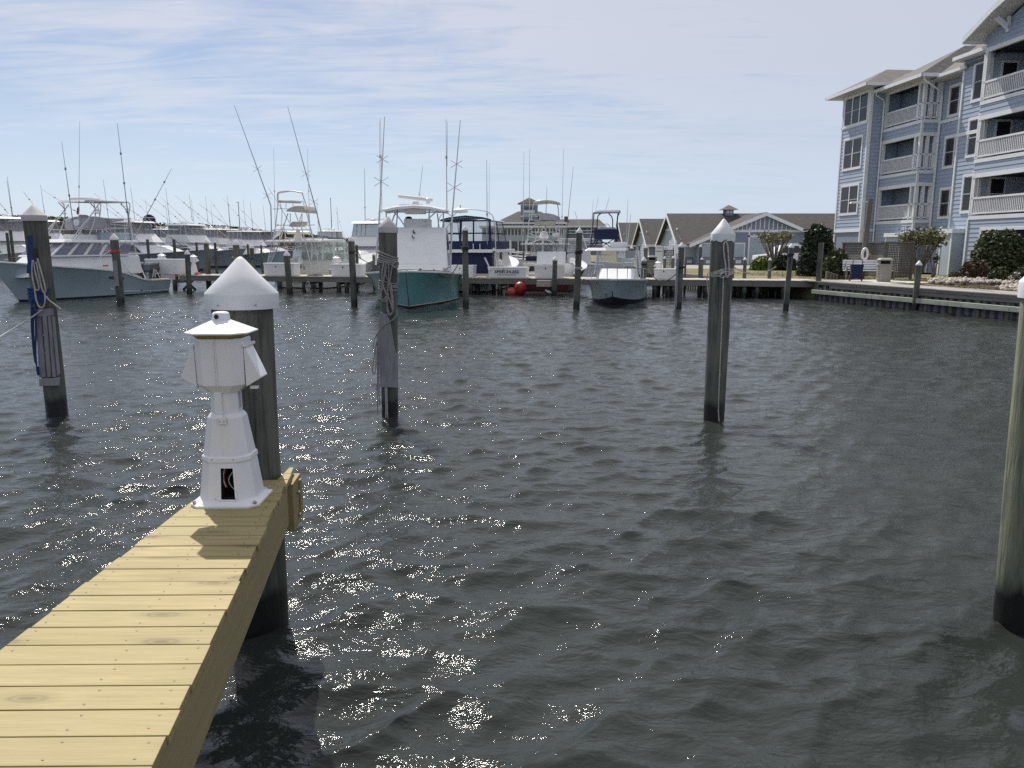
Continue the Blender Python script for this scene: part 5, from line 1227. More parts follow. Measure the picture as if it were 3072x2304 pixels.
# ------------------------------------------------------------------ boats
def knots(kn, t):
    for (t0, z0), (t1, z1) in zip(kn[:-1], kn[1:]):
        if t <= t1:
            f = (t - t0) / (t1 - t0); f = f * f * (3 - 2 * f) if len(kn) > 2 and False else f
            return z0 + (z1 - z0) * f
    return kn[-1][1]
class Hull:
    def __init__(s, L, B, sheer, wl=.87, flare=2.0, entry=2.2, trans=.9, bluff=1.7, wlb=.86):
        s.L, s.B, s.kn, s.wl, s.fl, s.en, s.tr, s.bl, s.wb = L, B, sheer, wl, flare, entry, trans, bluff, wlb
    def zs(s, t):
        a = 0
        for d in (-.045, -.02, 0, .02, .045): a += knots(s.kn, min(1, max(0, t + d)))
        return a / 5
    def hb(s, t):
        w = s.B / 2 * (s.tr + (1 - s.tr) * min(1, t / .4))
        return w * (1 - ((t - .42) / .58) ** s.en) if t > .42 else w
    def hw(s, t):
        w = s.B / 2 * s.wb * (s.tr + (1 - s.tr) * min(1, t / .4))
        return w * (1 - ((t - .28) / .72) ** s.bl) if t > .28 else w
    def pt(s, t, k, side, off=0.0):
        f = 1 + (s.fl - 1) * min(1, t * 1.3); hb, hw = s.hb(t), s.hw(t)
        y = hw + (hb - hw) * k ** f; x = t * s.L * (s.wl + (1 - s.wl) * k); z = s.zs(t) * k
        return Vector((x, side * (y + off), z))
    def skin(s, k0, k1, n=30, m=7, off=0.0, transom=True, kf=None):
        mb = MB()
        for side in (1, -1):
            secs = []
            for i in range(n + 1):
                t = i / n; a, b = (k0, k1) if kf is None else kf(t)
                secs.append([s.pt(t, a + (b - a) * j / m, side, off) for j in range(m + 1)])
            mb.loft(secs, closed=False)
        if transom:
            a, b = (k0, k1) if kf is None else kf(0)
            pp = [s.pt(0, a + (b - a) * j / m, 1, off) for j in range(m + 1)] + [s.pt(0, a + (b - a) * j / m, -1, off) for j in reversed(range(m + 1))]
            mb.add(pp, [tuple(range(len(pp)))])
        return mb
    def under(s, n=30):
        mb = MB()
        for side in (1, -1):
            secs = []
            for i in range(n + 1):
                t = i / n; p = s.pt(t, 0, side); secs.append([Vector((p.x, 0, -.65 * (1 - t ** 6))), Vector((p.x, p.y * .75, -.22)), p])
            mb.loft(secs, closed=False)
        return mb
    def deck(s, t0, t1, dz=-.03, crown=.06, n=20, inset=.0):
        mb = MB(); secs = []
        for i in range(n + 1):
            t = t0 + (t1 - t0) * i / n; h = max(0, s.hb(t) - inset); z = s.zs(t) + dz
            secs.append([Vector((t * s.L, h * q, z + crown * (1 - q * q))) for q in (-1, -.6, 0, .6, 1)])
        return mb.loft(secs, closed=False)
    def cap(s, t0=0, t1=1, w=.14, th=.07, n=30, out=.035):
        mb = MB()
        for side in (1, -1):
            secs = []
            for i in range(n + 1):
                t = t0 + (t1 - t0) * i / n; h = s.hb(t); z = s.zs(t); x = t * s.L + (out if i == n else 0)
                a, b = h + out, max(h - w, -.001)
                secs.append([Vector((x, side * a, z - th * .5)), Vector((x, side * a, z + th * .4)), Vector((x, side * (a - .02), z + th * .5)), Vector((x, side * b, z + th * .5)), Vector((x, side * b, z - th * .5))])
            mb.loft(secs, closed=True)
        return mb
def hull_parts(root, H, mt, cap=MT['gel_white'], boot=None, kb=.06, t_deck=.4, kf=None, deckmt=None):
    part('hull', H.skin(kb, 1.0, kf=(lambda t: (kf(t), 1.0)) if kf else None), mt, root, smooth=35)
    part('bottom', H.skin(0, kb, m=2, kf=(lambda t: (0, kf(t))) if kf else None), boot or MT['antifoul'], root, smooth=35)
    part('keel', H.under(), boot or MT['antifoul'], root, smooth=50)
    part('deck', H.deck(t_deck, 1.0), deckmt or MT['gel_white'], root, smooth=40)
    part('gunwale', H.cap(), cap, root, smooth=40)
    # cockpit well
    z = .35; h = H.hb(.1) - .25; xe = H.L * t_deck
    q = MB().b2((.25, -h, z - .05), (xe, h, z))
    for sd in (1, -1): q.b2((.25, sd * h, z), (xe, sd * (h + .05), H.zs(.1)))
    q.b2((.2, -h, z), (.27, h, H.zs(0) - .02)); part('cockpit', q, MT['gel_white'], root)
def boat(name, label, cat, F, group=None):
    return thing(name, label, cat, F.o, F.a, group)
def tubes_py(F, segs, y, r, mirror=True, n=6, mb=None, smooth=1):
    mb = mb or MB()
    for sg in segs:
        pts = [Vector(F.py(a, b, y)) for a, b in sg]
        mb.tube(smooth_pts(pts, smooth) if len(pts) > 2 and smooth else pts, r, n)
        if mirror: q = [Vector((p.x, -p.y, p.z)) for p in pts]; mb.tube(smooth_pts(q, smooth) if len(q) > 2 and smooth else q, r, n)
    return mb
def tubes_px(F, segs, x, r, n=6, mb=None, smooth=1):
    mb = mb or MB()
    for sg in segs:
        pts = [Vector(F.px(a, b, x)) for a, b in sg]; mb.tube(smooth_pts(pts, smooth) if len(pts) > 2 and smooth else pts, r, n)
    return mb
def pole(root, a, b, r0, r1, mt, name='antenna', n=6, rings=()):
    a, b = Vector(a), Vector(b); mb = MB().tube([a, a.lerp(b, .5), b], [r0, (r0 + r1) / 2, r1], n)
    for f in rings:
        c = a.lerp(b, f); d = (b - a).normalized(); mb.tube([c - d * .06, c + d * .06], r0 * 1.8, n)
    return part(name, mb, mt, root)
def spreader(root, a, b, f, w, mt=None, ax=(0, 1, 0), name='spreader'):
    a, b = Vector(a), Vector(b); c = a.lerp(b, f); d = Vector(ax)
    mb = MB().tube([c - d * w + Vector((0, 0, -w * .6)), c + d * w + Vector((0, 0, w * .6))], .012, 5).tube([c - d * w + Vector((0, 0, w * .6)), c + d * w + Vector((0, 0, -w * .6))], .012, 5)
    return part(name, mb, mt or MT['alum_dark'], root)
def house(root, name, x0, x1, w, z0, z1, rf=.6, rb=.1, tw=.9, mt=None, bevel=.04, wf=None):
    wf = wf or w
    p8 = [(x0, -w, z0), (x1, -wf, z0), (x1, wf, z0), (x0, w, z0), (x0 + rb, -w * tw, z1), (x1 - rf, -wf * tw, z1), (x1 - rf, wf * tw, z1), (x0 + rb, w * tw, z1)]
    part(name, MB().hexa(p8), mt or MT['gel_white'], root, bevel=bevel); P = [Vector(p) for p in p8]
    return {'port': (P[3], P[2], P[6], P[7]), 'star': (P[1], P[0], P[4], P[5]), 'front': (P[2], P[1], P[5], P[6]), 'back': (P[0], P[3], P[7], P[4])}
def wins(root, quad, cells, mt, t=.012, off=.004, name='window'):
    a, b, c, d = quad; n = (b - a).cross(d - a)
    for (u0, u1, v0, v1) in cells: part(name, MB().panel(quad, u0, u1, v0, v1, t, off), mt, root)
def side_fix(q):   # make sure the panel faces outwards (away from the centre line)
    a, b, c, d = q; n = (b - a).cross(d - a); m = (a + b + c + d) / 4
    return q if n.y * m.y >= 0 else (b, a, d, c)
# ---------------------------------------------------------------- generic convertible sportfisher
def convertible(label, F, L=17.0, B=5.0, hullmt='gel_white', band='dark_glass', rig=True, ant=2, lean=.84, h=1.0, group='sportfishing yachts moored on the far side', tower=False, house_mt='gel_white', riglen=11.5, rigs=(1, -1)):
    s = L / 17.0
    root = boat('sportfishing_yacht', label, 'boat', F, group)
    H = Hull(L, B, [(0, 1.15 * h), (.35, 1.3 * h), (.45, 1.65 * h), (.75, 1.95 * h), (1, 2.35 * h)], wl=.88, flare=2.3)
    hull_parts(root, H, MT[hullmt], kb=.07)
    hm = MT[house_mt]
    d = house(root, 'deckhouse', 4.0 * s, 10.4 * s, B * .40, 1.2, 3.05 * h, 2.4 * s, .05, .86, hm)
    for k in ('port', 'star'): wins(root, side_fix(d[k]), [(.06, .80, .38, .80)] if k == 'port' else [(.2, .94, .38, .80)], MT[band])
    # sloping foredeck trunk
    house(root, 'trunk_cabin', 8.5 * s, 14.2 * s, B * .36, 1.4, 2.65 * h, 3.6 * s, .1, .8, hm, wf=B * .17)
    f = house(root, 'flybridge', 4.2 * s, 9.0 * s, B * .36, 3.02 * h, 4.0 * h, .9 * s, .2, .92, hm)
    # clear enclosure and its posts
    e = house(root, 'enclosure', 4.7 * s, 8.2 * s, B * .31, 3.98 * h, 5.15 * h, .45 * s, .05, .92, MT['vinyl_smoke'], bevel=0)
    q = MB()
    for x in (4.7, 5.8, 7.0, 8.05):
        for sd in (1, -1): q.tube([(x * s, sd * B * .315, 3.9 * h), (x * s - .3 * s * (x > 8), sd * B * .29, 5.2 * h)], .035, 5)
    part('enclosure_frame', q, MT['alum'], root, kind='stuff')
    part('hardtop', MB().hexa([(4.2 * s, -B * .33, 5.15 * h), (8.5 * s, -B * .31, 5.15 * h), (8.5 * s, B * .31, 5.15 * h), (4.2 * s, B * .33, 5.15 * h), (4.3 * s, -B * .31, 5.33 * h), (8.2 * s, -B * .28, 5.33 * h), (8.2 * s, B * .28, 5.33 * h), (4.3 * s, B * .31, 5.33 * h)]), hm, root, bevel=.04)
    part('radome', MB().lathe([(.28, 0), (.3, .1), (.22, .24), (0, .3)], 12, (7.2 * s, .3, 5.33 * h)), MT['gel_white'], root, smooth=50)
    part('radar_bar', MB().box((6.0 * s, 0, 5.62 * h), (.14, 1.7, .1)).lathe([(.16, 0), (.12, .3)], 8, (6 * s, 0, 5.33 * h)), MT['gel_white'], root)
    q = MB(); prev = None       # bow rail
    for sd in (1, -1):
        pts = [Vector((t * L, sd * H.hb(t) * .94, H.zs(t) + .55)) for t in (.62, .7, .78, .86, .93, .985)]; q.tube(pts, .022, 5)
        for p in pts: q.tube([p, p - Vector((0, 0, .55))], .018, 5)
    part('bow_rail', q, MT['alum'], root)
    if rig:
        for sd in rigs:
            a = Vector((7.8 * s, sd * B * .44, 2.7)); b = a + Vector((-riglen * lean, sd * riglen * .12, riglen * math.sqrt(max(.05, 1 - lean * lean - .015))))
            pole(root, a, b, .045, .022, MT['rig'], 'outrigger', 5, (.35, .62, .85))
    for i in range(ant):
        sd = 1 if i % 2 else -1
        a = Vector((5.0 * s + i, sd * B * .28, 5.2 * h)); pole(root, a, a + Vector((-.25, 0, 4.6 - .7 * i)), .03, .014, MT['rig'], 'antenna', 5, (.3,))
    return root, H
def far_boat(label, px, Y, head, **k):
    """px: where the middle of the flybridge is seen"""
    L = k.get('L', 17.0); p = at_y(px, 700, Y); c, s_ = math.cos(head), math.sin(head); x = 6.4 * L / 17
    return convertible(label, Frame((p.x - c * x, Y - s_ * x, 0), head), **k)
far_boat('large white sportfishing yacht at the far left edge behind the leaning piling', 8, 80, R(-28), hullmt='gel_white', L=17.5, h=1.03)
far_boat('white sportfishing yacht with navy window band just behind the leaning piling', 108, 84, R(-30), hullmt='gel_grey', L=17.5, band='gel_navy')
far_boat('white sportfishing yacht with long sloping foredeck behind the pale blue boat', 392, 88, R(-17), hullmt='gel_grey', L=18.5, h=1.0)
far_boat('grey hulled sportfishing yacht with white flybridge, left of the blue hulled one', 560, 100, R(-22), hullmt='gel_grey', L=15, h=1.0)
far_boat('sportfishing yacht with royal blue hull on the far side', 668, 110, R(-40), hullmt='gel_royal', L=14.5, h=.93, riglen=13)
far_boat('pale blue hulled sportfishing yacht right of the royal blue one', 735, 104, R(-34), hullmt='gel_blue2', L=13.5, h=.86, riglen=12.5)
far_boat('white covered sportfishing yacht close to the left side of the cream boat', 778, 116, R(-30), hullmt='gel_grey', L=14, h=.90, house_mt='grey_canvas')
far_boat('small sportfishing yacht far behind the blue hulled ones, only its tops showing', 622, 126, R(-30), hullmt='gel_white', L=15, h=1.02, riglen=14)
far_boat('distant sportfishing yacht between the pale blue boat tower and the grey hulled yacht', 488, 122, R(-25), hullmt='gel_white', L=15, h=.98, riglen=14)
far_boat('far sportfishing yacht peeking out right of the cream boat', 990, 120, R(-60), hullmt='gel_white', L=15, h=.92)
bo, _ = far_boat('grey hulled sportfishing yacht with raised bow behind the left flare of the teal boat', 1120, 66, R(-104), hullmt='gel_grey', L=13, B=4.3, h=.86, ant=1, rig=False)
# extra long poles of the far fleet, each one a boat mast of its own yacht is not seen: navy sail cover
cov = at_y(448, 664, 92); mb = MB().lathe([(.1, -.95), (.4, -.7), (.72, -.2), (.76, .2), (.6, .55), (.25, .78), (0, .8)], 14, (0, 0, 0), sx=1, sy=.35)
cvr = thing('canvas_cover', 'round navy blue canvas cover standing up behind the white foredeck', 'canvas cover', cov)
part('cover', mb, MT['navy_canvas'], cvr, smooth=40)
part('frame', MB().tube([(-.9, -.3, .4), (.95, -.3, .4)], .04, 6).tube([(-.75, -.35, .25), (.1, -.35, -.65)], .03, 5).tube([(-.35, -.35, .3), (.5, -.35, -.55)], .03, 5).tube([(.1, -.35, .3), (.8, -.35, -.4)], .03, 5).tube([(0, .1, .8), (0, .1, -3.5)], .05, 6), MT['alum'], cvr)
# ---------------------------------------------------------------- pale blue express boat at left
def pale_blue():
    F = Frame((-21.4, 45.6, 0), math.atan2(-.970, -.243)); root = boat('fishing_boat', 'pale blue express fishing boat with steel tower, lying broadside at left', 'boat', F)
    H = Hull(10.4, 3.5, [(0, .72), (.22, .76), (.36, 1.20), (.5, 1.42), (.75, 1.66), (1, 1.95)], wl=.86, flare=2.3, bluff=1.9)
    hull_parts(root, H, MT['gel_lblue'], kb=.05, t_deck=.44)
    y = 1.12
    X = lambda px, py: F.py(px, py, y)
    part('rub_strake', MB().loft([[H.pt(t, k, 1, .03 * (k == .16)) for k in (.12, .16, .20)] for t in [i / 20 * .42 for i in range(21)]], closed=False), MT['gel_lblue'], root)
    xa = X(382, 770)[0]; xb = X(160, 772)[0]; zw = X(260, 768)[2]; zr = X(300, 728)[2]; xr0 = X(405, 725)[0]; xr1 = X(198, 725)[0]
    house(root, 'trunk_cabin', xa - .8, xb + 1.5, 1.38, 1.15, zw, 1.5, .0, .9, MT['gel_white'], bevel=.08, wf=.8)
    # windshield: tinted panes between white posts
    q8 = [(xa, -1.22, zw), (xb, -.95, zw), (xb, .95, zw), (xa, 1.22, zw), (xr0 + .2, -1.12, zr), (xr1 - .1, -.9, zr), (xr1 - .1, .9, zr), (xr0 + .2, 1.12, zr)]
    P = [Vector(p) for p in q8]
    for nm, q in (('port', (P[3], P[2], P[6], P[7])), ('star', (P[0], P[1], P[5], P[4])), ('front', (P[2], P[1], P[5], P[6]))):
        q = side_fix(q) if nm != 'front' else q
        n = 5 if nm != 'front' else 3
        for i in range(n):
            u0, u1 = i / n + .015, (i + 1) / n - .015
            part('windshield_pane', MB().panel(q, u0, u1, .08, .95, .01, -.005), MT['windshield'], root)
            part('windshield_post', MB().panel(q, max(0, i / n - .022), i / n + .022, 0, 1, .035, -.015), MT['gel_white'], root)
        part('windshield_sill', MB().panel(q, 0, 1, -.02, .08, .03, -.01), MT['gel_white'], root)
    part('helm_seat', MB().b2((xa + .7, .2, 1.3), (xa + 1.3, .75, 2.35)).b2((xa + 1.9, -.9, 1.3), (xa + 2.3, .9, 2.25)), MT['gel_cream'], root, bevel=.05)
    part('steering_wheel', MB().tube([(xa + 1.75, .3 + .19 * math.cos(a), 2.25 + .19 * math.sin(a)) for a in [i * .52 for i in range(12)]], .02, 5, closed=True), MT['steel'], root)
    part('hardtop', MB().hexa([(xr0 - .1, -1.3, zr), (xr1 + .15, -1.1, zr), (xr1 + .15, 1.1, zr), (xr0 - .1, 1.3, zr), (xr0, -1.25, zr + .13), (xr1 - .1, -1.0, zr + .16), (xr1 - .1, 1.0, zr + .16), (xr0, 1.25, zr + .13)]), MT['gel_white'], root, bevel=.04)
    part('side_curtain', MB().add([X(352, 778), X(405, 726), X(428, 815), X(362, 795)], [(0, 1, 2, 3)]), MT['vinyl'], root)
    # tower: legs, belly band, top
    yt = .95; V = lambda px, py, yy=yt: Vector(F.py(px, py, yy))
    legs = [[(401, 722), (393, 690), (385, 660), (391, 612), (385, 608)], [(378, 722), (376, 680), (392, 655)], [(438, 838), (410, 770), (396, 700), (380, 612)], [(340, 720), (330, 690)], [(262, 722), (288, 650), (283, 612)], [(225, 722), (262, 660), (297, 612)], [(362, 612), (376, 625), (381, 640)], [(282, 612), (276, 604)], [(288, 630), (278, 616), (268, 607)], [(218, 716), (243, 680), (262, 660)], [(290, 640), (281, 640)], [(379, 628), (389, 630)]]
    part('tower_leg', tubes_py(F, legs, yt, .028), MT['alum'], root, smooth=60, kind='stuff')
    a, b = V(256, 604), V(386, 608)
    part('tower_top', MB().hexa([(b.x, -1.0, b.z - .02), (a.x, -.85, a.z - .02), (a.x, .85, a.z - .02), (b.x, 1.0, b.z - .02), (b.x, -.95, b.z + .05), (a.x - .2, -.8, a.z + .1), (a.x - .2, .8, a.z + .1), (b.x, .95, b.z + .05)]), MT['grey_canvas'], root, bevel=.02)
    a, b = V(277, 598), V(322, 599); part('tower_hatch', MB().b2((a.x, -.5, a.z - .05), (b.x, .5, a.z + .1)), MT['gel_white'], root, bevel=.02)
    pl = [(266, 686), (264, 668), (272, 654), (290, 649), (306, 652), (330, 655), (332, 666), (331, 684), (326, 688)]
    part('console_cover', MB().prism([V(p, q, .75) for p, q in pl], Vector((0, -1.5, 0))), MT['grey_canvas'], root, bevel=.05)
    pl = [(330, 655), (372, 656), (372, 662), (330, 668)]
    part('belly_band', MB().prism([V(p, q, .95) for p, q in pl], Vector((0, -1.9, 0))), MT['grey_canvas'], root)
    a, b = V(225, 690), V(392, 690); part('tower_rail', tubes_py(F, [[(230, 684), (270, 690), (390, 684)], [(330, 672), (390, 678)], [(335, 662), (392, 656)], [(330, 684), (372, 684)]], .95, .022), MT['alum'], root, kind='stuff')
    part('spotlight', MB().lathe([(.1, 0), (.17, .12), (.17, .2), (0, .22)], 10, V(237, 668, .3), ax=(1, 0, 0)), MT['gel_white'], root, smooth=40)
    part('radome', MB().lathe([(.25, 0), (.30, .1), (.25, .5), (.15, .55), (0, .56)], 12, V(252, 665, -.1) - Vector((0, 0, .2))), MT['grey_canvas'], root, smooth=50)
    part('cabin_roof_box', MB().b2(V(238, 722, .5), tuple(V(300, 705, -.5))), MT['gel_white'], root, bevel=.05)
    part('windbreak', MB().b2(V(303, 722, .7), tuple(V(340, 700, -.7))), pm('pale_blue_panel', (.36, .43, .50), .4, .03), root, bevel=.03)
    pole(root, V(236, 700, .2), V(239, 365, .2), .022, .007, MT['alum'], 'antenna', 6, (.42,))
    pole(root, V(222, 690, 1.2), V(185, 425, 1.5), .024, .008, MT['alum_dark'], 'outrigger', 6, (.4, .7))
    pole(root, V(392, 720, 1.4), V(352, 370, 1.9), .028, .010, MT['alum_dark'], 'outrigger', 6, (.25, .5, .75))
    pole(root, V(400, 720, -1.4), V(515, 505, -1.4), .030, .012, MT['alum_dark'], 'outrigger', 6, (.3, .55, .8))
    part('flag', MB().add([V(231, 624, .2), V(238, 618, .2), V(239, 634, .2), V(233, 645, .2), V(229, 640, .2)], [(0, 1, 2, 3, 4)]), MT['red_cloth'], root)
    part('cleat', MB().box(V(317, 797, 1.4), (.3, .08, .08)), MT['orange'], root)
    part('grab_rail', tubes_py(F, [[(297, 778), (303, 768), (330, 752)], [(362, 783), (395, 822), (424, 832)]], 1.35, .02, False), MT['gel_white'], root)
    # teak covering board, outboards, cockpit chair frame
    part('covering_board', MB().loft([[(t * 10.4, H.hb(t) + .02, H.zs(t) + .045), (t * 10.4, H.hb(t) - .35, H.zs(t) + .045), (t * 10.4, H.hb(t) - .35, H.zs(t) + .01), (t * 10.4, H.hb(t) + .02, H.zs(t) + .01)] for t in (0, .08, .16, .22)]), MT['teak'], root)
    for i, (px_, yy) in enumerate(((416, -1.35), (450, -.75), (466, -1.5))):
        p = Vector((F.py(px_, 815, yy)[0], yy, .22)); 
        cw = [[(-.55, -.2, .80), (.25, -.2, .84), (.25, .2, .84), (-.55, .2, .80)], [(-.62, -.26, 1.05), (.32, -.26, 1.02), (.32, .26, 1.02), (-.62, .26, 1.05)], [(-.55, -.24, 1.36), (.24, -.24, 1.30), (.24, .24, 1.30), (-.55, .24, 1.36)], [(-.35, -.14, 1.45), (.08, -.14, 1.42), (.08, .14, 1.42), (-.35, .14, 1.45)]]
        ob = part('outboard', MB().loft([[tuple(Vector(v) + Vector((p.x, p.y, p.z))) for v in r] for r in cw]), MT['grey_outboard'], root, bevel=.05)
        part('outboard_leg', MB().b2((p.x - .35, p.y - .09, .2), (p.x + .02, p.y + .09, 1.1)), MT['grey_outboard'], ob, bevel=.02)
    part('cockpit_rod_rack', tubes_py(F, [[(466, 832), (464, 802), (480, 834)], [(458, 832), (462, 806)]], 1.3, .018, False), MT['alum'], root)
    q = MB().b2((0, 0, 0), (.01, .01, .01))
    t = F.py(306, 822, 0); 
    tt = .46; p0 = H.pt(.40, .72, 1, .012); p1 = H.pt(.47, .72, 1, .012); d = p1 - p0
    o = part('boat_name', text_mesh('REEL TIME', .20, MT['letter_navy'], .004, .004, 1.05), None, root, loc=(p0 + p1) / 2)
    xd = -d.normalized(); up = (H.pt(.435, .85, 1, .012) - H.pt(.435, .55, 1, .012)).normalized(); nn = xd.cross(up).normalized(); up = nn.cross(xd)
    o.rotation_euler = Matrix((xd, up, nn)).transposed().to_euler(); o.location = Vector(o.location) + nn * .01
    part('scupper', MB().lathe([(.05, 0), (.05, .02)], 8, H.pt(.26, .22, 1, .0), ax=(0, 1, 0)), MT['black'], root)
pale_blue()
# ---------------------------------------------------------------- teal sportfisher, bow on
def teal():
    F = Frame((-4.95, 42.6, 0), math.atan2(-.998, .056)); root = boat('fishing_boat', 'teal hulled sportfishing boat moored bow on with white house and hardtop', 'boat', F)
    H = Hull(11.0, 4.55, [(0, 1.05), (.4, 1.22), (.7, 1.42), (1, 1.62)], wl=.86, flare=2.6, entry=2.9, bluff=1.75, wlb=.92)
    hull_parts(root, H, MT['gel_teal'], kb=.045, boot=MT['antifoul_red'], t_deck=.3)
    part('boot_stripe', H.skin(.045, .075, m=1, off=.006), MT['gel_white'], root)
    part('bow_stem_band', MB().tube([H.pt(1, k, 1) for k in (.05, .2, .4, .6, .8, .98)], .025, 6), MT['steel'], root)
    X5 = lambda a, b, x=4.8: Vector(F.px(a, b, x))
    zt = X5(1260, 682)[2]
    house(root, 'lower_house', 3.2, 7.4, 1.75, 1.1, 1.85, 1.0, 0, .92, MT['gel_white'], bevel=.12, wf=1.45)
    d = house(root, 'deckhouse', 2.4, 6.6, 1.66, 1.6, zt, 1.6, .1, .93, MT['gel_white'], bevel=.10, wf=1.60)
    for k in ('port', 'star'): wins(root, side_fix(d[k]), [(.12, .62, .35, .82)] if k == 'port' else [(.38, .88, .35, .82)], MT['dark_glass'])
    part('console', MB().b2((3.3, -.55, zt - .05), (4.4, .75, zt + .42)), MT['gel_white'], root, bevel=.05)
    part('helm_wheel', MB().lathe([(.16, 0), (.18, .06), (.1, .12), (0, .13)], 10, (3.9, -.35, zt + .42)), MT['black'], root, smooth=40)
    # hardtop
    a, b = X5(1157, 624), X5(1333, 628); zh = (a.z + b.z) / 2
    secs = []
    for x, w_, dz in ((2.2, .96, -.05), (3.0, 1.0, 0), (4.6, .98, 0), (5.4, .88, -.08)):
        secs.append([(x, w_ * y, zh + dz + .20 * (1 - (y / 1.62) ** 2)) for y in (-1.6, -.9, 0, .9, 1.6)] + [(x, w_ * y, zh + dz - .09 + .17 * (1 - (y / 1.62) ** 2)) for y in (1.6, .9, 0, -.9, -1.6)])
    part('hardtop', MB().loft(secs), MT['gel_white'], root, smooth=40)
    part('overhead_box', MB().b2((3.6, -.5, zh - .22), (4.6, .5, zh + .05)), MT['gel_white'], root, bevel=.04)
    part('hardtop_strut', tubes_px(F, [[(1170, 625), (1200, 655), (1222, 692), (1223, 697)], [(1318, 627), (1286, 655), (1264, 690), (1262, 697)]], 4.9, .035), MT['alum'], root, smooth=60, kind='stuff')
    part('hardtop_post', tubes_px(F, [[(1188, 690), (1194, 622)], [(1286, 690), (1288, 622)], [(1160, 680), (1158, 628)], [(1330, 690), (1330, 628)], [(1185, 636), (1330, 637)], [(1172, 690), (1180, 650), (1190, 636)], [(1318, 690), (1312, 640)]], 3.0, .035), MT['alum'], root, smooth=60, kind='stuff')
    part('horn', MB().tube([X5(1240, 692, 5.15), X5(1241, 698, 5.3), X5(1246, 699, 5.3)], .035, 6).tube([X5(1237, 707, 5.5), X5(1238, 713, 5.6), X5(1244, 714, 5.6)], .035, 6), MT['grey_outboard'], root)
    r0, r1 = X5(1195, 589, 3.6), X5(1298, 600, 3.6); mid = (r0 + r1) / 2
    part('radar_bar', MB().tube([r0, r1], .085, 8), MT['gel_cream'], root, smooth=40)
    part('radar_base', MB().lathe([(.22, 0), (.18, .2), (.12, .28)], 10, (mid.x, mid.y, zh + .12)).box((mid.x, mid.y - .2, zh + .22), (.7, 1.15, .06)), MT['gel_white'], root, smooth=40)
    part('satellite_dome', MB().lathe([(.1, 0), (.1, .12), (.15, .14), (.15, .22), (.1, .27), (0, .28)], 12, X5(1284, 611, 3.6)), MT['gel_white'], root, smooth=50)
    pole(root, X5(1256, 604, 3.4), X5(1268, 497, 3.4), .028, .012, MT['gel_white'], 'antenna', 6, (.2,))
    pole(root, X5(1341, 640, 3.2), X5(1338, 358, 3.2), .03, .010, MT['alum_dark'], 'antenna', 6, (.6,))
    pole(root, X5(1341.5, 500, 3.2), X5(1342.5, 366, 3.2), .012, .008, MT['alum_dark'], 'antenna', 6)
    pole(root, X5(1142, 620, 3.2), X5(1138, 364, 3.2), .02, .009, MT['alum'], 'antenna', 6, (.6,)); pole(root, X5(1146, 640, 3.4), X5(1141.5, 355, 3.4), .02, .009, MT['alum'], 'antenna', 6, (.6,))
    R_ = [X5(1351, 803, 4.9), X5(1357, 640, 4.9), X5(1381, 360, 4.6)]; Lf = [X5(1127, 795, 4.9), X5(1140, 620, 4.9), X5(1154, 350, 4.6)]
    for P_ in (R_, Lf):
        part('outrigger', MB().tube(P_, [.05, .042, .016], 7), MT['alum'], root)
        spreader(root, P_[1], P_[2], .53, .28); spreader(root, P_[1], P_[2], .28, .34)
    part('outrigger_brace', MB().tube([X5(1333, 632), X5(1357, 650, 4.9), X5(1375, 632)], .025, 5).tube([X5(1135, 640), X5(1155, 625)], .025, 5).tube([X5(1357, 660), X5(1336, 690)], .02, 5), MT['alum'], root, kind='stuff')
    lad = MB(); 
    for s_ in (1342, 1350): lad.tube([X5(s_, 800, 3.4), X5(s_ - 8, 690, 3.4)], .025, 5)
    for i in range(5): lad.tube([X5(1342 - 1.6 * i, 780 - 20 * i, 3.4), X5(1350 - 1.6 * i, 780 - 20 * i, 3.4)], .02, 5)
    part('ladder', lad, MT['alum'], root)
    part('bow_cleat', MB().box((9.3, .5, 1.64), (.3, .08, .08)).box((8.6, -.7, 1.60), (.3, .08, .08)), MT['black'], root, kind='stuff')
    part('deck_hatch', MB().b2((7.9, -.35, 1.50), (8.7, .35, 1.58)), MT['gel_cream'], root, bevel=.03)
    part('foredeck_line', MB().tube([Vector((8.9, -1.4, H.zs(.81) + .06)), Vector((8.6, -.2, 1.60)), Vector((8.2, 1.0, H.zs(.75) + .1)), Vector((7.8, 1.75, H.zs(.7) + .07))], .02, 5), MT['rope_dark'], root)
teal()
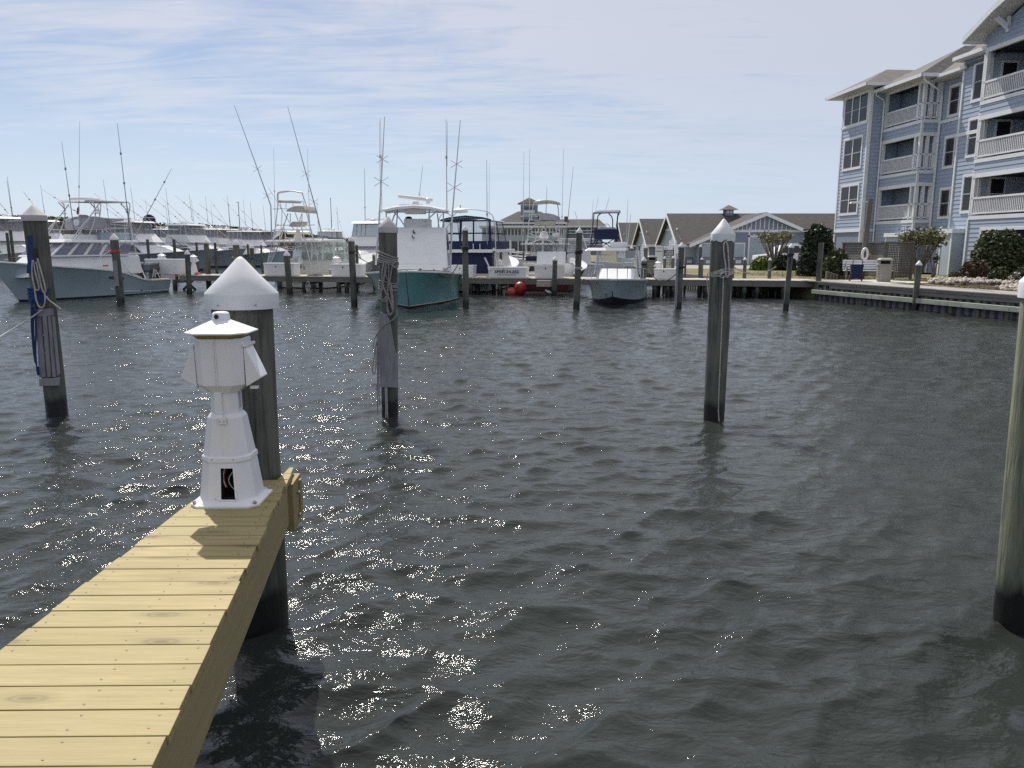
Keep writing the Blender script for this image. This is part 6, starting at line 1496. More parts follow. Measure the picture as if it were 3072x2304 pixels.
# ---------------------------------------------------------------- small grey-blue boat with navy tower, bow on
def small_blue():
    F = Frame((5.85, 41.4, 0), math.atan2(-.981, -.19)); root = boat('fishing_boat', 'small grey blue fishing boat moored bow on with a navy canvas tower', 'boat', F)
    H = Hull(8.3, 2.95, [(0, .85), (.5, 1.05), (1, 1.22)], wl=.84, flare=2.2, entry=3.2, bluff=1.9, wlb=.92)
    hull_parts(root, H, MT['gel_blue2'], kb=.1, t_deck=.42, kf=lambda t: .10 + .26 * t ** 5)
    X = lambda a, b, x=3.4: Vector(F.px(a, b, x))
    zt = X(1820, 752)[2]; zb = X(1820, 808, 4.4)[2]
    house(root, 'cabin', 3.6, 6.6, 1.05, 1.0, zb + .05, 1.7, 0, .9, MT['gel_white'], bevel=.08, wf=.75)
    e = house(root, 'windscreen', 3.0, 4.5, 1.08, zb - .1, zt, .5, 0, .92, MT['vinyl'], bevel=0)
    q = MB()
    for sd in (1, -1):
        q.tube([(4.5, sd * 1.08, zb - .2), (4.0, sd * .98, zt)], .03, 6); q.tube([(3.0, sd * 1.08, .9), (3.0, sd * 1.02, zt)], .03, 6); q.tube([(4.4, sd * .6, zb - .1), (3.95, sd * .9, zt)], .022, 5)
    part('windscreen_post', q, MT['alum'], root, kind='stuff')
    w0, w1 = X(1754, 752), X(1883, 754)
    part('hardtop', MB().hexa([(2.0, w0.y, zt), (4.3, w0.y * .95, zt), (4.3, w1.y * .95, zt), (2.0, w1.y, zt), (2.1, w0.y * .95, zt + .12), (4.1, w0.y * .85, zt + .14), (4.1, w1.y * .85, zt + .14), (2.1, w1.y * .95, zt + .12)]), MT['gel_white'], root, bevel=.04)
    part('helm_console', MB().b2((2.6, -.75, .8), (3.2, .2, zb + .25)), MT['gel_cream'], root, bevel=.05); part('helm_seat', MB().b2((1.9, .1, .8), (2.4, .7, zb + .3)), MT['gel_white'], root, bevel=.05)
    part('life_raft', MB().tube([(3.3, -.1, zb + .42), (3.3, .75, zb + .42)], .09, 8), MT['gel_white'], root, smooth=40)
    part('towel', MB().b2((3.35, .3, zb - .05), (3.45, .85, zb + .12)), pm('green_cloth', (.12, .20, .08), .9, .3, 20), root, bevel=.02)
    part('roof_raft', MB().lathe([(.0, -.42), (.12, -.4), (.17, -.3), (.17, .3), (.12, .4), (0, .42)], 10, (3.4, .0, zt + .26), ax=(0, 1, 0)), MT['gel_white'], root, smooth=50)
    # navy tower
    nv = pm('navy_tube', (.012, .018, .05), .35, .05)
    part('tower_tube', tubes_px(F, [[(1780, 640), (1778, 690), (1770, 745)], [(1791, 690), (1792, 648), (1802, 641)], [(1838, 690), (1838, 652), (1826, 641)], [(1858, 638), (1852, 652), (1852, 690)], [(1854, 640), (1848, 690), (1868, 745)], [(1780, 640), (1858, 638)], [(1770, 745), (1790, 716), (1778, 690)], [(1782, 717), (1858, 717)], [(1848, 716), (1868, 744)], [(1795, 716), (1782, 742)], [(1786, 728), (1862, 730)]], 2.6, .03), nv, root, smooth=60, kind='stuff')
    part('tower_tube', tubes_px(F, [[(1790, 715), (1840, 745)], [(1845, 715), (1796, 745)], [(1847, 700), (1847, 742)], [(1805, 690), (1806, 745)]], 1.6, .025), nv, root, kind='stuff')
    c0, c1 = X(1784, 686, 2.8), X(1854, 716, 2.8)
    a, b, c_, d_ = X(1782, 688, 2.8), X(1854, 687, 2.8), X(1852, 717, 2.9), X(1782, 716, 2.9)
    part('belly_canvas', MB().prism([a, b, c_, d_], (-.1, 0, 0)), MT['navy_canvas'], root, bevel=.02)
    part('console_top', MB().hexa([X(1790, 690, 2.7), X(1850, 690, 2.7), X(1850, 690, 2.0), X(1790, 690, 2.0), X(1794, 682, 2.6), X(1846, 682, 2.6), X(1846, 682, 2.1), X(1794, 682, 2.1)]), MT['grey_canvas'], root, bevel=.02)
    part('wheel', MB().tube([X(1818, 682, 2.4) + Vector((0, .2 * math.cos(t), .17 * math.sin(t))) for t in [i * .52 for i in range(12)]], .014, 5, closed=True), MT['steel'], root)
    a, b = X(1780, 636, 2.6), X(1860, 635, 2.6)
    part('tower_canopy', MB().hexa([(2.0, a.y, a.z - .05), (3.1, a.y, a.z - .05), (3.1, b.y, b.z - .05), (2.0, b.y, b.z - .05), (2.1, a.y * .8, a.z + .06), (3.0, a.y * .8, a.z + .06), (3.0, b.y * .8, b.z + .06), (2.1, b.y * .8, b.z + .06)]), MT['grey_canvas'], root, bevel=.02)
    for s0, s1, r in (((1760, 745), (1724, 633), .03), ((1881, 745), (1892, 642), .028)): pole(root, X(*s0, 3.0), X(*s1, 3.0), r, .012, MT['gel_white'], 'outrigger', 6)
    for s0, s1 in (((1770, 740), (1780, 600)), ((1766, 735), (1795, 592)), ((1814, 640), (1828, 592)), ((1878, 735), (1884, 598))): pole(root, X(*s0, 2.4), X(*s1, 2.4), .02, .007, MT['alum'], 'antenna', 5)
    q = MB()   # bow rail
    for sd in (1, -1):
        pts = [Vector((t * 8.3, sd * H.hb(t) * .93, H.zs(t) + .5)) for t in (.55, .68, .8, .9, .97)]; q.tube(pts, .02, 6)
        for p in pts[1:]: q.tube([p, p - Vector((.05, 0, .5))], .016, 5)
    q.tube([Vector((.97 * 8.3, -H.hb(.97) * .93, H.zs(1) + .5)), Vector((.99 * 8.3, 0, H.zs(1) + .5)), Vector((.97 * 8.3, H.hb(.97) * .93, H.zs(1) + .5))], .02, 6)
    part('bow_rail', q, MT['steel'], root, smooth=60)
    part('stem_band', MB().tube([H.pt(1, k, 1) + Vector((.01, 0, 0)) for k in (.34, .45, .55)], .022, 5), MT['black'], root)
    part('bow_line', MB().tube(smooth_pts([H.pt(.96, .98, 1), H.pt(.97, .75, 1, .05), H.pt(.94, .45, -1, .03), H.pt(.88, .38, -1, .05), H.pt(.8, .6, -1, .04), H.pt(.72, .98, -1, .03)], 2), .018, 5), MT['rope'], root)
    part('registration_sticker', MB().box(H.pt(.86, .86, -1, .02), (.25, .02, .10)).box(H.pt(.82, .84, -1, .02), (.14, .02, .08)), MT['gel_white'], root)
small_blue()
# ---------------------------------------------------------------- boats lying stern to the dock
AWAY = math.atan2(.972, .225)
def stern_frame(px, Y): p = at_y(px, 860, Y); return Frame((p.x, Y, 0), AWAY)
def navy_boat():
    F = stern_frame(1392, 44.9); root = boat('cabin_cruiser', 'flybridge cruiser wrapped aft in navy blue canvas with clear upper windows', 'boat', F)
    H = Hull(11.5, 3.6, [(0, 1.05), (.5, 1.3), (1, 1.9)], flare=1.8); hull_parts(root, H, MT['gel_cream'], t_deck=.3)
    X = lambda a, b, x=.4: Vector(F.px(a, b, x))
    zs_ = [X(1400, y)[2] for y in (826, 757, 748, 723, 701, 660, 648)]
    w0 = X(1352, 780).y; w1 = X(1462, 780).y; wl_, wr = max(w0, w1), min(w0, w1); c = (wl_ + wr) / 2; hw = (wl_ - wr) / 2
    c = min(.05, c); 
    house(root, 'deckhouse', 1.2, 6.5, 1.45, 1.0, zs_[1], 1.2, 0, .93, MT['gel_white'], bevel=.05)
    e = part('aft_curtain', MB().hexa([(.25, -1.62, zs_[0]), (1.3, -1.55, zs_[0]), (1.3, 1.55, zs_[0]), (.25, 1.62, zs_[0]), (.6, -1.5, zs_[1]), (1.3, -1.5, zs_[1]), (1.3, 1.5, zs_[1]), (.6, 1.5, zs_[1])]), MT['navy_canvas'], root, bevel=.03)
    part('flybridge_deck', MB().b2((.3, -1.62, zs_[1] - .02), (6.2, 1.62, zs_[2])), MT['gel_white'], root, bevel=.03)
    part('flybridge_curtain', MB().hexa([(.45, -1.52, zs_[2]), (4.6, -1.5, zs_[2]), (4.6, 1.5, zs_[2]), (.45, 1.52, zs_[2]), (.5, -1.5, zs_[3]), (4.4, -1.45, zs_[3]), (4.4, 1.45, zs_[3]), (.5, 1.5, zs_[3])]), MT['navy_canvas'], root, bevel=.03)
    e = house(root, 'clear_enclosure', .5, 4.2, 1.48, zs_[3], zs_[5], .6, .12, .95, MT['vinyl'], bevel=0)
    nb = MB(); bq = e['back']; bq = (bq[1], bq[0], bq[3], bq[2]) if (bq[1] - bq[0]).cross(bq[3] - bq[0]).x > 0 else bq
    for (u0, u1, v0, v1) in ((0, .03, 0, 1), (.97, 1, 0, 1), (.36, .41, 0, 1), (.64, .67, 0, 1), (0, 1, .34, .40), (0, 1, .93, 1.0)): part('canvas_border', MB().panel(bq, u0, u1, v0, v1, .02, .005), MT['navy_canvas'], root)
    for k in ('port', 'star'):
        q = side_fix(e[k])
        for (u0, u1, v0, v1) in ((0, .03, 0, 1), (.48, .52, 0, 1), (.97, 1, 0, 1), (0, 1, .34, .40), (0, 1, .93, 1)): part('canvas_border', MB().panel(q, u0, u1, v0, v1, .02, .005), MT['navy_canvas'], root)
    secs = [[(x, y, zs_[5] + .24 * (1 - (y / 1.55) ** 2) * 1 - .02) for y in (-1.52, -1.0, 0, 1.0, 1.52)] + [(x, y, zs_[5] + .24 * (1 - (y / 1.55) ** 2) - .08) for y in (1.52, 1.0, 0, -1.0, -1.52)] for x in (.45, 2, 4)]
    part('bimini', MB().loft(secs), pm('pale_blue_canvas', (.30, .42, .50), .8, .06), root, smooth=40); part('bimini_edge', MB().tube([Vector(p) for p in secs[0][:5]], .05, 6), MT['navy_canvas'], root)
    part('hoop', MB().tube(smooth_pts([(.6, -1.75, zs_[2]), (.6, -1.72, zs_[5] + .1), (.6, -1.3, zs_[6] + .28), (.6, 0, zs_[6] + .42), (.6, 1.3, zs_[6] + .28), (.6, 1.72, zs_[5] + .1), (.6, 1.75, zs_[2])], 2), .03, 6), MT['alum'], root, smooth=60)
    part('radome', MB().lathe([(.42, 0), (.46, .08), (.44, .18), (.3, .26), (0, .28)], 14, X(1381, 638, 2.5)), MT['gel_white'], root, smooth=50); pole(root, X(1381, 640, 2.5), X(1381, 615, 2.5), .03, .02, MT['black'], 'radar_mast')
    for a in (-.9, -.5, .9): part('rod_holder', MB().tube([(.28, a, zs_[2]), (.25, a, zs_[2] + .32)], .028, 6), MT['gel_white'], root)
    part('boarding_pole', MB().tube([(.2, -1.2, zs_[1] - .3), (-.1, -1.75, 1.0)], .05, 6).tube([(.1, -1.8, 1.0), (.1, -1.85, zs_[1])], .03, 6).tube([(.1, -1.8, 1.9), (.1, -2.0, 1.85), (.1, -2.0, 1.0)], .03, 6), MT['alum'], root)
    pole(root, X(1462, 750, .5), X(1460, 480, .5), .03, .01, MT['alum_dark'], 'antenna', 6, (.4,)); pole(root, X(1467, 740, 2), X(1468, 490, 2), .02, .007, MT['alum'], 'antenna', 5)
    pole(root, X(1352, 790, 1), X(1357, 650, 1), .045, .035, MT['alum'], 'outrigger', 6)
navy_boat()
def cream_boat():
    F = stern_frame(910, 48.6); root = boat('fishing_boat', 'cream express fishing boat with a tall tuna tower lying stern to the dock', 'boat', F)
    H = Hull(11.5, 4.1, [(0, 1.15), (.35, 1.3), (.5, 1.55), (1, 2.1)], flare=2.0); hull_parts(root, H, MT['gel_cream'], cap=MT['gel_cream'], t_deck=.34)
    X = lambda a, b, x=3.2: Vector(F.px(a, b, x))
    zb, zr = X(900, 778)[2], X(900, 727)[2]; wl_, wr = X(822, 740).y, X(985, 740).y
    house(root, 'cabin', 3.0, 8.5, 1.7, 1.0, zb, 2.6, 0, .92, MT['gel_cream'], bevel=.08, wf=1.1)
    e = house(root, 'clear_enclosure', 2.8, 5.6, 1.62, zb, zr, .9, .1, .95, MT['vinyl_green'], bevel=0, wf=1.5)
    for k, n in (('back', 4), ('front', 3), ('port', 3), ('star', 3)):
        q = e[k] if k in ('back', 'front') else side_fix(e[k])
        for i in range(n + 1): part('enclosure_post', MB().panel(q, max(0, i / n - .02), min(1, i / n + .02), 0, 1, .03, -.01), MT['gel_cream'], root)
    part('console', MB().b2((4.2, -1.0, 1.0), (5.0, 1.0, zb + .4)).b2((3.2, .2, 1.0), (3.8, .9, zb + .3)), MT['gel_cream'], root, bevel=.05)
    a, b = X(816, 722), X(988, 724)
    part('hardtop', MB().hexa([(2.2, b.y, zr), (5.4, b.y * .92, zr), (5.4, a.y * .92, zr), (2.2, a.y, zr), (2.3, b.y * .97, zr + .14), (5.2, b.y * .85, zr + .2), (5.2, a.y * .85, zr + .2), (2.3, a.y * .97, zr + .14)]), MT['gel_cream'], root, bevel=.04)
    for i in range(7):
        p = X(838 + 16 * i, 734, 2.15); part('rod_holder', MB().tube([p, p + Vector((0, 0, .34))], .028, 6), MT['alum'], root)
    part('side_wing', MB().add([Vector((0.3, -2.02, 1.15)), Vector((2.8, -1.95, 1.2)), Vector((2.8, -1.7, zb + .25)), Vector((1.6, -1.9, 1.75))], [(0, 1, 2, 3)]).add([Vector((0.3, 2.02, 1.15)), Vector((2.8, 1.95, 1.2)), Vector((2.8, 1.7, zb + .25)), Vector((1.6, 1.9, 1.75))], [(0, 1, 2, 3)]), MT['gel_cream'], root)
    T = MT['alum']
    part('tower_leg', tubes_px(F, [[(802, 790), (819, 723), (825, 680), (836, 672)], [(961, 818), (944, 730), (931, 680), (926, 676)], [(827, 676), (835, 607), (831, 590), (834, 577), (846, 574)], [(930, 676), (923, 629), (907, 582), (908, 578)], [(812, 790), (842, 720), (853, 672), (864, 640)], [(903, 676), (924, 760), (934, 800)]], 2.6, .034), T, root, smooth=60, kind='stuff')
    part('tower_leg', tubes_px(F, [[(838, 720), (848, 640), (840, 607)], [(940, 722), (920, 640), (909, 607)], [(858, 720), (850, 670)], [(880, 720), (906, 640)]], 4.2, .028), T, root, smooth=60, kind='stuff')
    part('tower_hoop', tubes_px(F, [[(832, 580), (840, 575), (874, 572), (906, 578)]], 2.6, .04).tube([X(834, 580, 3.6), X(874, 573, 3.6), X(905, 579, 3.6)], .03, 6), T, root, smooth=60)
    part('tower_rail', tubes_px(F, [[(826, 676), (945, 675)], [(824, 689), (930, 689)], [(845, 606), (911, 604)], [(836, 626), (918, 628)], [(835, 606), (835, 576)], [(818, 627), (836, 627)], [(922, 628), (945, 629)], [(875, 666), (927, 666)], [(871, 640), (871, 666)], [(906, 640), (906, 676)], [(886, 640), (895, 664)], [(858, 610), (858, 623)], [(879, 610), (879, 620)]], 2.6, .026), T, root, kind='stuff')
    a, b = X(836, 604), X(902, 609); part('bolster', MB().tube([a, X(902, 606.5)], .09, 8), MT['grey_canvas'], root, smooth=40)
    part('tower_platform', MB().prism([X(856, 634, 2.4), X(916, 638, 2.4), X(916, 630, 2.4), X(908, 618, 2.4), X(885, 618, 2.4), X(868, 624, 2.4)], (1.6, 0, 0)), MT['tan_canvas'], root)
    part('tower_seat', MB().prism([X(868, 680, 2.6), X(898, 680, 2.6), X(905, 672, 2.6), X(905, 666, 2.6), X(876, 666, 2.6), X(868, 674, 2.6)], (.8, 0, 0)), MT['tan_canvas'], root)
    part('radar_bar', MB().tube([X(863, 698, 4.0), X(928, 699, 4.0)], .09, 8).lathe([(.3, 0), (.26, .25), (.2, .5), (.12, .75)], 10, X(896, 724, 4.0)), MT['gel_cream'], root, smooth=40)
    part('life_float', MB().tube([X(819, 716, 3), X(835, 700, 3), X(849, 682, 3)], [.05, .14, .06], 8), MT['gel_white'], root, smooth=50)
    for P_ in ([(815, 722), (812.5, 617), (703, 316)], [(970, 725), (950, 637), (863, 320)]):
        p = [X(*q, 3.0) for q in P_]; part('outrigger', MB().tube(p, [.04, .036, .014], 6), MT['alum_dark'], root); spreader(root, p[1], p[2], .37, .32); spreader(root, p[1], p[2], .10, .32)
        for f_ in (.62, .8): c = p[1].lerp(p[2], f_); 
    pole(root, X(812.5, 617, 3), X(815, 722, 3), .03, .03, T, 'rigging_pole')
    pole(root, X(826, 700, 2.2), X(821, 445, 2.2), .022, .008, T, 'antenna', 5, (.5,)); pole(root, X(930, 700, 2.2), X(922, 445, 2.2), .022, .008, T, 'antenna', 5, (.5,))
    pole(root, X(882, 690, 2.4), X(806, 563, 2.4), .022, .008, MT['alum_dark'], 'fishing_rod', 5)
    lad = MB()
    for s_ in ((806, 788, 822, 735), (812, 788, 826, 735)): lad.tube([X(s_[0], s_[1], 2.4), X(s_[2], s_[3], 2.4)], .02, 5)
    for i in range(4): f_ = i / 3.5; lad.tube([X(806 + 14 * f_, 785 - 50 * f_, 2.4), X(813 + 13 * f_, 785 - 50 * f_, 2.4)], .018, 5)
    part('ladder', lad, T, root)
    for dx in (890, 913): p = X(dx, 820, .1); part('stern_post', MB().tube([p, p + Vector((0, 0, .45))], .03, 6), MT['black'], root)
    for dx in (838, 940): p = X(dx, 852, -.15); part('fender', MB().lathe([(0, -.4), (.12, -.36), (.15, -.2), (.15, .2), (.12, .36), (0, .4)], 10, p), MT['grey_outboard'], root, smooth=50)
    # hand lettered name across the transom
    p = X(885, 848, -.015); o = letters('Marlin Mist', .26, MT['letter_navy'], root, p, (R(90), 0, R(-90)), 0, 1.0, 'boat_name'); bpy.data.objects.remove(o)
    q = MB(); yy = .9
    for i in range(11):
        z = p.z + .03 * math.sin(i * 1.7); q.tube(smooth_pts([(-.012, yy, z - .05), (-.012, yy - .05, z + .10 + .06 * (i % 3 == 0)), (-.012, yy - .09, z + .04), (-.012, yy - .07, z - .06), (-.012, yy - .13, z - .04)], 2), .012, 4); yy -= .14
    part('boat_name', q, MT['letter_grey'], root)
cream_boat()
def tower_boat():
    F = stern_frame(1630, 45.6); root = boat('fishing_boat', 'dark red bottomed fishing boat with a white tube tower behind the lettered dock box', 'boat', F)
    H = Hull(10.5, 3.7, [(0, .95), (.5, 1.25), (1, 1.8)], flare=1.8); hull_parts(root, H, MT['antifoul_red'], t_deck=.34)
    part('transom_cap', MB().b2((-.02, -1.6, .8), (.2, 1.6, 1.02)), MT['gel_white'], root, bevel=.03)
    X = lambda a, b, x=2.6: Vector(F.px(a, b, x)); T = MT['alum']
    zb, zr = X(1640, 790)[2], X(1640, 735)[2]
    house(root, 'cabin', 3.0, 7.8, 1.5, .9, zb, 2.4, 0, .92, MT['gel_white'], bevel=.08, wf=1.0)
    house(root, 'clear_enclosure', 2.9, 5.0, 1.5, zb, zr, .8, .1, .95, MT['vinyl'], bevel=0)
    part('console', MB().b2((3.4, -.9, .9), (4.2, .9, zb + .4)), MT['gel_white'], root, bevel=.05)
    part('engine_box', MB().b2((1.2, .3, .5), (2.6, 1.5, zb + .05)), MT['gel_cream'], root, bevel=.06); part('engine_vent', MB().b2((1.17, .75, zb - .45), (1.21, 1.15, zb - .15)), MT['black'], root)
    part('seat_back', MB().prism([X(1614, 792, 1.4), X(1640, 792, 1.4), X(1638, 775, 1.4), X(1632, 766, 1.4), X(1622, 766, 1.4), X(1616, 775, 1.4)], (.3, 0, 0)), MT['gel_cream'], root, bevel=.04)
    part('navy_cushion', MB().b2(X(1576, 783, 1.8), tuple(X(1612, 768, 2.3))), MT['navy_canvas'], root, bevel=.08)
    a, b = X(1566, 735), X(1690, 738); part('hardtop', MB().b2((2.2, b.y, zr), (5.0, a.y, zr + .12)), MT['gel_white'], root, bevel=.03)
    for i in range(6): p = X(1604 + 14 * i, 744, 2.15); part('rod_holder', MB().tube([p, p + Vector((0, 0, .36))], .02, 5), MT['alum_dark'], root)
    part('tower_leg', tubes_px(F, [[(1566, 795), (1582, 732), (1586, 662), (1592, 658)], [(1690, 795), (1680, 735), (1676, 665), (1672, 660)], [(1594, 660), (1600, 612), (1606, 604), (1636, 600), (1670, 604), (1674, 618), (1677, 655)], [(1576, 790), (1602, 735), (1614, 690), (1622, 668)], [(1684, 740), (1668, 690), (1660, 668)]], 2.6, .033), T, root, smooth=60, kind='stuff')
    part('tower_brace', tubes_px(F, [[(1588, 700), (1626, 716)], [(1586, 730), (1632, 714), (1676, 736)], [(1588, 690), (1608, 672)], [(1676, 692), (1660, 676)], [(1584, 710), (1626, 714)], [(1590, 696), (1672, 696)], [(1592, 660), (1676, 662)], [(1636, 698), (1640, 668)], [(1650, 698), (1648, 668)], [(1620, 696), (1630, 680), (1640, 696)], [(1586, 643), (1616, 643)]], 2.8, .028), T, root, kind='stuff')
    a, b = X(1605, 604), X(1672, 607)
    part('tower_canopy', MB().prism([X(1604, 611, 2.3), X(1640, 608, 2.3), X(1672, 613, 2.3), X(1669, 604, 2.3), X(1640, 600, 2.3), X(1611, 603, 2.3)], (1.3, 0, 0)), MT['tan_canvas'], root, bevel=.02)
    part('tower_box', MB().prism([X(1616, 660, 2.4), X(1672, 662, 2.4), X(1674, 650, 2.4), X(1656, 642, 2.4), X(1640, 639, 2.4), X(1622, 640, 2.4), X(1617, 648, 2.4)], (.9, 0, 0)), MT['grey_canvas'], root, bevel=.05)
    part('belly_band', MB().prism([X(1604, 674, 2.4), X(1664, 674, 2.4), X(1664, 664, 2.4), X(1604, 664, 2.4)], (.4, 0, 0)), MT['tan_canvas'], root)
    part('life_raft', MB().tube([X(1658, 706, 2.2), X(1676, 703, 2.2)], .11, 8), MT['gel_white'], root, smooth=50)
    part('radar_base', MB().lathe([(.25, 0), (.3, .12), (.2, .4), (.1, .45)], 10, X(1632, 716, 3.2)), MT['gel_white'], root, smooth=40)
    for s0, s1, r in (((1568, 790), (1572, 560 - 105), .024), ((1588, 660), (1589, 448), .024), ((1684, 735), (1691, 447), .022), ((1690, 790), (1720, 500), .03), ((1636, 692), (1641, 560), .03)):
        pole(root, X(*s0, 2.8), X(*s1, 2.8), r, .009, MT['alum_dark'] if r > .025 else T, 'outrigger' if r > .025 else 'antenna', 5, (.3,))
    for s0, s1 in (((1693, 790), (1702, 690)), ((1676, 790), (1664, 720)), ((1570, 780), (1573, 690)), ((1698, 780), (1706, 680))): pole(root, X(*s0, 1.6), X(*s1, 1.6), .03, .014, MT['black'], 'fishing_rod', 5, (.2,))
    part('fighting_chair_pod', MB().lathe([(.3, -.5), (.42, -.2), (.4, .2), (.2, .45), (0, .5)], 12, X(1700, 815, .2)), MT['gel_white'], root, smooth=50)
tower_boat()
def cruiser(label, px_bow, Y, L, hullmt, dirx=-1, dy=.15):
    ang = math.atan2(dy, dirx); p = at_y(px_bow, 770, Y); c, s_ = math.cos(ang), math.sin(ang)
    F = Frame((p.x - c * L, Y - s_ * L, 0), ang); root = boat('cabin_cruiser', label, 'boat', F)
    H = Hull(L, 3.0, [(0, 1.1), (.5, 1.35), (1, 1.75)], flare=1.6); hull_parts(root, H, MT[hullmt], t_deck=.4)
    d = house(root, 'cabin', L * .25, L * .74, 1.15, 1.1, 2.35, L * .26, .1, .85, MT['gel_white'], bevel=.06, wf=.8)
    for k in ('port', 'star'): wins(root, side_fix(d[k]), [(.15, .62, .4, .85)] if k == 'port' else [(.38, .85, .4, .85)], MT['dark_glass'])
    house(root, 'windshield', L * .30, L * .55, 1.0, 2.3, 3.1, .7, .1, .9, MT['vinyl'], bevel=0); part('hardtop', MB().b2((L * .22, -1.1, 3.08), (L * .50, 1.1, 3.2)), MT['gel_white'], root, bevel=.03)
    q = MB()
    for sd in (1, -1):
        pts = [Vector((t * L, sd * H.hb(t) * .93, H.zs(t) + .45)) for t in (.6, .75, .88, .98)]; q.tube(pts, .02, 5)
        for p_ in pts: q.tube([p_, p_ - Vector((0, 0, .45))], .016, 5)
    part('bow_rail', q, MT['alum'], root)
cruiser('white cabin cruiser with dark wedge windows seen behind the lettered dock box', 1503, 62, 9.5, 'gel_white')
cruiser('second white cruiser with sloping windshield just beyond the first one', 1512, 76, 10.5, 'gel_grey')
cruiser('small open white motor boat with windshield behind the pale dock box', 1062, 56, 6.5, 'gel_white', 1, -.5)
# ------------------------------------------------------------------ plants
def leaf_mat(name, c1, c2):
    m, t, b = new_mat(name); b.inputs['Roughness'].default_value = 0.6
    oi = N(t, 'ShaderNodeNewGeometry'); tcn = N(t, 'ShaderNodeTexCoord')
    f = noise(t, tcn.outputs['Object'], 3.0, 3, 0.6)
    fac = M(t, 'ADD', M(t, 'MULTIPLY', oi.outputs['Random Per Island'], 0.7), M(t, 'MULTIPLY', f, 0.3))
    t.links.new(ramp(t, fac, [(0.1, c1), (0.85, c2)]), b.inputs['Base Color'])
    b.inputs['Subsurface Weight'].default_value = 0.0
    return m
MT['leaf_dark'] = leaf_mat('leaf_dark', (0.010, 0.022, 0.012), (0.05, 0.075, 0.035))
MT['leaf_mid'] = leaf_mat('leaf_mid', (0.022, 0.04, 0.014), (0.085, 0.115, 0.04))
MT['leaf_juniper'] = leaf_mat('leaf_juniper', (0.07, 0.11, 0.015), (0.20, 0.25, 0.045))
MT['leaf_red'] = leaf_mat('leaf_reddish', (0.04, 0.02, 0.012), (0.11, 0.085, 0.035))
MT['leaf_spring'] = leaf_mat('leaf_spring', (0.07, 0.085, 0.025), (0.20, 0.19, 0.07))
MT['blossom'] = leaf_mat('blossom', (0.40, 0.33, 0.33), (0.72, 0.66, 0.62))
MT['bark'] = pm('bark_pale', (0.25, 0.22, 0.185), 0.85, 0.2, 6)
MT['bark_dark'] = pm('bark_brown', (0.09, 0.07, 0.055), 0.9, 0.2, 6)
def leaves(n, fn, size, seed, up=0.3, aspect=1.8):
    """n leaf quads; fn(rng, n) gives (n,3) centres"""
    rng = np.random.RandomState(seed); c = fn(rng, n)
    a = rng.normal(size=(n, 3)); a[:, 2] *= 0.7; a /= np.linalg.norm(a, axis=1)[:, None]
    b = np.cross(a, rng.normal(size=(n, 3))); b /= np.linalg.norm(b, axis=1)[:, None]
    s = size * rng.uniform(.6, 1.4, n)[:, None]
    V = np.stack([c - a * s * aspect * .5, c + b * s * .5, c + a * s * aspect * .5, c - b * s * .5], 1).reshape(-1, 3)
    return V, np.arange(4 * n).reshape(n, 4)
def blob_fn(rx, ry, rz, z0, clumps=26, shell=.55, seed=0, dome=False):
    def fn(rng, n):
        cc = rng.normal(size=(clumps, 3)); cc /= np.linalg.norm(cc, axis=1)[:, None]
        if dome: cc[:, 2] = np.abs(cc[:, 2])
        cc *= rng.uniform(shell, .92, clumps)[:, None]
        k = rng.randint(0, clumps, n); r = np.clip(rng.normal(size=(n, 3)) * .11, -.2, .2)
        p = cc[k] + r
        q = rng.normal(size=(n, 3)); q /= np.linalg.norm(q, axis=1)[:, None]; q *= rng.uniform(.6, .97, n)[:, None] ** .6
        m = rng.rand(n) < .6; p[m] = q[m]
        if dome: p[:, 2] = np.abs(p[:, 2])
        return p * np.array([rx, ry, rz]) + np.array([0, 0, z0])
    return fn
def shrub(px, pyt, pyb, wpx, Y, n, size, mt, label, name='shrub', cat='shrub', dome=True, zbase=LANDZ, group=None, seed=1, ry=None, stems=True):
    c = at_y(px, (pyt + pyb) / 2, Y); zt = at_y(px, pyt, Y).z; w = wpx / FPX * Y / CP / 2; h = zt - zbase
    root = thing(name, label, cat, (c.x, Y, zbase), 0, group)
    V, Q = leaves(n, blob_fn(w, ry or w, h if dome else h / 2, 0 if dome else h / 2, dome=dome), size, seed)
    V[:, 2] = np.maximum(V[:, 2], .01)
    part('foliage', np_mesh('foliage', V, Q, mt), None, root)
    if stems:
        q = MB(); rng = random.Random(seed)
        for i in range(6): a = rng.uniform(0, 6.28); q.tube([(.08 * math.cos(a), .08 * math.sin(a), 0), (w * .3 * math.cos(a), w * .3 * math.sin(a), h * .4), (w * .6 * math.cos(a), w * .5 * math.sin(a), h * .75)], [.035, .025, .012], 5)
        part('stem', q, MT['bark_dark'], root, kind='stuff')
    return root
shrub(2452, 668, 812, 106, 46, 15000, .12, MT['leaf_dark'], 'tall dark dome shaped evergreen at the left corner of the condominium', 'evergreen_tree', 'tree', seed=2)
shrub(2511, 743, 818, 86, 42.5, 5000, .10, MT['leaf_mid'], 'rounded mid green bush between the dark evergreen and the bench', seed=3)
shrub(2285, 768, 806, 66, 57, 3500, .11, MT['leaf_juniper'], 'low yellow green juniper beneath the vase shaped tree', seed=4)
shrub(2356, 764, 804, 76, 57.5, 3500, .11, MT['leaf_dark'], 'low dark green bush in front of the white pickup', seed=5)
shrub(2925, 776, 846, 92, 37.5, 4500, .085, MT['leaf_red'], 'dark bush with reddish young leaves on the stone bed', seed=6)
shrub(3000, 690, 838, 150, 40, 9000, .11, MT['leaf_mid'], 'large loose green bush before the garage opening', seed=7, dome=False)
shrub(2996, 800, 848, 62, 35.5, 3000, .07, MT['leaf_mid'], 'small bush on stone bed in front of the utility cabinet', seed=8)
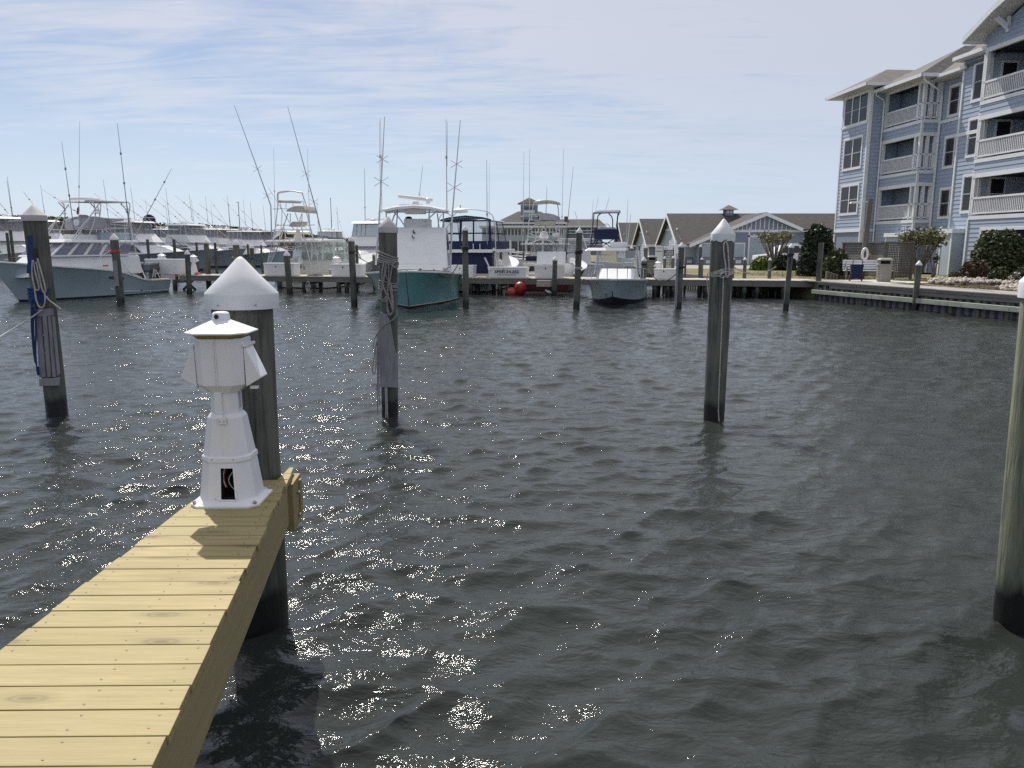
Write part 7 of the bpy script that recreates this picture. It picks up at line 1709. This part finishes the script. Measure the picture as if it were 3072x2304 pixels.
fb = shrub(3068, 800, 850, 66, 33.5, 2000, .07, MT['leaf_mid'], 'bush with pale pink blossom at the right edge', 'flowering_bush', 'shrub', seed=9)
V, Q = leaves(900, blob_fn(.46, .46, .80, 0, dome=True, shell=.85), .085, 91, aspect=1.0); part('blossom', np_mesh('blossom', V * np.array([1.03, 1.03, 1.0]), Q, MT['blossom']), None, fb)
shrub(2862, 815, 834, 40, 39, 700, .06, MT['leaf_red'], 'tuft of reddish ground plant at the foot of the satellite dish', 'plant', 'plant', seed=10, stems=False)
def vase_tree(px, pyt, pyb, wtop, Y, label, mt, seed, leafband=.25, n=2600, size=.10, nst=22, name='vase_shaped_tree', lw=.022):
    rng = random.Random(seed); b = at_y(px, pyb, Y); zt = at_y(px, pyt, Y).z; h = zt - LANDZ; w = wtop / FPX * Y / CP / 2
    root = thing(name, label, 'tree', (b.x, Y, LANDZ), 0); q = MB(); tips = []
    for i in range(nst):
        a = 2 * math.pi * i / nst + rng.uniform(-.2, .2); rr = w * math.sqrt(rng.uniform(.05, 1))
        p0 = Vector((.06 * math.cos(a), .06 * math.sin(a), .0)); p1 = Vector((rr * .35 * math.cos(a), rr * .35 * math.sin(a), h * .35)); p2 = Vector((rr * .8 * math.cos(a), rr * .8 * math.sin(a), h * .72)); p3 = Vector((rr * math.cos(a), rr * math.sin(a), h * rng.uniform(.88, .97)))
        q.tube([p0, p1, p2, p3], [lw * 2.0, lw * 1.4, lw, lw * .5], 5); tips.append(p3)
        for k in range(3):
            e = p2 + Vector((rng.uniform(-.4, .4) * w * .6, rng.uniform(-.4, .4) * w * .6, h * rng.uniform(.1, .25))); q.tube([p2, e], [lw * .7, lw * .3], 4); tips.append(e)
    part('trunk', q, MT['bark'], root, kind='stuff')
    T = np.array([list(t) for t in tips])
    def fn(r, n_): k = r.randint(0, len(T), n_); return T[k] + r.normal(size=(n_, 3)) * np.array([w * .13, w * .13, h * leafband * .35]) + np.array([0, 0, h * .0])
    V, Q = leaves(n, fn, size, seed + 50); part('crown', np_mesh('crown', V, Q, mt), None, root); return root
vase_tree(2322, 700, 800, 104, 58, 'leafless vase shaped tree with thin green top in front of the garage door', MT['leaf_spring'], 3, n=1300, size=.08, nst=34, lw=.026, leafband=.16)
vase_tree(2752, 702, 822, 118, 43, 'pruned grey branched tree with green tufts behind the lattice fence', MT['leaf_spring'], 8, n=1500, size=.10, nst=20, lw=.04)
vase_tree(2800, 770, 822, 24, 42, 'small leaning grey stem left of the lattice door', MT['leaf_mid'], 12, n=120, size=.07, nst=5, lw=.03)
# stone bed
def stones():
    rng = np.random.RandomState(4); q = MB(); ph = (1 + 5 ** .5) / 2
    ico_v = np.array([(-1, ph, 0), (1, ph, 0), (-1, -ph, 0), (1, -ph, 0), (0, -1, ph), (0, 1, ph), (0, -1, -ph), (0, 1, -ph), (ph, 0, -1), (ph, 0, 1), (-ph, 0, -1), (-ph, 0, 1)]) / 1.9
    ico_f = np.array([(0, 11, 5), (0, 5, 1), (0, 1, 7), (0, 7, 10), (0, 10, 11), (1, 5, 9), (5, 11, 4), (11, 10, 2), (10, 7, 6), (7, 1, 8), (3, 9, 4), (3, 4, 2), (3, 2, 6), (3, 6, 8), (3, 8, 9), (4, 9, 5), (2, 4, 11), (6, 2, 10), (8, 6, 7), (9, 8, 1)])
    n = 5200; Vs, Fs = [], []
    t = rng.rand(n); px = 2735 + (3200 - 2735) * t; lo = 822 + 32 * np.clip((px - 2900) / 170, 0, 1.2); py = rng.uniform(0, 1, n)
    i = 0
    for k in range(n):
        x = 2.0 + t[k] * 17; y_in = 3.3 + py[k] * (2.8 + 4.2 * (1 - t[k])) + (0.9 if x < 7 else -.2) + .5 * math.sin(x * 1.3)
        p = s2w(x, y_in, LANDZ + .02 + .16 * min(1, (y_in - 2.7) / 2) + rng.uniform(-.02, .05))
        s = rng.uniform(.045, .12); M3 = rng.normal(size=(3, 3)); qm, _ = np.linalg.qr(M3)
        v = (ico_v * rng.uniform(.75, 1.2, (12, 1))) * np.array([1.2, .9, .7]) * s; Vs.append(v @ qm + np.array(p)); Fs.append(ico_f + 12 * i); i += 1
    m = leaf_mat('bed_stone', (0.27, 0.225, 0.185), (0.50, 0.455, 0.41)); m.node_tree.nodes['Principled BSDF'].inputs['Roughness'].default_value = .9
    me = np_mesh('stone_bed', np.concatenate(Vs), np.concatenate(Fs), m); o = bpy.data.objects.new('stone_bed', me); COL.objects.link(o); o['kind'] = 'stuff'; o['label'] = 'bed of pale rounded stones in front of the condominium'; o['category'] = 'stones'
    base = MB(); base.prism([tuple(s2w(x, y, LANDZ + .006)) for x, y in ((1.8, 4.4), (6.5, 4.0), (8, 2.9), (20, 2.5), (20, 7), (8, 7.5), (1.8, 11))], (0, 0, .03)); structure('mulch_bed', base, pm('mulch', (0.10, 0.08, 0.065), .95, .3, 6, bump=.5, bscale=20))
stones()
# grass blades along the walk
def turf():
    rng = np.random.RandomState(9); n = 16000
    x = rng.uniform(-1, 20, n); y = 1.85 + rng.rand(n) * 1.6; x[: n // 2] = rng.uniform(-14, 3, n // 2); y[: n // 2] = rng.uniform(-6, 9, n // 2)
    c, s = math.cos(SANG), math.sin(SANG); P = np.stack([S0.x + x * c - y * s, S0.y + x * s + y * c], 1)
    keep = (P[:, 1] > 42) | (y > 1.8); keep &= ~((x > -1.2) & (x < 2.8) & (y > 1.6) & (y < 4.8)); keep &= y > 1.8; P = P[keep]; n = len(P)
    a = rng.rand(n) * 6.28; h = rng.uniform(.04, .10, n); w = .012
    d = np.stack([np.cos(a), np.sin(a)], 1); z0 = np.full(n, LANDZ)
    v0 = np.c_[P - d * w, z0]; v1 = np.c_[P + d * w, z0]; v2 = np.c_[P + rng.normal(size=(n, 2)) * .03, z0 + h]
    V = np.stack([v0, v1, v2], 1).reshape(-1, 3); o = bpy.data.objects.new('grass', np_mesh('grass', V, np.arange(3 * n).reshape(n, 3), leaf_mat('grass_blade', (0.09, 0.10, 0.03), (0.27, 0.23, 0.10)))); COL.objects.link(o); o['kind'] = 'stuff'; o['label'] = 'short dry grass beside the boardwalk'; o['category'] = 'grass'
turf()
# far bank scrub, one grey mass of bare stems with a brown green top
def scrub():
    rng = np.random.RandomState(6); pts = [(-40, 648), (150, 652), (230, 657), (330, 662), (480, 672), (600, 676), (700, 682), (800, 694), (905, 702), (1000, 716), (1060, 717), (1075, 722), (1180, 726), (1400, 727)]
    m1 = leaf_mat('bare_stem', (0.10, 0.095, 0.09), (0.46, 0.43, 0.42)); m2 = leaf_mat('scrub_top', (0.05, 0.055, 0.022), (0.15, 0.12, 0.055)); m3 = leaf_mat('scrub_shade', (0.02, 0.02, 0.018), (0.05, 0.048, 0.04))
    V, F, MI = [], [], []; k = 0
    def quad(a, b, c, d, m):
        nonlocal k
        V.extend([a, b, c, d]); F.append((k, k + 1, k + 2, k + 3)); MI.append(m); k += 4
    for i in range(9000):
        px = rng.uniform(-60, 1180); Y = 150 + rng.uniform(0, 14) + (40 if px > 1020 else 0); py = np.interp(px, *zip(*pts)); zt = at_y(px, py, Y).z - .1; x = at_y(px, py, Y).x; h = zt - LANDZ
        if h < .5: continue
        a = rng.uniform(.0, .6) * h; b = h * rng.uniform(.55, .93); l = rng.normal() * .6 * (b - a) * .5; w = rng.uniform(.03, .10)
        ba = Vector((x, Y, LANDZ + a)); tp = Vector((x + l, Y + rng.normal() * .3, LANDZ + b)); quad(ba + Vector((-w, 0, 0)), ba + Vector((w, -w * .6, 0)), tp + Vector((w * .5, -w * .3, 0)), tp + Vector((-w * .5, 0, 0)), 0)
    for i in range(14000):
        px = rng.uniform(-60, 1400); Y = 150 + rng.uniform(0, 16) + (40 if px > 1020 else 0); py = np.interp(px, *zip(*pts)); c = at_y(px, py, Y); h = c.z - LANDZ
        z = LANDZ + h * (1 - abs(rng.normal()) * .10) + rng.normal() * .12; s = rng.uniform(.12, .34); d = Vector(rng.normal(size=3)).normalized() * s; e = Vector(rng.normal(size=3)).normalized() * s; p = Vector((c.x, Y, z)); quad(p - d, p - e, p + d, p + e, 1)
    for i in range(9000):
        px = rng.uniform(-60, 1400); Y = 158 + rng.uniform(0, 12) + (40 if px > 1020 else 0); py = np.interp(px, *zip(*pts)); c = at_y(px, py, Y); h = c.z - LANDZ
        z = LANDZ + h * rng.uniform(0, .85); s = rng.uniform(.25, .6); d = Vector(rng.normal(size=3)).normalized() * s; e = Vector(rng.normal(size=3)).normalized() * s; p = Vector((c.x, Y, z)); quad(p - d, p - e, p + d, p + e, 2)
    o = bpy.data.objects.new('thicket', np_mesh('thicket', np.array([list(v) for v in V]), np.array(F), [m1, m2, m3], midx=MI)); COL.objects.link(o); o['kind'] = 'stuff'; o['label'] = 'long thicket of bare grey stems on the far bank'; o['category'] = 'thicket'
scrub()

# ------------------------------------------------------------------ street furniture on the right bank
def place_s(px, py, z=.914): return on_z(px, py, z)
# trash bin
p = place_s(2650, 845)
bin_ = thing('litter_bin', 'tan square litter bin with two openings and pale stickers on the boardwalk edge', 'litter bin', p, R(-20))
tan = pm('bin_tan', (0.30, 0.285, 0.25), .6, .06, 3)
part('body', MB().loft([oct_ring(.29, .29, .08, 0), oct_ring(.33, .33, .09, .80)]), tan, bin_, bevel=.01)
part('collar', MB().loft([oct_ring(.35, .35, .09, .78), oct_ring(.36, .36, .09, .84), oct_ring(.33, .33, .09, .86)]), tan, bin_)
part('post', MB().box((-.26, -.26, .95), (.09, .09, .2)).box((.26, -.26, .95), (.09, .09, .2)).box((.26, .26, .95), (.09, .09, .2)).box((-.26, .26, .95), (.09, .09, .2)), tan, bin_, kind='stuff')
part('inner_bucket', MB().box((0, 0, .93), (.42, .42, .16)), MT['dark_hole'], bin_)
part('top', MB().loft([oct_ring(.34, .34, .09, 1.02), oct_ring(.35, .35, .1, 1.06), oct_ring(.29, .29, .1, 1.12), oct_ring(.2, .2, .06, 1.14)]), tan, bin_, bevel=.008)
stk = pm('sticker_pale', (0.6, 0.62, 0.64), .6, .2, 20)
for x, z, w, h_ in ((-.2, .66, .05, .05), (-.1, .62, .07, .06), (-.16, .5, .08, .07), (-.15, .36, .09, .08), (-.17, .22, .03, .1)): part('sticker', MB().box((x, -.325 + (.8 - z) * .048, z), (w, .006, h_)), stk, bin_)
part('sticker', MB().lathe([(.10, 0), (.10, .004)], 14, (.319, .02, .64), ax=(1, 0, .05), sx=.7), stk, bin_); part('sticker', MB().box((.315, .0, .5), (.006, .14, .05)), stk, bin_); part('sticker', MB().box((.312, -.12, .52), (.006, .05, .05)), stk, bin_)
# second bin by the boathouse lawn
p = at_y(1951, 805, 50); b2b = dup(bin_, (p.x, 50, LANDZ), R(10), 'grey bin standing on the lawn behind the strapped piling')
# navy dock cart
p = place_s(2567, 843); ct = thing('dock_cart', 'navy blue folded dock cart standing beside the tan litter bin', 'cart', p, R(-15))
part('tub', MB().hexa([(-.24, -.16, .12), (.24, -.16, .12), (.24, .16, .12), (-.24, .16, .12), (-.30, -.22, .82), (.30, -.22, .82), (.30, .22, .82), (-.30, .22, .82)]), MT['navy_canvas'], ct, bevel=.05)
part('handle', MB().tube(smooth_pts([(-.22, -.2, .8), (-.22, -.25, 1.08), (.22, -.25, 1.08), (.22, -.2, .8)], 2), .02, 6), MT['black'], ct)
for x in (-.28, .28): part('wheel', MB().lathe([(.04, -.03), (.14, -.03), (.15, 0), (.14, .03), (.04, .03)], 12, (x, .1, .15), ax=(1, 0, 0)), MT['black'], ct, smooth=40)
part('leg', MB().box((-.3, -.25, .18), (.04, .04, .36)), MT['black'], ct)
# bench
p = place_s(2578, 838); bn = thing('garden_bench', 'white slatted bench with scrolled ends half hidden behind the litter bin', 'bench', (p.x + .7, p.y + .55, .914), R(-14))
for i in range(4): part('seat_slat', MB().box((0, -.22 + .13 * i, .44), (2.5, .11, .04)), MT['trim'], bn)
for i in range(4): part('back_slat', MB().box((0, .30 + .02 * i, .56 + .125 * i), (2.5, .03, .10)), MT['trim'], bn)
for x in (-1.15, 1.15): part('bench_end', MB().prism([(x, -.28, 0), (x, -.16, 0), (x, -.1, .38), (x, .2, .38), (x, .3, 0), (x, .42, 0), (x, .36, .5), (x, .46, 1.0), (x, .38, 1.04), (x, .28, .62), (x, -.24, .62), (x, -.3, .5)], (.08, 0, 0)), pm('bench_stone', (.22, .20, .18), .85, .15), bn, bevel=.01)
# lattice screen
c0, c1 = on_z(2650, 840, LANDZ), on_z(2733, 838, LANDZ); zt = at_y(2690, 729, c0.y).z - LANDZ
fn_ = thing('lattice_screen', 'weathered lattice screen panel of grey upright slats right of the bench', 'screen', c0, math.atan2(c1.y - c0.y, c1.x - c0.x)); L = (c1 - c0).length
for x in (0, L - .1): part('post', MB().b2((x, -.05, 0), (x + .1, .05, zt)), MT['grey_post'], fn_)
part('top_rail', MB().b2((-.03, -.06, zt), (L + .03, .06, zt + .07)), MT['grey_timber'], fn_); part('bottom_rail', MB().b2((.1, -.03, .12), (L - .1, .03, .2)), MT['grey_timber'], fn_)
me = mesh_of(MB().b2((-.035, -.03, .1), (.035, -.01, zt)), 'slat', MT['grey_post']); me2 = mesh_of(MB().b2((0, .0, -.025), (L, .015, .025)), 'cross_slat', MT['grey_timber'])
x = .15
while x < L - .12: part('slat', me, None, fn_, loc=(x, 0, 0)); x += .118
z = .25
while z < zt: part('cross_slat', me2, None, fn_, loc=(0, 0, z)); z += .118
c0, c1 = on_z(2556, 836, LANDZ), on_z(2650, 840, LANDZ); c0.y += 2.2; c0.x += .3; zt2 = zt
bs = thing('board_screen', 'weathered grey screen of horizontal boards behind the bench', 'screen', c0, math.atan2(c1.y - c0.y, c1.x - c0.x)); L = (c1 - c0).length
for x in (0, L * .5, L - .1): part('post', MB().b2((x, -.05, 0), (x + .1, .05, zt2)), MT['grey_post'], bs)
z = .15; me = mesh_of(MB().b2((0, .05, 0), (L, .075, .13)), 'board', MT['grey_timber'])
while z < zt2 - .1: part('board', me, None, bs, loc=(0, 0, z)); z += .138
part('top_rail', MB().b2((-.05, -.06, zt2), (L + .03, .1, zt2 + .06)), MT['grey_timber'], bs)
# lamp pole with life ring
p = place_s(2611, 838); p.y += 1.3; tp = at_y(2612, 597, p.y); lp = thing('lamp_pole', 'weathered timber lamp pole with a white arm lamp behind the litter bin', 'lamp post', (p.x + .1, p.y, LANDZ))
h = tp.z - LANDZ; part('pole', pile_mesh(h, .155, 0, .8, (tp.x - p.x - .1, 0), 12, 5, 6), MT['grey_post'], lp, smooth=40)
part('arm', MB().tube([(0, 0, h - .15), (-.25, -.05, h - .12), (-.45, -.08, h - .16)], .03, 6), MT['gel_white'], lp); part('lamp_head', MB().hexa([(-.95, -.2, h - .24), (-.4, -.2, h - .22), (-.4, .04, h - .22), (-.95, .04, h - .24), (-.9, -.17, h - .15), (-.42, -.17, h - .10), (-.42, .01, h - .10), (-.9, .01, h - .15)]), MT['gel_white'], lp, bevel=.02)
c = at_y(2596, 763, p.y - .25); lr = thing('life_ring', 'white life ring with an orange case hanging on the lamp pole', 'life ring', c, 0)
part('ring', MB().tube([(-.02 + .13 * math.cos(a), -.02 * math.cos(a), .30 * math.sin(a)) for a in [i * .39 for i in range(16)]], .075, 8, closed=True), MT['gel_white'], lr, smooth=60)
rc = pm('red_case', (.36, .05, .02), .5, .1); part('case', MB().box((.16, .03, .02), (.17, .14, .48)), rc, lr, bevel=.02); part('case_label', MB().box((.16, -.045, 0), (.172, .01, .10)), pm('yellow_label', (.55, .36, .05), .6, .1), lr)
# pump box and stone planter
p = place_s(2419, 824, LANDZ); gb = thing('valve_box', 'green metal valve box beside a round grey stone planter', 'valve box', p, R(-10)); gm = pm('green_paint', (.02, .13, .08), .4, .1)
part('body', MB().b2((-.28, -.2, 0), (.28, .2, .46)), gm, gb, bevel=.03); part('lid', MB().b2((-.31, -.23, .46), (.31, .23, .54)), gm, gb, bevel=.02)
p = place_s(2438, 826, LANDZ); pl = thing('stone_planter', 'squat round grey stone planter next to the green valve box', 'planter', p)
part('drum', MB().lathe([(.36, 0), (.40, .25), (.34, .42), (.18, .5), (0, .52)], 16), pm('planter_stone', (.23, .20, .17), .9, .2, 5, bump=.3), pl, smooth=50); part('rim', MB().lathe([(.40, 0), (.43, .04), (.40, .08)], 16), MT['grey_post'], pl)
p = place_s(2478, 838, LANDZ); tb = thing('timber_block', 'low stack of brown timber posts beside the flat topped post', 'timbers', p, R(-10))
for i in range(4): part('timber', MB().b2((.16 * i, 0, 0), (.16 * i + .13, .2, .42 - .05 * i)), MT['grey_post'], tb)
part('timber', MB().b2((.7, 0, .0), (1.4, .18, .2)), MT['bark_dark'], tb)
# satellite dish
p = on_z(2852, 826, LANDZ); p = Vector((p.x, p.y, LANDZ)); Y = p.y; c = at_y(2857, 762, Y); h = c.z - LANDZ
ds = thing('satellite_dish', 'grey satellite dish on a thin braced mast by the lattice door', 'satellite dish', p)
part('mast', MB().tube([(0, 0, 0), (0, 0, h - .1)], .03, 6).tube([(.02, 0, h * .55), (.5, .1, 0)], .02, 5).tube([(0, 0, h * .55), (-.1, .5, 0)], .02, 5), MT['grey_outboard'], ds)
part('reflector', MB().lathe([(0, .0), (.25, .03), (.45, .10), (.47, .11), (.45, .13), (.25, .06), (0, .03)], 20, (c.x - p.x, 0, h), ax=(-.75, -.55, .45)), pm('dish_grey', (.20, .19, .19), .5, .1), ds, smooth=50)
part('feed_arm', MB().tube([(c.x - p.x - .1, -.1, h - .35), (c.x - p.x - .5, -.4, h + .05)], .018, 5).box((c.x - p.x - .52, -.42, h + .06), (.09, .09, .09)), MT['grey_outboard'], ds)
# utility cabinet
a, b = on_z(2990, 842, LANDZ), on_z(3040, 845, LANDZ); zt = at_y(3010, 786, a.y).z - LANDZ
uc = thing('utility_cabinet', 'olive green utility cabinet behind the small bush at right', 'cabinet', (a.x, a.y + .5, LANDZ), R(-12)); ol = pm('olive_metal', (.16, .17, .10), .5, .12, 2)
part('cabinet', MB().b2((0, 0, 0), (1.9, 1.3, zt - .06)), ol, uc, bevel=.02); part('lid', MB().b2((-.05, -.05, zt - .06), (1.95, 1.35, zt)), ol, uc, bevel=.015); part('notice', MB().b2((.15, -.012, .3), (.75, -.002, zt - .2)), pm('rust_notice', (.30, .20, .10), .8, .3, 8), uc)
# pickup truck
def pickup():
    Y = 66.0; a = at_y(2266, 795, Y); root = thing('pickup_truck', 'white pickup truck parked by the boathouse behind the bushes', 'pickup truck', (a.x, Y, LANDZ + .024), R(4))
    W = MT['gel_white']; prof = [(0, .55), (.05, .95), (1.2, 1.08), (1.35, 1.1), (2.05, 1.78), (3.3, 1.84), (3.55, 1.75), (3.75, 1.15), (5.4, 1.12), (5.45, .55)]
    part('body', MB().prism([(x, -.9, z) for x, z in prof] , (0, 1.8, 0)), W, root, bevel=.05)
    part('side_window', MB().prism([(1.55, -.915, 1.15), (2.15, -.915, 1.70), (2.65, -.915, 1.73), (2.65, -.915, 1.15)], (0, .012, 0)), MT['dark_glass'], root); part('side_window', MB().prism([(2.72, -.915, 1.15), (2.72, -.915, 1.73), (3.3, -.915, 1.72), (3.5, -.915, 1.15)], (0, .012, 0)), MT['dark_glass'], root)
    part('windshield', MB().panel([(1.42, -.75, 1.16), (1.42, .75, 1.16), (2.02, .7, 1.74), (2.02, -.7, 1.74)], 0, 1, 0, 1, .01, .004), MT['dark_glass'], root)
    part('door', MB().b2((1.5, -.912, .5), (2.66, -.902, 1.12)), W, root); part('mirror', MB().b2((1.55, -1.1, 1.15), (1.7, -.92, 1.32)), MT['black'], root, bevel=.02)
    part('headlight', MB().b2((-.01, -.85, .75), (.06, -.5, .93)), MT['steel'], root); part('bumper', MB().b2((-.12, -.88, .42), (.02, .88, .6)), MT['steel'], root, bevel=.03)
    for x in (.95, 4.4):
        for y in (-.88, .70):
            w = part('wheel', MB().lathe([(.2, -.02), (.38, -.02), (.40, .05), (.40, .18), (.38, .22), (.2, .22)], 18, (x, y, .39), ax=(0, 1, 0)), MT['black'], root, smooth=40); part('rim', MB().lathe([(.0, -.03), (.22, -.03), (.22, 0)], 12, (x, y, .39), ax=(0, 1, 0)), MT['steel'], w)
pickup()
# notice board and trellis gate by the nearest boathouse
a = at_y(1965, 800, 62); b = at_y(1988, 738, 62); sg = thing('sign_board', 'tall white notice board standing in front of the nearest boathouse', 'sign', (a.x, 62, LANDZ))
w = b.x - a.x; h = b.z - LANDZ; part('panel', MB().b2((0, -.05, .05), (w, .05, h)), MT['gel_white'], sg, bevel=.01); part('slot', MB().b2((.04, -.065, h * .74), (w - .04, -.052, h * .78)), MT['siding_grey'], sg)
for i, z in enumerate((.93, .87)):
    for j in range(6 - i): part('printed_line', MB().b2((.08 + .085 * j, -.058, h * z), (.08 + .085 * j + .055, -.052, h * z + .035)), MT['letter_grey'], sg)
a = at_y(1990, 800, 60); b = at_y(2022, 750, 60); tg = thing('trellis_gate', 'dark grey trellis gate between the white notice board and boathouse porch', 'gate', (a.x, 60, LANDZ)); w = b.x - a.x; h = b.z - LANDZ
part('frame', MB().b2((0, -.04, 0), (.07, .04, h)).b2((w - .07, -.04, 0), (w, .04, h)).b2((0, -.04, h - .07), (w, .04, h)), MT['grey_post'], tg)
me = mesh_of(MB().b2((-.02, -.02, 0), (.02, 0, h)), 'slat', MT['grey_post'])
x = .1
while x < w: part('slat', me, None, tg, loc=(x, 0, 0)); x += .085
z = .1; me = mesh_of(MB().b2((0, 0, -.02), (w, .015, .02)), 'cross_slat', MT['grey_post'])
while z < h: part('cross_slat', me, None, tg, loc=(0, 0, z)); z += .13
a = at_y(1995, 752, 68); b = at_y(2034, 739, 68); rl = thing('porch_railing', 'white picket porch railing at the gable end of the nearest boathouse', 'railing', (a.x, 68, a.z - .1)); w = b.x - a.x; h = b.z - a.z
part('top_rail', MB().b2((-.1, -.05, h + .0), (w, .05, h + .12)), MT['trim'], rl); part('bottom_rail', MB().b2((-.1, -.04, -.25), (w, .04, -.15)), MT['trim'], rl)
me = mesh_of(MB().b2((-.035, -.02, -.2), (.035, .02, h)), 'picket', MT['trim']); x = 0
while x < w: part('picket', me, None, rl, loc=(x, 0, 0)); x += .16
for x in (0.35, .85): part('porch_post', MB().b2((x, -.06, -1.3), (x + .14, .06, h + .6)), MT['trim'], rl)
a = at_y(2036, 800, 66); part('porch_wall', MB().b2((w - .15, -.08, -1.45), (w + .3, .1, -.1)), MT['siding_pale'], rl)
# lone masts and lamp on the far side
def mast(px, pt, pb, Y, r, label, lamp=False):
    a, b = at_y(px, pb, Y), at_y(px, pt, Y); root = thing('mast', label, 'mast', (a.x, Y, LANDZ)); h = b.z - LANDZ
    part('pole', MB().tube([(0, 0, 0), (0, 0, h)], [r, r * .6], 6), MT['alum_dark'], root); part('fitting', MB().box((-.12 if lamp else 0, 0, h), (.4 if lamp else .16, .14, .1)).box((0, 0, h * .62), (.3, .05, .05)), MT['alum_dark'], root)
mast(997, 595, 730, 135, .09, 'tall bare mast standing alone right of the cream boat')
mast(722, 607, 725, 140, .10, 'dark lamp mast rising above the far yachts', True)
mast(1013, 698, 760, 100, .16, 'short dark post behind the yacht right of the cream boat')
# second bulkhead behind the rear dock
pts = [d2w(DF.py(2195, 850, 2.5)[0], 2.5), Vector((9.6, 58, 0)), Vector((7.0, 64, 0))]
bw = thing('inner_bulkhead', 'dark timber bulkhead edging the lawn behind the main dock', 'bulkhead', (0, 0, 0))
seq = [Vector((14.75, 41.4, 0)), pts[0], pts[1], pts[2]]
for a, b in zip(seq[:-1], seq[1:]):
    d = (b - a); L = d.length; ang = math.atan2(d.y, d.x); n = max(1, int(L / 1.0))
    o = part('wall_cap', MB().b2((0, -.12, .70), (L, .12, LANDZ + .03)), MT['grey_timber'], bw, loc=(a.x, a.y, 0)); o.rotation_euler = (0, 0, ang)
    q = MB(); x = 0
    while x < L: q.b2((x, -.05, -1), (x + .2, .0, .72)); q.b2((x + .2, -.0, -1), (x + .38, .05, .72)); x += .38
    o = part('sheet_piles', q, MT['grey_timber'], bw, kind='stuff', loc=(a.x, a.y, 0)); o.rotation_euler = (0, 0, ang)
